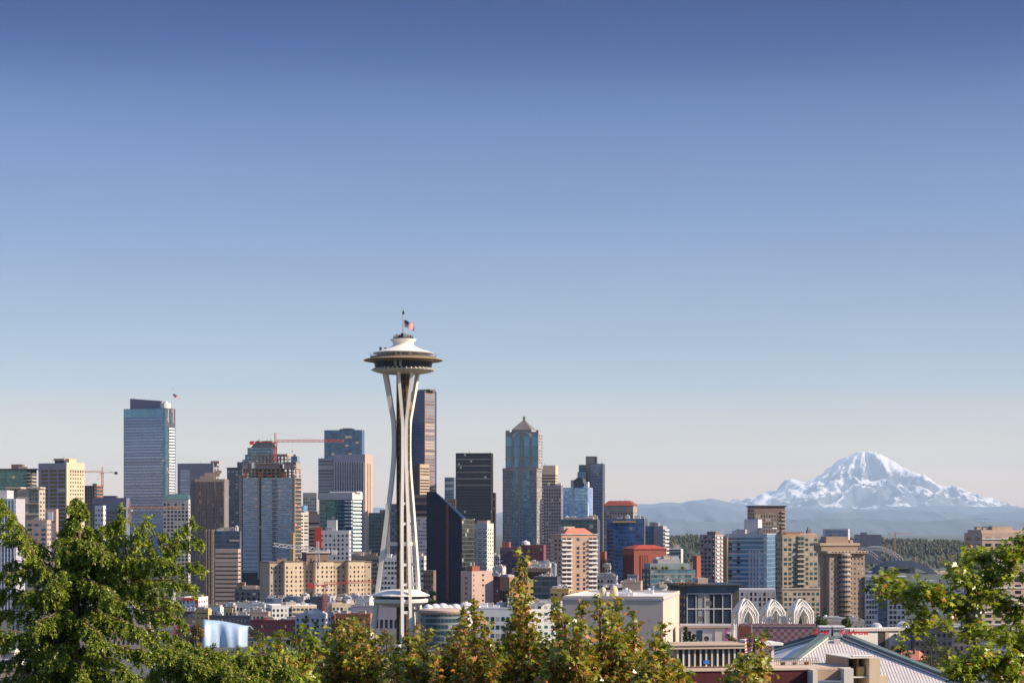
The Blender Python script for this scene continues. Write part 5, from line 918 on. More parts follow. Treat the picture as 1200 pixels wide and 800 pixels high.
# black steel framed building
b = Bld('pavilion', 'black steel building with two storeys of large gridded windows and thin flat roof', 785, 804, 866, 686, 1080, -7, M['darkgrey']); k = b
bl = curtm('black_pavilion_glass', (.025, .035, .05), (.05, .05, .055), 6, 60, .0, .02, metal=.3, var=.6, blind=.03); wf = M['palegrey']
x0, x1 = b.lx(805), b.lx(857)
MB().box(x0, x1, -.25, .02, b.lz(733), b.lz(695)).build('glass_wall', bl, b.root)
for i in range(6):
    x = x0 + (x1 - x0) * i / 5
    MB().box(x - .2, x + .2, -.7, -.2, b.lz(735), b.lz(694.6)).build('mullion', wf, b.root)
for py in (695.2, 713, 733): MB().box(x0 - .3, x1 + .3, -.68, -.22, b.lz(py) - .3, b.lz(py) + .3).build('transom', wf, b.root)
for i in range(5):
    for py in (704, 722):
        if (i * 3 + int(py)) % 5 == 0: MB().box(x0 + (x1 - x0) * (i + .12) / 5, x0 + (x1 - x0) * (i + .88) / 5, -.32, -.22, b.lz(py + 5), b.lz(py)).build('blind', wallm('dusty_blind', (.12, .11, .12)), b.root)
b.curt('front', curtm('clerestory', (.05, .11, .15), (.06, .07, .08), 3, 9, .05, .05, metal=.4), (.02, .99), (b.lz(694), b.lz(687)), name='clerestory'); b.grid('left', 'window', G['blue'], 5, 4, .5, .5, z=(1, b.h - 4))
MB().box(b.x0 - 3, b.x1 + 3, -4, b.d + 2, b.h - .05, b.h + .7).build('roof_slab', M['dark_metal'], b.root); b.block('roof_unit', M['pinktan'], 826, 838, 678, None, .4, .7); b.block('roof_unit', M['white'], 824, 829, 681, None, .5, .7)
m_ = MB(); 
for i in range(26):
    px = 786 + i * .75; r = random.uniform(.5, 1.0); m_.lathe([(.1, b.h + .6), (r, b.h + .9), (r * .8, b.h + 1.5), (.05, b.h + 1.9)], 6, cx=b.lx(805) - 6 + i * .45, cy=-2 + random.uniform(0, 3))
m_.build('roof_plants', leafm('roof_sedum', (.16, .08, .03), (.30, .17, .04)), b.root)
# low gallery with pink banner under the black pavilion
b = Bld('gallery', 'low lilac white gallery wall with dark doors and pink banner', 798, 892, 894, 734.5, 1000, 3, M['palegrey'], roof=M['whiteroof'], depth=14); b.block('eave', M['pinktan'], 796, 862, 733, 735.3, -.06, .02); b.grid('front', 'door', G['blue'], 1, 6, .95, .95, u=(.19, .27), z=(1, b.lz(738))); b.grid('front', 'door', G['dark'], 1, 6, .9, .8, u=(.06, .13), z=(1, b.lz(738)))
b.block('panel', M['offwhite'], 838, 860, 736, 756, -.02, .0); b.block('pink_banner', wallm('pink_banner', (.75, .08, .38), .05), 849.5, 852.3, 735.6, 753, -.04, -.02)
for px, py in ((827.5, 748), (852.5, 745)):
    MB().lathe([(.05, 0), (1.0, .15), (1.25, .45), (1.15, .5), (.05, .25)], 16).build('dish', M['dkbrown'], b.root, loc=(b.lx(px), -2.2, b.lz(py)), rot=(rad(80), 0, 0))
# arches
am = wallm('arch_white', (.80, .76, .70), .04)
def arch(label, pl, pr, top, D, base=-7):
    """open square vault: on each side an outer gabled rib and an inner lancet rib, joined by lace; corner ribs rise to the point"""
    k = D / F; w = (pr - pl) * k * .5 * .84; e = empty('white_arch', ((((pl + pr) / 2) - HX) * k, D, base), rad(12), label, 'arch', 'white lattice arches'); H = Zat(top, D) - base
    for q in range(4):
        rot = Matrix.Rotation(q * PI / 2, 3, 'Z'); m = MB(); V = lambda x, z: rot @ Vector((x * w, -w * (1 if z < .845 else 1 - .75 * (z - .845) / .155), z * H))
        ribs = []
        for ox, mid, spring, ap in ((.98, 1.0, .85, .97), (.81, .8, .75, .925), (.64, .58, .64, .875)):
            half = [(ox, 0), (ox, .25)] + [(ox * (1 - (t ** (1.0 if ox > .9 else 2.2))), spring + (ap - spring) * (t if ox > .9 else t ** .85)) for t in np.linspace(0, 1, 9)]
            pts = [V(x, z) for x, z in half] + [V(-x, z) for x, z in half[::-1][1:]]; m.path(pts, [.29] * len(pts), 5); ribs.append(pts)
        for a_, b_ in ((0, 1), (1, 2)):
            n = len(ribs[a_])
            for i in range(2, n - 3): m.tube(ribs[a_][i], ribs[b_][i + 1], .13, n=4); m.tube(ribs[a_][i + 1], ribs[b_][i], .13, n=4)
            for zz_ in (.08, .2, .32, .44):
                for sx in (-1, 1): xa, xb = ((.98, .81), (.81, .64))[a_]; m.tube(V(sx * xa, zz_), V(sx * xb, zz_ + .05), .12, n=4)
        m.build('arched_side', am, e)
        m = MB(); c = rot @ Vector((w, -w, 0)); pts = [Vector((c.x, c.y, 0)), Vector((c.x, c.y, .5 * H))] + [Vector((c.x * (1 - t), c.y * (1 - t), H * (.84 + .16 * math.sin(t * PI / 2)))) for t in np.linspace(0, 1, 6)]; m.path(pts, [.42] * len(pts), 5); m.build('corner_rib', am, e)
    return e
arch('left white lattice arch, nearest and tallest, in front of black pavilion', 859, 887, 701.5, 955); arch('middle white lattice arch above checkered wall', 892.5, 918.5, 702.5, 1040); arch('right white lattice arch beside lattice red sign', 924, 951.5, 702, 1030)
# checkered wall block behind the arena roof
def checker():
    m, nt, p = nodes_of('checker_tiles'); uv = nd(nt, 'ShaderNodeUVMap').outputs[0]; s = nd(nt, 'ShaderNodeSeparateXYZ'); nt.links.new(uv, s.inputs[0])
    a = mth(nt, 'MULTIPLY', mth(nt, 'SINE', mth(nt, 'MULTIPLY', s.outputs[0], 2.1)), mth(nt, 'SINE', mth(nt, 'MULTIPLY', s.outputs[1], 2.1)))
    f = mapr(nt, mth(nt, 'ADD', a, mth(nt, 'MULTIPLY', noisetex(nt, 2), .2)), -.15, .35, 0, 1)
    nt.links.new(mixc(nt, f, (.33, .11, .09), (.42, .31, .32)), p.inputs['Base Color']); p.inputs['Roughness'].default_value = .8; return m
b = Bld('exhibition_hall', 'low hall wall of red and grey checkered tiles under the arches', 866, 956, 957.5, 734, 905, 8, checker(), roof=M['gravel'], depth=7); b.block('end_wall', M['redbrick'], 865, 879.5, 733.6, 775, -.02, .06); b.block('coping', M['pinktan'], 879.5, 956, 732.8, 734.2, -.02, .03)
b = low('low beige block with roof plant behind the red roof signs', 952, 1016, 729, 1120, M['beige'], 5, C=1013, win=(9, D_, .4, .4), n=7); low('low tan block with hedge below brown tower', 880, 962, 727, 1180, M['tan'], 4, win=(14, D_, .5, .4), n=5, seed=8)
# white panel hall right of the arena
b = Bld('exhibition_hall', 'long white panel hall with brown door bay right of red sign', 994, 994.5, 1068, 739, 990, -18, M['white'], roof=M['gravel'], depth=10); wp = wallm('white_ribbed_panel', (.74, .70, .64), .05, panel=(1.6, 50, .12)); b.block('panel_wall', wp, 998, 1028.5, 740.5, 775, -.02, .0); b.block('panel_wall', wp, 1041.5, 1066, 738.5, 775, -.02, 0)
b.block('door_bay', M['dkbrown'], 1029, 1036.5, 739, 775, -.03, .0); b.block('door_frame', M['tan'], 1037, 1041, 738.5, 775, -.05, .0)
m_ = MB()
for i in range(34): x = b.lx(996) + i * (b.lx(1060) - b.lx(996)) / 33; m_.box(x - .35, x + .35, -1.0, -.2, b.lz(739.5), b.lz(736.2))
m_.build('crenellation', M['offwhite'], b.root); b.block('canopy', M['brown'], 995, 1062, 738.2, 740, -.06, -.02)
for i, (px, w, lab) in enumerate(((1027, 7, 'white glazed dome on the flat roof behind white panel hall'), (1057.5, 8.5, 'second larger glazed dome partly behind maple leaves at right'))):
    e2 = empty('glass_dome', W(px, 736, 1060), 0, lab, 'dome roof', 'glazed roof domes'); r = w * 1060 / F
    MB().lathe([(r * math.cos(a), r * .95 * math.sin(a)) for a in np.linspace(0, 1.5, 9)] + [(.01, r * .95)], 20).build('glazing', metalm('dome_glass', (.55, .56, .60), .15, .3), e2, smooth=True); MB().lathe([(r * 1.03, -16), (r * 1.03, .1)], 20).build('kerb', M['offwhite'], e2)
    m_ = MB()
    for q in range(10):
        aq = q * PI / 5; m_.path([(r * 1.01 * math.cos(a) * math.cos(aq), r * 1.01 * math.cos(a) * math.sin(aq), r * .96 * math.sin(a)) for a in np.linspace(0, 1.5, 7)], [.08] * 7, 4)
    m_.build('glazing_bar', M['white'], e2)
# arena roof
def arena():
    D = 800.0; A = W(976, 745, D); e = empty('arena', (A.x, A.y, 0), rad(0), 'arena with white ribbed pyramid roof and green ridge beams', 'arena')
    z1 = A.z - .8; ez = 7.0; zc = 6.0; hw = 76.0; top = 9.5
    m, nt, p = nodes_of('ribbed_white_roof'); uv = nd(nt, 'ShaderNodeTexCoord').outputs['Object']; s = nd(nt, 'ShaderNodeSeparateXYZ'); nt.links.new(uv, s.inputs[0])
    nt.links.new(mixc(nt, mapr(nt, noisetex(nt, .25, 5), .35, .65, 0, 1), (.66, .58, .53), (.76, .68, .62)), p.inputs['Base Color']); p.inputs['Roughness'].default_value = .6
    gm = wallm('green_ridge', (.115, .16, .155), .2)
    # corners: left-near and right-near seen in the photo, two more behind
    cs = [Vector((-36, -62, ez)), Vector((44, -66, ez - 1)), Vector((26, 62, ez)), Vector((-48, 30, ez))]; ts = [Vector((-4, -5, z1)), Vector((4, -5, z1)), Vector((4, 5, z1)), Vector((-4, 5, z1))]
    mm = MB(); mm.add(ts, [(0, 1, 2, 3)]); 
    for i in range(4): mm.add([cs[i], cs[(i + 1) % 4], ts[(i + 1) % 4], ts[i]], [(0, 1, 2, 3)])
    mm.build('roof', m, e)
    rb = MB()
    for i in range(4):
        a, b_, c, d = cs[i], cs[(i + 1) % 4], ts[(i + 1) % 4], ts[i]; up = (b_ - a).cross(d - a).normalized(); n = 74
        for q in range(1, n):
            t = q / n; lo = a + (b_ - a) * t
            # seams run straight up the slope from the eave to the ridge beam
            sl = ((c + d) / 2 - (a + b_) / 2); best = 1.0
            ea = (b_ - a).normalized(); L = (b_ - a).length; xx = t * L; xd, xc = (d - a).dot(ea), (c - a).dot(ea); best = min(1, xx / xd if xx < xd else 1, (L - xx) / (L - xc) if xx > xc else 1)
            sl = sl - ea * sl.dot(ea); hi = lo + sl * best
            rb.beam([lo + up * .1, hi + up * .1], .09, .07, ea)
    rb.build('standing_seam', wallm('roof_seam', (.36, .31, .29), .1), KID(e, 'roof'))
    for i in range(4):
        a, d = cs[i], ts[i]; dr = (d - a).normalized(); sd = dr.cross(Vector((0, 0, 1))).normalized()
        rbm = MB().beam([a - dr * 6 + Vector((0, 0, .5)), d + Vector((0, 0, .9))], 3.0, 2.0, sd).build('ridge_beam', gm, e)
        m2 = MB(); m2.beam([a - dr * 6 + sd * 1.6 + Vector((0, 0, .1)), d + sd * 1.6 + Vector((0, 0, .5))], .2, .5, sd); m2.beam([a - dr * 6 - sd * 1.6 + Vector((0, 0, .1)), d - sd * 1.6 + Vector((0, 0, .5))], .2, .5, sd); m2.build('ridge_edge', M['offwhite'], rbm)
    w = MB(); ins = [Vector((c.x * .93, c.y * .93, 0)) for c in cs]; w.prism([(c.x, c.y) for c in ins], -8, 7.0); w.build('wall', M['redbrick'], e)
    # crown on the ridge crossing
    MB().hip(-5, 5, -5.6, 5.6, z1 + .05, z1 + 1.0, 2, 2).build('ridge_cap', gm, e); 
    for x in (-3.1, 1.9):
        sbx = MB().box(x - 2.1, x + 2.1, -2.5, 3, z1 + .8, z1 + 4.2).build('sign_box', M['lilac'] if x < 0 else M['palegrey'], e); MB().box(x - 2.3, x + 2.3, -2.7, 3.2, z1 + 4.21, z1 + 4.7).build('sign_box_cap', M['white'], sbx)
        for q in range(3): MB().box(x - 1.8 + q * 1.2, x - 1.0 + q * 1.2, -2.6, -2.45, z1 + 2.6, z1 + 3.3).build('louvre', M['dkbrown'], sbx)
    b2 = MB().box(-1.2, 1.2, -10.5, -7.5, z1 - 1.5, z1 + .2); b2.build('skylight', M['offwhite'], KID(e, 'roof'))
    # red letters, and the key shaped emblem on the other face
    def text(s, size, loc, rz, name, shear=.25):
        cu = bpy.data.curves.new('lettering', 'FONT'); cu.body = s; cu.size = size; cu.extrude = .12; cu.shear = shear; cu.offset = .05; cu.align_x = 'CENTER'
        o = bpy.data.objects.new('tmp', cu); COL.objects.link(o); bpy.context.view_layer.update(); me = bpy.data.meshes.new_from_object(o.evaluated_get(bpy.context.evaluated_depsgraph_get())); bpy.data.objects.remove(o)
        me.materials.clear(); me.materials.append(M['sign_red']); o = bpy.data.objects.new(name, me); o.location = loc; o.rotation_euler = (PI / 2, 0, rz); link(o, e); return o
    M['sign_red'] = metalm('sign_red', (.68, .02, .03), .4)
    text('KeyArena', 2.7, (6.7, -6.4, z1 + 1.7), rad(3), 'sign_letters')
    kx, kz = 0.0, 0.0; em = MB(); N = 20
    for r0, r1 in ((1.15, 2.2),):
        for q in range(N):
            a0, a1 = 2 * PI * q / N, 2 * PI * (q + 1) / N; f = lambda a: 1 / (abs(math.cos(a)) + abs(math.sin(a))) * .55 + .45
            vs = [(kx + math.cos(a) * r * f(a), y, kz + math.sin(a) * r * f(a)) for y in (-4.6, -4.3) for a, r in ((a0, r0), (a1, r0), (a1, r1), (a0, r1))]; em.add(vs, [(0, 1, 2, 3), (4, 5, 6, 7)[::-1], (0, 4, 5, 1), (1, 5, 6, 2), (2, 6, 7, 3), (3, 7, 4, 0)])
    em.prism([(kx + 1.9, -4.6), (kx + 8.4, -4.6), (kx + 8.4, -4.3), (kx + 1.9, -4.3)], kz - .45, kz + .55); em.box(kx + 5.4, kx + 6.3, -4.6, -4.3, kz - 1.7, kz - .46); em.box(kx + 7.2, kx + 8.3, -4.6, -4.3, kz - 2.0, kz - .46); ke = em.build('key_emblem', M['sign_red'], e); ke.scale = (.52, .52, .52); ke.location = (-7.0, -4.0, z1 + 2.6)
    for x in (-6.4, -2.5, 3.0, 7.4): MB().tube((x, -5.6, z1 - 2), (x, -5.6, z1 + 1.2), .12).build('sign_bracket', M['steel'], e)
arena()
# silver blue museum
def museum():
    D = 1150.0; k = D / F; e = empty('museum', W(264, 770, D), 0, 'pale silver blue billowing metal museum roof', 'museum'); H = lambda py: (770 - py) * k; m = MB(); nu, nv = 44, 26
    sm_ = metalm('silver_blue_metal', (.50, .64, .76), .38, .25, .08)
    # draped skin: left edge near 240, right edge near 290, undulating like cloth over its depth
    for face in (0,):
        for j in range(nv + 1):
            v = j / nv
            for i in range(nu + 1):
                u = i / nu; px = -25 + 50 * u; topy = 726.5 + 8 * u ** 1.7
                if v <= .6: vv = v / .6; z = H(768) + (H(topy) - H(768)) * math.sin(vv * PI / 2) ** .8; y = -8 + 6 * vv ** 2
                else: vv = (v - .6) / .4; z = H(topy) - vv ** 2 * 3; y = -2 + 26 * vv
                fold = math.sin(u * 11 + 1.2 * math.sin(v * 3)) * 1.3 * (1 - v) ** .7 * (1 - .75 * u) + math.sin(u * 23 + v * 4) * .35 * (1 - v) + .8 * math.sin(u * 4.5 + 2)
                y += 9 * max(0, (u - .84) / .16) ** 2.2 + 5 * max(0, (.06 - u) / .06) ** 2; m.v.append((px * k + (.8 * math.sin(v * 5 + 1) if i in (0,) else 0), y - fold, z))
    m.f = [(j * (nu + 1) + i, j * (nu + 1) + i + 1, (j + 1) * (nu + 1) + i + 1, (j + 1) * (nu + 1) + i) for j in range(nv) for i in range(nu)]; m.m = [0] * len(m.f)
    o = m.build('metal_skin', sm_, e, smooth=True); s = o.modifiers.new('thickness', 'SOLIDIFY'); s.thickness = .4; s.offset = 1
    gold = metalm('bronze_metal', (.40, .24, .14), .35, .5); pm = metalm('magenta_metal', (.42, .07, .17), .35, .4)
    for (x0, x1, z1, mt, ph, nm) in ((-36, -25.5, H(732), gold, 0, 'bronze_volume'), (-60, -37, H(736), pm, 1.5, 'magenta_volume')):
        q = MB(); n = 20
        for j in range(9):
            for i in range(n + 1):
                a = PI * i / n; r = 1 + .08 * math.sin(j * .9 + ph); q.v.append((((x0 + x1) / 2 - math.cos(a) * (x1 - x0) / 2 * r) * k, 4 - 12 * math.sin(a) ** .5 * r * .7, H(775) + (z1 - H(775)) * (j / 8) + (2.0 * math.sin(a * 2 + ph) if j == 8 else 0)))
        q.f = [(j * (n + 1) + i, j * (n + 1) + i + 1, (j + 1) * (n + 1) + i + 1, (j + 1) * (n + 1) + i) for j in range(8) for i in range(n)] + [tuple(range(8 * (n + 1), 9 * (n + 1)))]; q.m = [0] * len(q.f); q.build(nm, mt, e, smooth=False)
    MB().box(-23 * k, 24 * k, -4, 18, -10, H(762)).build('wall', M['slate'], e); MB().box(-24 * k, -22 * k, -9, -7.6, H(770), H(734)).build('magenta_edge', pm, e)
museum()
# stadium
def stadium():
    D = 4600.0; k = D / F; e = empty('stadium', W(1062, 676, D), 0, 'far stadium with blue grey arched roof trusses before wooded hill', 'stadium'); st = wallm('stadium_blue', (.05, .065, .10), spec=0); wt = wallm('stadium_white', (.55, .52, .5)); H = lambda py: (676 - py) * k
    def arcp(x0, x1, yt, yb, y, n=24, yb2=None):
        yb2 = yb if yb2 is None else yb2
        return [((x0 + (x1 - x0) * t - 1062) * k, y, H(yb + (yb2 - yb) * t) + (H(yt) - H(yb)) * math.sin(PI * t) ** .8) for t in np.linspace(0, 1, n)]
    front = arcp(1024, 1100, 657, 673, 0); back = arcp(1024, 1100, 656.5, 673, 110); n = len(front); m = MB(); lowr = [(x, y - 3, z - 7 - 9 * i / (n - 1)) for i, (x, y, z) in enumerate(front)]
    m.v = front + back + lowr; m.f = [(i, i + 1, n + i + 1, n + i) for i in range(n - 1)] + [(2 * n + i, 2 * n + i + 1, i + 1, i) for i in range(n - 1)]; m.m = [0] * len(m.f); m.build('arched_roof', st, e)
    for (x0, x1, yt, yb, y, yb2) in ((1000, 1076, 651, 672, 240, 655), (1008, 1090, 647.5, 672, 300, 660), (996, 1060, 650, 668, 330, 655)):
        p = arcp(x0, x1, yt, yb, y, 24, yb2); q = [(a, b_ + 8, c - 7) for a, b_, c in p]; m = MB().path(p, [.9] * 24, 5).path(q, [.7] * 24, 5)
        for i in range(23): m.tube(p[i], q[i + 1], .4, n=4); m.tube(q[i], p[i + 1], .4, n=4)
        m.build('roof_truss', wallm('truss_grey', (.36, .35, .36)), e)
    for i in range(5): MB().box((1016 + i * 6 - 1062) * k, (1050 + i * 9 - 1062) * k, 20 + i * 28, 44 + i * 28, -10, H(671 - i * 1.6)).build('seating_bank', wt if i % 2 else st, e)
    MB().box((1046 - 1062) * k, (1088 - 1062) * k, 2, 20, -10, H(671)).build('end_wall', M['pinktan'], e); MB().box((1092 - 1062) * k, (1112 - 1062) * k, 0, 60, -10, H(669)).build('concourse', M['cream'], e)
stadium()
crane('tiny orange tower crane on the far hill left of the stadium arch', 5100, 1049, 622.5, 650, 1070, 1042, 625.5, (CO, CO, CO), w=2.4, wj=1.8, ties=False, cab=False)
# port sheds and works in the far right gap
rr = random.Random(21)
lab = ['long pale port shed', 'grey warehouse', 'white warehouse', 'tan warehouse', 'low blue roofed shed', 'rose brick warehouse']
mt = ['palegrey', 'grey', 'white', 'tan', 'lilac', 'pinktan']
posw = [(1072, 1100, 681, 3600), (1102, 1140, 679, 3700), (1062, 1082, 690, 3000), (1085, 1112, 693, 2700), (1116, 1150, 690, 2900), (1152, 1196, 686, 3100), (1070, 1096, 703, 2200), (1098, 1128, 706, 2000), (1130, 1160, 702, 2300), (1162, 1205, 708, 1900), (1075, 1105, 720, 1650), (1108, 1140, 722, 1550), (1142, 1178, 719, 1650), (1180, 1215, 726, 1450)]
wh_where = ['just right of the stadium', 'farthest right beyond the stadium', 'below the stadium arch', 'between leaf gaps below stadium concourse', 'in the far leaf gap at right', 'below the rose tan apartments', 'behind upper maple twigs', 'in the middle of the maple gaps', 'behind the right maple crown', 'at far right behind leaves', 'above the white panel hall end', 'above the fork of the right maple', 'right of the maple fork', 'low at right edge behind leaves']
for i, (L, R, t, D) in enumerate(posw): low(lab[i % 6] + ' ' + wh_where[i], L, R, t, D, M[mt[i % 6]], 8, win=((7, D_, .5, .4) if i % 2 else None), n=4, roof=['whiteroof', 'gravel', 'blueroof'][i % 3], seed=i, name='warehouse', group='port sheds and warehouses')
def house(label, L, R, eave, ridge_, D, wall, roof, th=8, n=3, group='small houses on the right'):
    b = Bld('house', label, L, R - (R - L) * .25, R, eave, D, 25, wall, cat='house', group=group); h2 = b.lz(ridge_)
    MB().add([(b.x0 - .5, -.6, b.h), (b.x1 + .5, -.6, b.h), (b.x1 + .5, b.d + .6, b.h), (b.x0 - .5, b.d + .6, b.h), (b.x0 + 2, b.d / 2, h2), (b.x1 - 2, b.d / 2, h2)], [(0, 3, 2, 1), (0, 1, 5, 4), (1, 2, 5), (2, 3, 4, 5), (3, 0, 4)]).build('roof', roof, b.root)
    b.grid('front', 'window', G['near'], n, b.h, .4, .35, z=(1, b.h)); b.grid('right', 'window', G['near'], 2, b.h, .4, .35, z=(1, b.h)); MB().box(b.x1 - 4, b.x1 - 3, b.d * .3, b.d * .3 + 1, b.h, h2 + 1.2).build('chimney', M['brown'], KID(b.root, 'roof'))
    return b
house('rose house with coral hipped roof and chimney below white panel hall', 1046, 1087, 773, 763, 960, M['rust'], M['coralroof'])
b = low('white garage block with dark doorway behind olive trees', 1098, 1119, 749, 985, M['white'], 20, C=1110, win=None, n=1, roof='whiteroof'); low('long dark roofed hall right of the maple fork', 1072, 1140, 737, 980, M['slate'], 5, win=(10, D_, .4, .4), n=3)
low('tan flat with maroon door panels right of white garage', 1117, 1146, 743, 900, M['tan'], 10, win=(4, G['bronze'], .4, .5), n=2); b = low('pale violet flat roofed hall under a cream cornice at right', 1145, 1184, 749, 800, M['lilac'], 6, win=(5, G['blue'], .5, .4), n=2); b.block('cornice', M['cream'], 1144, 1184, 746, 749.5, -.05, .02)
low('brown flat behind the right maple trunk', 1172, 1215, 742, 880, M['brown'], 6, win=(6, D_, .5, .4), n=3)
# near block with clerestory roof, dark mural wall and tan towers
def near_block():
    D = 330.0; b = Bld('apartment_house', 'near cream roof pavilion with glass front above dark maroon parapet', 786, 786.5, 936, 757, D, -12, M['cream'], depth=22, body=False); k = D / F
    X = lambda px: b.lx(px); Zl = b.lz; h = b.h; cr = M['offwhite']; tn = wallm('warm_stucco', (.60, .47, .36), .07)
    MB().box(X(784), X(878), -.7, 9, Zl(760.0), Zl(756.2)).build('roof', tn, b.root); MB().box(X(783.5), X(878.5), -.9, 9.2, Zl(756.2), Zl(755.4)).build('roof_edge', wallm('roof_edge_tan', (.50, .38, .27)), b.root)
    MB().box(X(787), X(876), .35, 8, 0, Zl(761)).build('wall', wallm('warm_stucco', ()), b.root)
    for i in range(13):
        x = X(794) + i * (X(874) - X(794)) / 12
        MB().box(x - .13, x + .13, -.12, .3, Zl(781), Zl(760)).build('mullion', cr if i % 3 else tn, b.root)
        if i < 12: MB().box(x + .14, x + (X(874) - X(794)) / 12 - .14, .05, .34, Zl(780), Zl(760.2)).build('window', G['near'], b.root)
    MB().box(X(824), X(831), -.2, .04, Zl(778), Zl(773.5)).build('blue_panel', wallm('blue_panel', (.05, .16, .45)), b.root)
    MB().box(X(786), X(990), -2, 15.5, 0, Zl(785.5)).build('parapet_wall', wallm('maroon_wall', (.09, .02, .022), .25), b.root); MB().box(X(785), X(991), -2.2, 15.7, Zl(785.5), Zl(783)).build('coping', tn, b.root)
    MB().box(X(898), X(912), 2, 12, Zl(783), Zl(757.5)).build('wall', cr, b.root)
    MB().box(X(897), X(920), .8, 13, Zl(757.5), Zl(754.5)).build('roof', M['white'], b.root)
    for p0, p1 in ((899, 901.7), (902.4, 905), (905.6, 908.4)): MB().box(X(p0), X(p1), 1.85, 2.05, Zl(774), Zl(760)).build('window', G['pale'], b.root)
    # roof terrace rail
    m = MB()
    for i in range(24): x = X(912) + i * (X(970) - X(912)) / 23; m.tube((x, 4, Zl(783)), (x, 4, Zl(774.5)), .03, n=4)
    for py in (774.5, 778): m.tube((X(912), 4, Zl(py)), (X(970), 4, Zl(py)), .035, n=4)
    m.build('terrace_rail', M['dark_metal'], b.root)
    for px, c in ((944, 'pink'), (930, 'brown'), (958, 'rust'), (916, 'tan')): MB().lathe([(.35, Zl(783)), (.5, Zl(779.5)), (.42, Zl(779.4)), (.3, Zl(780.5))], 10, cx=X(px), cy=5).build('planter', M[c], b.root)
    # lower tan bays and lift tower
    MB().box(X(941), X(946.5), -4.5, 3, 0, Zl(784.6)).build('pier', cr, b.root); MB().box(X(977), X(988), -4.5, 3, 0, Zl(783.5)).build('pier', cr, b.root); MB().box(X(946.5), X(977), -3, 3, 0, Zl(785)).build('bay_wall', wallm('shaded_stucco', (.42, .29, .20), .08), b.root); MB().box(X(944), X(976), -4.4, -2.9, Zl(799.5), Zl(797.5)).build('canopy', M['blueroof'], b.root)  # darker stucco copy for bays and lift tower, shade put into its colour
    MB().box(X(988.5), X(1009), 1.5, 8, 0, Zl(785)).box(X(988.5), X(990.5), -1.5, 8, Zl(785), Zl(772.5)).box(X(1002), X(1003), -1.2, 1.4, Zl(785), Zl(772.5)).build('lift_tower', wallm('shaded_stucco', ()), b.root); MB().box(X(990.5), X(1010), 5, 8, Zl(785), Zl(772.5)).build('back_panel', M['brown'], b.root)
    MB().box(X(1010), X(1022.5), -3.2, 8.2, 0, Zl(772.5)).build('tower_side', M['cream'], b.root); MB().box(X(987.5), X(1010), -3, 8.2, Zl(772.4), Zl(771.2)).build('tower_roof', cr, b.root)
    for i in range(6): MB().lathe([(.25, Zl(771.2)), (.42, Zl(770.3)), (.3, Zl(769.4)), (.02, Zl(769.1))], 9, cx=X(997) + i * .55, cy=-1).build('roof_vent', M['white'], b.root)
    MB().box(X(1001), X(1008), -1.8, -.8, Zl(795), Zl(783)).build('stair_screen', M['yellow'], b.root); MB().box(X(989), X(1009.8), -2.8, 1.4, Zl(795.5), Zl(794)).build('landing', cr, b.root); MB().box(X(1022.5), X(1038), -1, 6, 0, Zl(794.5)).build('side_roof', tn, b.root)
near_block()
flagpole(881, 730.5, 800, 300, 1.1, 3.0, 743, 'white near flagpole with brass ball and limp striped flag over maple', r=.05, flag_rz=PI)
# white low houses under the left conifer
low('low white house with flat roof glimpsed below left conifer', -10, 28, 774, 480, M['white'], 10, win=(4, G['near'], .4, .5), n=3, roof='whiteroof'); low('pink white gabled block glimpsed through left conifer', 32, 62, 759, 520, M['offwhite'], 12, win=(3, G['near'], .4, .5), n=1)
low('long pinkish flat roof low at bottom left behind conifer', -10, 76, 786, 420, M['pinktan'], 4, win=(7, G['near'], .4, .5), n=2, roof='whiteroof'); low('pale apartment block behind the middle of left conifer', 14, 40, 700, 1250, M['offwhite'], 10, win=(6, D_, .45, .5), n=3); low('rose apartment block behind the conifer trunk', 62, 108, 716, 1050, M['pinktan'], 8, win=(9, D_, .45, .5), n=4); low('cream low block behind right side of left conifer', 120, 180, 722, 1150, M['cream'], 8, win=(10, D_, .45, .5), n=5); low('red brown block behind the conifer at its right edge', 176, 212, 712, 1400, M['redbrick'], 8, win=(7, D_, .45, .5), n=4)
for i, (L, R, t, D, mm) in enumerate(((70, 110, 676, 1500, 'lilac'), (112, 160, 690, 1400, 'offwhite'), (160, 206, 694, 1500, 'grey'), (206, 238, 706, 1600, 'slate'))):
    low(['lilac apartment block deep behind left conifer', 'white apartment block in conifer gap beside dark limb', 'grey apartment block behind right branches of conifer', 'slate block behind the orange framed white block'][i], L, R, t, D, M[mm], 8, win=(8, D_, .5, .5), n=3)
flush()
# ------------------------------------------------------------ trees
def npmesh(name, V, sizes, idx, mats, midx=None, smooth=False):
    me = bpy.data.meshes.new(name); me.vertices.add(len(V)); me.vertices.foreach_set('co', np.asarray(V, np.float32).ravel())
    me.loops.add(len(idx)); me.loops.foreach_set('vertex_index', np.asarray(idx, np.int32)); n = len(sizes); me.polygons.add(n)
    st = np.concatenate(([0], np.cumsum(sizes)[:-1])).astype(np.int32); me.polygons.foreach_set('loop_start', st); me.polygons.foreach_set('loop_total', np.asarray(sizes, np.int32))
    for m in mats: me.materials.append(m)
    if midx is not None: me.polygons.foreach_set('material_index', np.asarray(midx, np.int32))
    me.update(calc_edges=True); return me
MAPLE = np.array([(0, 0, 0), (.16, -.10, -.02), (.40, -.12, -.12), (.30, .10, -.03), (.56, .36, -.16), (.27, .38, -.03), (.20, .52, -.02), (0, 1.0, -.14), (-.20, .52, -.02), (-.27, .38, -.03), (-.56, .36, -.16), (-.30, .10, -.03), (-.40, -.12, -.12), (-.16, -.10, -.02)])
MPOL = [(0, 1, 2, 3, 4, 5, 6, 7), (0, 7, 8, 9, 10, 11, 12, 13)]
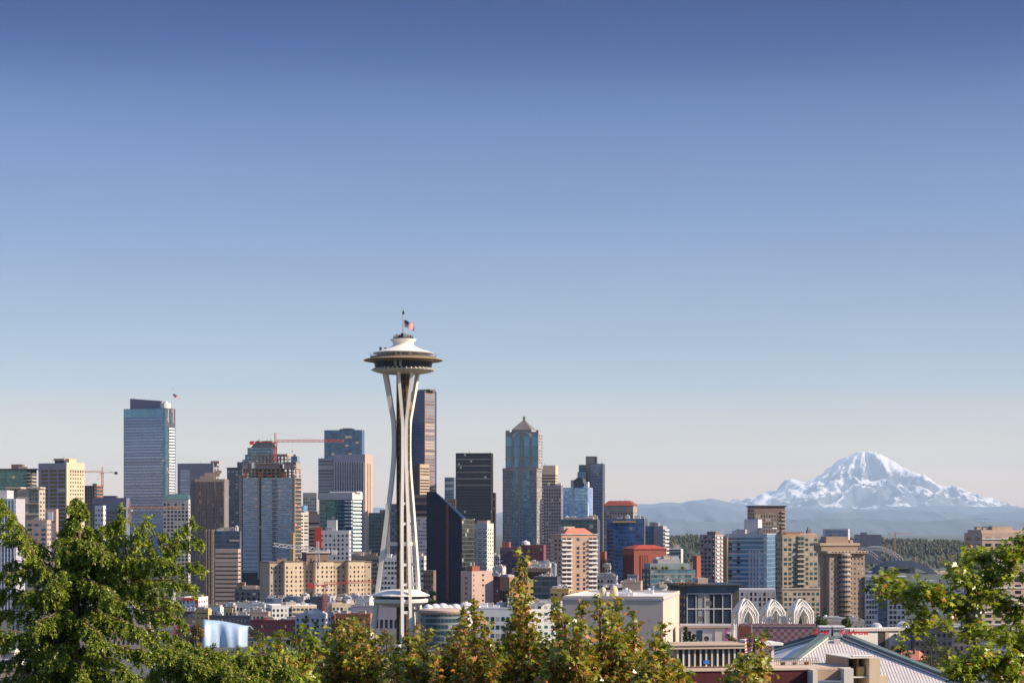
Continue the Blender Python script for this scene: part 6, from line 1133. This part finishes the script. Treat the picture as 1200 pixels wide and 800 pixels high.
OVAL = np.array([(0, 0, 0), (.26, .3, -.04), (.22, .7, -.06), (0, 1, -.12), (-.22, .7, -.06), (-.26, .3, -.04)]); OPOL = [(0, 1, 2, 3), (0, 3, 4, 5)]
KEYS = np.array([(0, 0, 0), (.14, .4, .05), (0, 1, 0), (-.14, .4, -.05)]); KPOL = [(0, 1, 2, 3)]
def scatter(shape, polys, pos, dirs, nrm, size):
    """copies of a leaf shape: dirs = leaf axis, nrm = approximate upper side"""
    pos, d, n = np.asarray(pos), np.asarray(dirs, float), np.asarray(nrm, float); size = np.asarray(size)
    d /= np.linalg.norm(d, axis=1, keepdims=True) + 1e-9; x = np.cross(d, n); x /= np.linalg.norm(x, axis=1, keepdims=True) + 1e-9; n = np.cross(x, d)
    V = pos[:, None] + size[:, None, None] * (shape[None, :, 0, None] * x[:, None] + shape[None, :, 1, None] * d[:, None] + shape[None, :, 2, None] * n[:, None])
    N, k = len(pos), len(shape); flat = [i for p in polys for i in p]; sz = [len(p) for p in polys]
    idx = (np.arange(N)[:, None] * k + np.array(flat)[None]).ravel(); return V.reshape(-1, 3), np.tile(sz, N), idx
def combine(name, parts, mats):
    V, S, I, Mx, off = [], [], [], [], 0
    for mi, (v, s, i) in enumerate(parts):
        V.append(v); S.append(s); I.append(i + off); Mx.append(np.full(len(s), mi)); off += len(v)
    return npmesh(name, np.concatenate(V), np.concatenate(S), np.concatenate(I), mats, np.concatenate(Mx))
MG = leafm('maple_leaf', (.045, .09, .010), (.44, .41, .045), (.58, .27, .08), .13, rough=.27, trans=.28)
MG2 = leafm('maple_leaf_yellow', (.045, .095, .010), (.48, .52, .05), (.60, .28, .07), .03, rough=.27, trans=.3)
KM = leafm('maple_keys', (.48, .18, .06), (.80, .46, .24), rough=.7)
BK = wallm('maple_bark', (.13, .10, .08), .3, scale=3); BKL = wallm('pale_bark', (.26, .20, .15), .3, scale=3)
def maple(label, D, leaders, seed, leaf=.15, dens=1.0, mat=None, keys=.10, trunk_px=None, group='maples along the front of the lookout'):
    """maple top: upright leaders, each with whorls of twigs carrying pointed leaves and hanging bunches of winged seeds"""
    rs = np.random.RandomState(seed); k = D / F; base = trunk_px if trunk_px else np.mean([l[0] for l in leaders]); bx = (base - HX) * k; bz = gz(bx, D)
    e = empty('maple_tree', (bx, D, bz), 0, label, 'tree', group); O = Vector((bx, D, bz)); wood = MB(); P, Dr, Nn, Kp = [], [], [], []
    fork = Vector((0, 0, Zat(840, D) - bz))
    wood.path([(0, 0, -.5), (.1, .05, fork.z * .5), (0, 0, fork.z)], [.32, .26, .2], 8)
    for (px, yt, hw, yb) in leaders:
        top = W(px, yt, D + rs.uniform(-2.2, 2.2)) - O; L = (yb - yt) * k; low_ = Vector((top.x * .75 + rs.uniform(-.2, .2), top.y * .7, top.z - L)); w = hw * k
        wood.path([fork, (fork * .5 + low_ * .5) + Vector((rs.uniform(-.3, .3), 0, .1)), low_, low_ * .4 + top * .6, top], [.12, .09, .06, .032, .012], 6)
        nn = max(4, int(L / .20)); wob = rs.uniform(.35, 1.25, nn + 1); 
        for i in range(nn):
            t = (i + rs.uniform(.1, .9)) / nn; c = top + (low_ - top) * t; r = w * min(1, .20 + t * 2.1) * wob[i]; m = 3 + int(3 * min(1, r / .9))
            for q in range(m):
                az = rs.uniform(0, 2 * PI); el = rs.uniform(-.1, .75); dv = Vector((math.cos(az) * math.cos(el), math.sin(az) * math.cos(el), math.sin(el))); ln = r * rs.uniform(.3, 1.3)
                tip = c + dv * ln - Vector((0, 0, .12 * ln))
                if ln > .25: wood.tube(c, tip, .012, .005, 4)
                nl = max(4, int((6.0 + ln * 26) * dens))
                for z in range(nl):
                    s = rs.uniform(.25, 1.08) if ln > .3 else rs.uniform(.4, 1.4); j = rs.normal(0, .085, 3); p = c + (tip - c) * s + Vector(j); P.append(p)
                    out = Vector((dv.x, dv.y, 0)) + Vector((rs.normal(0, .8), rs.normal(0, .8), rs.uniform(-.75, .25))); Dr.append(out); Nn.append((rs.normal(0, .6) + dv.x * .9, rs.normal(0, .6) + dv.y * .9, rs.uniform(.1, 1.0)))
                if rs.rand() < keys * 4.5 and t > .06:
                    kc = c + (tip - c) * rs.uniform(.5, .95) - Vector((0, 0, .06))
                    for z in range(rs.randint(7, 18)): Kp.append(kc + Vector(rs.normal(0, .05, 3)) - Vector((0, 0, abs(rs.normal(0, .10)))))
    wood.build('trunk', BK, e)
    n = len(P); parts = [scatter(MAPLE, MPOL, P, Dr, Nn, leaf * rs.uniform(.6, 1.2, n))]; mats = [mat or MG]
    if Kp: n2 = len(Kp); dd = rs.normal(0, .6, (n2, 3)); dd[:, 2] -= 1; parts.append(scatter(KEYS, KPOL, Kp, dd, rs.normal(0, 1, (n2, 3)), rs.uniform(.09, .15, n2))); mats.append(KM)
    link(bpy.data.objects.new('crown', combine('crown', parts, mats)), e)
    return e
D0 = 62
maple('bushy maple with golden green leaves behind the left seed bunches', 60, [(280, 772, 34, 860), (335, 764, 40, 860), (262, 770, 22, 850), (285, 762, 20, 850), (308, 752, 24, 850), (330, 742, 26, 850), (352, 736, 24, 850), (365, 745, 24, 850)], 1, mat=MG2, keys=.16, trunk_px=320)
maple('rounded full maple left of the observation tower foot', 63, [(400, 748, 34, 860), (428, 752, 34, 860), (384, 740, 20, 850), (398, 725, 22, 850), (410, 722, 22, 850), (424, 730, 24, 850), (440, 745, 20, 850), (395, 755, 30, 850), (430, 762, 30, 850)], 2, keys=.09)
maple('darker maple under the observation tower legs', 60, [(475, 768, 34, 860), (505, 772, 32, 860), (462, 765, 18, 850), (478, 745, 16, 850), (488, 733, 14, 850), (500, 742, 18, 850), (512, 756, 20, 850), (490, 770, 34, 850)], 3, mat=MG, keys=.12)
maple('two leader maple with rusty seed bunches before the round hall', 58, [(540, 752, 36, 860), (566, 760, 34, 860), (535, 735, 12, 830), (543, 708, 11, 830), (556, 704, 12, 830), (568, 730, 16, 850), (525, 752, 22, 850), (575, 752, 22, 850), (548, 760, 34, 850)], 4, keys=.2)
maple('tall slender maple leader rising highest in the middle row', 60, [(600, 752, 34, 860), (630, 762, 34, 860), (610, 646, 14, 760), (606, 690, 12, 790), (616, 696, 14, 790), (598, 725, 20, 850), (624, 730, 20, 850), (588, 745, 20, 850), (640, 745, 20, 850), (610, 760, 34, 850)], 5, keys=.16)
maple('maple with thin upright shoots in front of cream hall left part', 57, [(662, 764, 36, 860), (690, 752, 26, 860), (652, 700, 9, 790), (660, 716, 12, 800), (684, 700, 10, 800), (676, 728, 16, 820), (668, 752, 24, 850), (648, 760, 26, 850), (690, 762, 22, 850)], 6, keys=.13)
maple('broad maple with many rusty seeds in front of cream hall middle', 58, [(722, 742, 34, 860), (742, 752, 34, 860), (703, 700, 10, 790), (713, 706, 12, 790), (722, 702, 9, 790), (742, 716, 11, 800), (735, 738, 18, 850), (712, 745, 26, 850), (725, 765, 36, 850), (752, 752, 20, 850)], 7, keys=.2)
maple('low maple at the right end of the middle row before maroon parapet', 55, [(772, 764, 30, 860), (774, 728, 9, 790), (768, 750, 16, 850), (782, 762, 16, 850), (795, 776, 14, 850), (760, 768, 24, 850), (806, 788, 10, 850)], 8, keys=.17)
maple('small single maple top beside the near flagpole', 52, [(875, 772, 24, 860), (884, 742, 9, 800), (893, 745, 8, 800), (876, 765, 14, 850), (862, 778, 14, 850), (888, 772, 16, 850), (850, 790, 10, 850)], 9, keys=.1)
# right maple with long bare limbs
def limb_tree(label, D, limbs, seed, leaf=.125, mat=None, dens=1.0, twig=.36):
    rs = np.random.RandomState(seed); k = D / F; bx = (1190 - HX) * k; bz = gz(bx, D); e = empty('maple_tree', (bx, D, bz), 0, label, 'tree', 'maples along the front of the lookout'); O = Vector((bx, D, bz)); wood = MB(); P, Dr, Nn, Kp = [], [], [], []
    for pts, r0, r1, lf in limbs:
        q = [W(px, py, D + dy) - O for px, py, dy in pts]; n = len(q); sm = []
        for i in range(n - 1):
            for t in (0, .33, .66):
                a, b_, c, d_ = q[max(0, i - 1)], q[i], q[i + 1], q[min(n - 1, i + 2)]; sm.append(.5 * ((2 * b_) + (c - a) * t + (2 * a - 5 * b_ + 4 * c - d_) * t * t + (3 * b_ - a - 3 * c + d_) * t ** 3) + Vector(rs.normal(0, .012, 3)))
        sm.append(q[-1]); wood.path(sm, list(np.linspace(r0, r1, len(sm))), 7)
        if lf <= 0: continue
        tot = sum((sm[i + 1] - sm[i]).length for i in range(len(sm) - 1)); nt_ = int(tot / .085 * lf * dens)
        for _ in range(nt_):
            i = min(len(sm) - 2, int((rs.rand() ** .8) * (len(sm) - 1))); c = sm[i] + (sm[i + 1] - sm[i]) * rs.rand(); az = rs.uniform(0, 2 * PI); el = rs.uniform(-.35, .8); dv = Vector((math.cos(az) * math.cos(el), math.sin(az) * math.cos(el), math.sin(el))); ln = twig * rs.uniform(.3, 1.1); tip = c + dv * ln
            wood.tube(c, tip, .010, .004, 4)
            for z in range(rs.randint(8, 16)):
                s = rs.uniform(.35, 1.1); P.append(c + (tip - c) * s + Vector(rs.normal(0, .07, 3))); Dr.append((dv.x * .8 + rs.normal(0, .7), dv.y * .8 + rs.normal(0, .7), rs.uniform(-.8, .2))); Nn.append((rs.normal(0, .6) + dv.x * .6, rs.normal(0, .6) + dv.y * .6, rs.uniform(.3, 1.2)))
            if rs.rand() < .06:
                for z in range(rs.randint(6, 12)): Kp.append(tip + Vector(rs.normal(0, .05, 3)))
    wood.build('trunk', BKL, e); n = len(P); n2 = len(Kp); dd = rs.normal(0, .6, (n2, 3)); dd[:, 2] -= 1
    link(bpy.data.objects.new('crown', combine('crown', [scatter(MAPLE, MPOL, P, Dr, Nn, leaf * rs.uniform(.6, 1.2, n)), scatter(KEYS, KPOL, Kp, dd, rs.normal(0, 1, (n2, 3)), rs.uniform(.06, .11, n2))], [mat or MG2, KM])), e); return e
limb_tree('wide maple with bare forking limbs and open leafy sprays at right edge', 45, [
    ([(1200, 840, 0), (1172, 795, 0), (1150, 768, .2), (1141, 752, .3)], .085, .06, 0),
    ([(1141, 752, .3), (1132, 742, .2), (1110, 737, 0), (1085, 728, -.3), (1068, 715, -.3), (1050, 700, -.4), (1034, 687, -.4)], .045, .012, .55),
    ([(1068, 715, -.3), (1052, 690, .5), (1040, 680, .6), (1028, 690, .7)], .02, .008, 1.1), ([(1085, 728, -.3), (1070, 738, -.5), (1060, 745, -.8)], .016, .006, .8),
    ([(1141, 752, .3), (1138, 735, .3), (1128, 715, .4), (1112, 707, .6), (1090, 701, .8), (1062, 697, 1.0)], .04, .01, 1.1),
    ([(1128, 715, .4), (1105, 697, -.3), (1085, 692, -.6), (1068, 700, -.9)], .02, .007, 1.2), ([(1138, 735, .3), (1143, 712, .2), (1140, 690, .2), (1128, 672, 0), (1117, 680, -.2)], .035, .008, 1.3),
    ([(1143, 712, .2), (1160, 690, .5), (1165, 665, .8), (1150, 655, .9), (1136, 650, 1.0)], .025, .007, 1.3), ([(1160, 690, .5), (1182, 668, .3), (1190, 650, .2), (1180, 646, .1)], .022, .007, 1.3), ([(1182, 668, .3), (1200, 640, .3), (1207, 622, .4)], .015, .006, 1.1),
    ([(1150, 768, .2), (1135, 790, -.6), (1128, 775, -.9), (1130, 800, -1.2)], .022, .008, 1.0), ([(1172, 795, 0), (1160, 775, -.8), (1140, 770, -1.3), (1120, 785, -1.5)], .02, .007, 1.0),
    ([(1172, 795, 0), (1190, 760, .5), (1192, 730, .8), (1180, 712, 1), (1165, 700, 1.1)], .035, .008, 1.1), ([(1192, 730, .8), (1207, 700, .7), (1212, 680, .6), (1200, 668, .4)], .02, .007, 1.2), ([(1190, 760, .5), (1170, 745, -.4), (1155, 738, -.7)], .015, .006, .7), ([(1200, 840, 0), (1195, 800, -.6), (1180, 780, -.9), (1168, 770, -1)], .02, .007, 1.0), ([(1200, 840, 0), (1210, 790, .3), (1205, 760, .4), (1215, 735, .4)], .03, .008, 1.1),
    ([(1090, 701, .8), (1075, 688, 1), (1062, 692, 1.2)], .012, .006, 1.2), ([(1128, 672, 0), (1124, 664, .4), (1134, 652, .6)], .012, .006, 1.0)], 31, dens=1.9)
# conifers at the left
NEEDLE = np.array([(0, 0, 0), (.11, .4, 0), (0, 1, -.08), (-.11, .4, 0)]); NPOL = [(0, 1, 2, 3)]
CM = leafm('conifer_needles', (.05, .115, .012), (.46, .53, .06), (.40, .27, .09), .05, rough=.45, trans=.18); CM2 = leafm('conifer_needles_yellow', (.08, .15, .015), (.44, .48, .06), (.44, .29, .10), .05, rough=.45, trans=.2)
CB = wallm('conifer_bark', (.15, .10, .075), .3, scale=4)
def conifer(label, D, trunk, branches, seed, mat, tuft=.20, nfill=40, fillr=1.0, dens=1.0, rtrunk=.16):
    """conifer with rising limbs whose branchlets hang down, every branchlet set with starry needle tufts"""
    rs = np.random.RandomState(seed); k = D / F; bx = (trunk[0][0] - HX) * k; bz = gz(bx, D); e = empty('conifer_tree', (bx, D, bz), 0, label, 'tree', 'conifers at the left'); O = Vector((bx, D, bz)); wood = MB(); C, Cd = [], []
    tp = [Vector((0, 0, -.5))] + [W(px, py, D) - O for px, py in trunk]; wood.path(tp, list(np.linspace(rtrunk * 1.8, .02, len(tp))), 8)
    def spray(a, b_, sag, r, w=1.0, n0=1.0):
        L = (b_ - a).length; n = max(4, int(L / .22)); pts = [a + (b_ - a) * (i / n) + Vector((0, 0, sag * L * math.sin(PI * i / n))) + Vector(rs.normal(0, .02, 3)) for i in range(n + 1)]; wood.path(pts, list(np.linspace(r, .008, n + 1)), 5)
        for i in range(1, n + 1):
            t = i / n
            if t < .12: continue
            for q in range(int(round(3.2 * dens))):
                side = rs.choice((-1, 1)); d = (b_ - a).normalized(); lat = Vector((-d.y, d.x, 0)); lat = lat / (lat.length + 1e-6)
                ln = rs.uniform(.18, .62) * w * n0 * (1.1 - .3 * t); dv = (d * rs.uniform(.1, .8) + lat * side * rs.uniform(.2, 1.0) + Vector((0, 0, -rs.uniform(.3, 1.7)))).normalized(); m = max(2, int(ln / .05)); p0 = pts[i] + Vector(rs.normal(0, .03, 3))
                if ln > .3: wood.tube(p0, p0 + dv * ln, .008, .004, 3)
                for j in range(1, m + 1): C.append(p0 + dv * (ln * j / m) + Vector(rs.normal(0, .015, 3))); Cd.append(dv + Vector(rs.normal(0, .3, 3)) * .6)
        C.append(pts[-1]); Cd.append(b_ - a)
    for pts, r, w in branches:
        q = [W(px, py, D + dy) - O for px, py, dy in pts]
        for i in range(len(q) - 1): spray(q[i], q[i + 1], .06, r * (1 - .6 * i / max(1, len(q) - 1)), w)
    for i in range(nfill):
        t = (i + rs.rand()) / nfill; zt = tp[-1].z; zb = Zat(835, D) - bz; z = zt - (zt - zb) * t; i0 = 0
        for j in range(len(tp) - 1):
            if tp[j].z <= z <= tp[j + 1].z: i0 = j
        a, b_ = tp[i0], tp[i0 + 1]; c = a + (b_ - a) * ((z - a.z) / max(.01, b_.z - a.z)); az = rs.uniform(0, 2 * PI); ln = fillr * (.06 + t ** .8) * rs.uniform(.6, 1.05)
        spray(c, c + Vector((math.cos(az) * ln, math.sin(az) * ln * .9, ln * rs.uniform(-.10, .30))), .08, .02, 1.0, min(1, .3 + t * 2.6))
    wood.build('trunk', CB, e); n = len(C); nb = 8; C = np.repeat(np.array([tuple(v) for v in C]), nb, 0); Cd = np.repeat(np.array([tuple(v) for v in Cd]), nb, 0); Cd /= np.linalg.norm(Cd, axis=1, keepdims=True) + 1e-6
    dd = Cd * .8 + rs.normal(0, .55, Cd.shape); nn = rs.normal(0, .6, Cd.shape); nn[:, 2] += 1
    link(bpy.data.objects.new('crown', combine('crown', [scatter(NEEDLE * np.array([1.7, 1, 1]), NPOL, C, dd, nn, tuft * rs.uniform(.5, 1.0, len(C)) * .62)], [mat])), e); return e
B_ = []
ends = [(4, 596, -.3, 58, 655), (6, 622, .4, 62, 650), (12, 655, .6, 70, 668), (4, 668, -.5, 66, 680), (-12, 690, .3, 84, 705), (-14, 715, -.8, 86, 730), (-10, 748, .6, 84, 755), (-14, 775, -.5, 85, 780), (20, 795, -1.2, 86, 785), (-5, 810, .3, 86, 800),
        (140, 604, .4, 96, 640), (160, 622, -.5, 97, 650), (205, 618, .3, 120, 665), (229, 628, -.2, 150, 660), (230, 655, .5, 150, 680), (222, 678, -.6, 130, 690), (190, 650, -1.0, 110, 672), (205, 700, .8, 110, 702), (214, 722, -.3, 120, 715), (215, 745, .5, 110, 735), (200, 770, -.8, 100, 755), (170, 740, -1.6, 95, 715), (140, 700, -1.8, 95, 680), (150, 780, -1.5, 92, 765), (212, 770, .2, 150, 770), (60, 680, -1.6, 90, 670), (40, 730, -1.8, 88, 715), (-15, 735, -1.4, 84, 760), (25, 760, .9, 84, 770), (-10, 795, 1.0, 84, 800), (45, 700, .8, 88, 700), (30, 690, -1.2, 88, 705), (120, 640, -.9, 96, 640), (110, 620, .5, 94, 625), (75, 625, .6, 93, 625), (70, 640, -.5, 93, 640), (180, 690, 1.0, 115, 690), (165, 660, 1.2, 105, 670), (60, 770, -1.6, 86, 750), (120, 745, -2.0, 90, 725), (100, 790, -1.9, 88, 770), (130, 800, -1.5, 90, 790), (185, 795, -1.2, 100, 790)]
for px, py, dy, sx, sy in ends:
    B_.append(([(sx, sy, dy * .1), ((sx + px) / 2, (sy + py) / 2 - 4, dy * .6), (px, py + 4, dy)], .035, 1.0))
B_ += [([(108, 700, .2), (130, 645, .4), (141, 594, .5)], .04, .9), ([(112, 700, -.3), (156, 650, -.5), (170, 608, -.6)], .04, .9), ([(118, 700, .4), (190, 648, .8), (224, 610, 1.0)], .04, .9), ([(86, 700, -.5), (40, 650, -.8), (4, 586, -1.0)], .045, .9)]
conifer('large dark green conifer with drooping branches filling the lower left', 60, [(84, 830), (85, 780), (87, 730), (90, 680), (93, 640), (91, 584)], B_, 41, CM, nfill=66, fillr=1.5, dens=2.2)
B2 = []
for px, py, dy, sx, sy in [(185, 752, -.4, 230, 775), (210, 748, .3, 240, 775), (238, 756, -.2, 250, 772), (262, 762, .4, 256, 778), (290, 764, -.3, 262, 784), (318, 762, .2, 270, 785), (338, 778, -.4, 280, 795), (180, 780, .5, 225, 790), (200, 798, -.8, 230, 805), (300, 790, -.9, 262, 800), (235, 775, -1.2, 245, 792), (270, 775, -1.3, 256, 795), (220, 762, -.9, 244, 785), (345, 800, .2, 290, 810), (250, 800, -1.6, 250, 815), (210, 820, -1.2, 240, 825), (300, 815, -1.0, 262, 825)]:
    B2.append(([(sx, sy, dy * .1), ((sx + px) / 2, (sy + py) / 2 - 3, dy * .6), (px, py + 4, dy)], .03, 1.0))
conifer('lower yellow green conifer top beside the big dark conifer', 55, [(250, 850), (250, 810), (250, 762)], B2, 42, CM2, nfill=50, fillr=1.3, dens=2.6, rtrunk=.12)
# round mid-ground trees
TM = [leafm('tree_olive', (.045, .065, .012), (.16, .16, .03)), leafm('tree_dark', (.018, .04, .012), (.06, .09, .02)), leafm('tree_gold', (.10, .09, .015), (.30, .22, .04)), leafm('tree_mid', (.03, .06, .012), (.11, .14, .025))]
def round_tree(label, px, top, hw, bottom, D, mi, shape='round', seed=0, group='trees between the low buildings', cat='tree', name='street_tree', leaf=None):
    rs = np.random.RandomState(seed + 100); k = D / F; p = W(px, bottom, D); g = gz(p.x, D); z0 = min(g, p.z); e = empty(name, (p.x, D, z0), 0, label, cat, group); H = Zat(top, D) - z0; w = hw * k; ch = min(H * .85, (bottom - top) * k * 1.15)
    leaf = leaf or max(.35, 1.5 * k); wood = MB(); wood.path([(0, 0, -.3), (.1, 0, H * .35), (0, 0, H * .8)], [w * .09 + .1, w * .06 + .08, .05], 7); P = []; Nn = []
    for q in range(16 if shape == 'round' else 10):
        az = q * 2.4; t = rs.uniform(.15, .95)
        if shape == 'round': c = Vector((math.cos(az) * w * .62 * math.sin(PI * (.15 + .75 * t)), math.sin(az) * w * .62 * math.sin(PI * (.15 + .75 * t)), H - ch + ch * t)); r = w * rs.uniform(.26, .42)
        elif shape == 'poplar': c = Vector((math.cos(az) * w * .3 * (1 - t * .8), math.sin(az) * w * .3 * (1 - t * .8), H - ch + ch * t)); r = w * (.62 - .42 * t)
        else: c = Vector((math.cos(az) * w * .55 * (1 - t), math.sin(az) * w * .55 * (1 - t), H - ch + ch * t * .95)); r = w * (.5 - .38 * t)
        wood.tube((0, 0, max(.2, c.z - r - w * .4)), c, .07, .02, 4); n = int(70 * (1.4 if shape == 'poplar' else 1))
        d = rs.normal(0, 1, (n, 3)); d /= np.linalg.norm(d, axis=1, keepdims=True); rr_ = r * (.55 + .5 * rs.rand(n, 1)); P.append(np.array(c) + d * rr_ * np.array([1, 1, .85 if shape != 'poplar' else 1.5])); Nn.append(d + [0, 0, .5])
    P = np.concatenate(P); Nn = np.concatenate(Nn); wood.build('trunk', BK, e); n = len(P)
    link(bpy.data.objects.new('crown', combine('crown', [scatter(OVAL * np.array([1.6, 1, 1]), OPOL, P, rs.normal(0, 1, (n, 3)), Nn + rs.normal(0, .35, (n, 3)), leaf * rs.uniform(.7, 1.5, n))], [TM[mi]])), e); return e
T = [('dark slender conifer in front of lilac white apartments', 359, 718, 9, 760, 1050, 1, 'cone'), ('dark conifer pair right part in front of lilac white apartments', 370, 722, 8, 760, 1040, 1, 'cone'), ('tan green tree beside the silver museum right end', 302, 737, 12, 775, 1000, 0, 'round'), ('olive tree below the maroon brick block', 325, 738, 14, 775, 960, 0, 'round'), ('dark dome tree before the maroon brick block', 342, 732, 8, 765, 1080, 1, 'round'),
     ('mid green tree below dark conifers', 352, 746, 16, 790, 800, 3, 'round'), ('golden tree below the orange brick warehouse left end', 383, 745, 7, 775, 900, 2, 'round'), ('golden tree right of orange brick warehouse beside tower leg', 431, 733, 8, 765, 1000, 2, 'round'), ('yellow bush at the foot of the tower core', 453, 737, 12, 765, 1010, 2, 'round'), ('grey green conifer top below tower core', 466, 735, 10, 790, 420, 3, 'cone'), ('dark tree behind the lower ring at right', 507, 690, 5, 715, 1350, 1, 'round'),
     ('slim dark cypress at the corner of cream hall', 803.5, 727, 5, 757, 870, 1, 'poplar'), ('small green bush by gallery door', 813, 742, 5, 757, 850, 3, 'round'), ('low green hedge clump below pink banner', 857, 746, 8, 760, 780, 2, 'round'), ('large olive tree right of rose house', 1091, 744, 15, 790, 900, 0, 'round'), ('olive tree beside the rose house right side', 1108, 755, 12, 795, 920, 0, 'round'), ('low olive shrub row left of rose house', 1058, 753, 10, 772, 930, 0, 'round'), ('olive shrub under white panel hall', 1044, 756, 9, 775, 940, 0, 'round'),
     ('golden shrub below the coral roof', 1102, 778, 14, 800, 880, 2, 'round'), ('olive shrub at the foot of the arena roof right corner', 1080, 774, 12, 800, 890, 0, 'round'), ('small tree behind grey apartment block roof', 1050, 666, 4, 676, 2400, 0, 'round'), ('tree in gap left of white garage', 1124, 756, 7, 785, 700, 3, 'round'), ('tree in front of violet hall', 1165, 762, 12, 800, 520, 0, 'round'), ('bush below tan block under the middle arch', 935, 722, 9, 735, 1100, 0, 'round'), ('hedge tree below brown tower left of signs', 962, 722, 8, 735, 1080, 3, 'round'), ('hedge bush right of signs below brown tower', 992, 724, 7, 736, 1070, 0, 'round'),
     ('mid green tree hiding the lower left of the silver museum', 250, 753, 13, 800, 800, 3, 'round'), ('olive tree before the lower right of the silver museum', 280, 755, 14, 800, 790, 0, 'round'),
     ('dark tree below left conifer between white houses', 20, 752, 16, 800, 520, 1, 'round'), ('olive tree behind the conifer trunk', 70, 748, 16, 800, 560, 0, 'round'), ('dark green tree behind yellow conifer', 215, 735, 16, 790, 640, 1, 'round'), ('tree between silver museum and yellow conifer', 232, 728, 8, 770, 900, 2, 'round'),
     ('mid green tree in the gap left of the round full maple', 376, 758, 16, 815, 400, 3, 'round'), ('grey green tree behind darker maple', 470, 760, 22, 815, 350, 3, 'round'), ('dark tree behind two leader maple', 520, 768, 22, 820, 350, 1, 'round'), ('mid green tree behind tall slender maple', 590, 760, 24, 820, 360, 3, 'round'), ('dark tree behind broad seed laden maple', 655, 762, 24, 820, 340, 1, 'round'), ('mid green tree behind cream hall maples', 735, 768, 24, 820, 330, 3, 'round'), ('dark tree behind low maple row end', 780, 780, 16, 820, 320, 1, 'round'), ('dark tree under golden green bushy maple', 300, 772, 24, 825, 330, 1, 'round')]
for i, (lab_, px, tp_, hw, bt, D, mi, sh) in enumerate(T):
    small = 'bush' in lab_ or 'shrub' in lab_ or 'hedge clump' in lab_
    round_tree(lab_, px, tp_, hw, bt, D, mi, sh, i, cat='shrub' if small else 'tree', name='shrub' if small else ('conifer_tree' if sh == 'cone' else ('cypress_tree' if sh == 'poplar' else 'leafy_tree')))
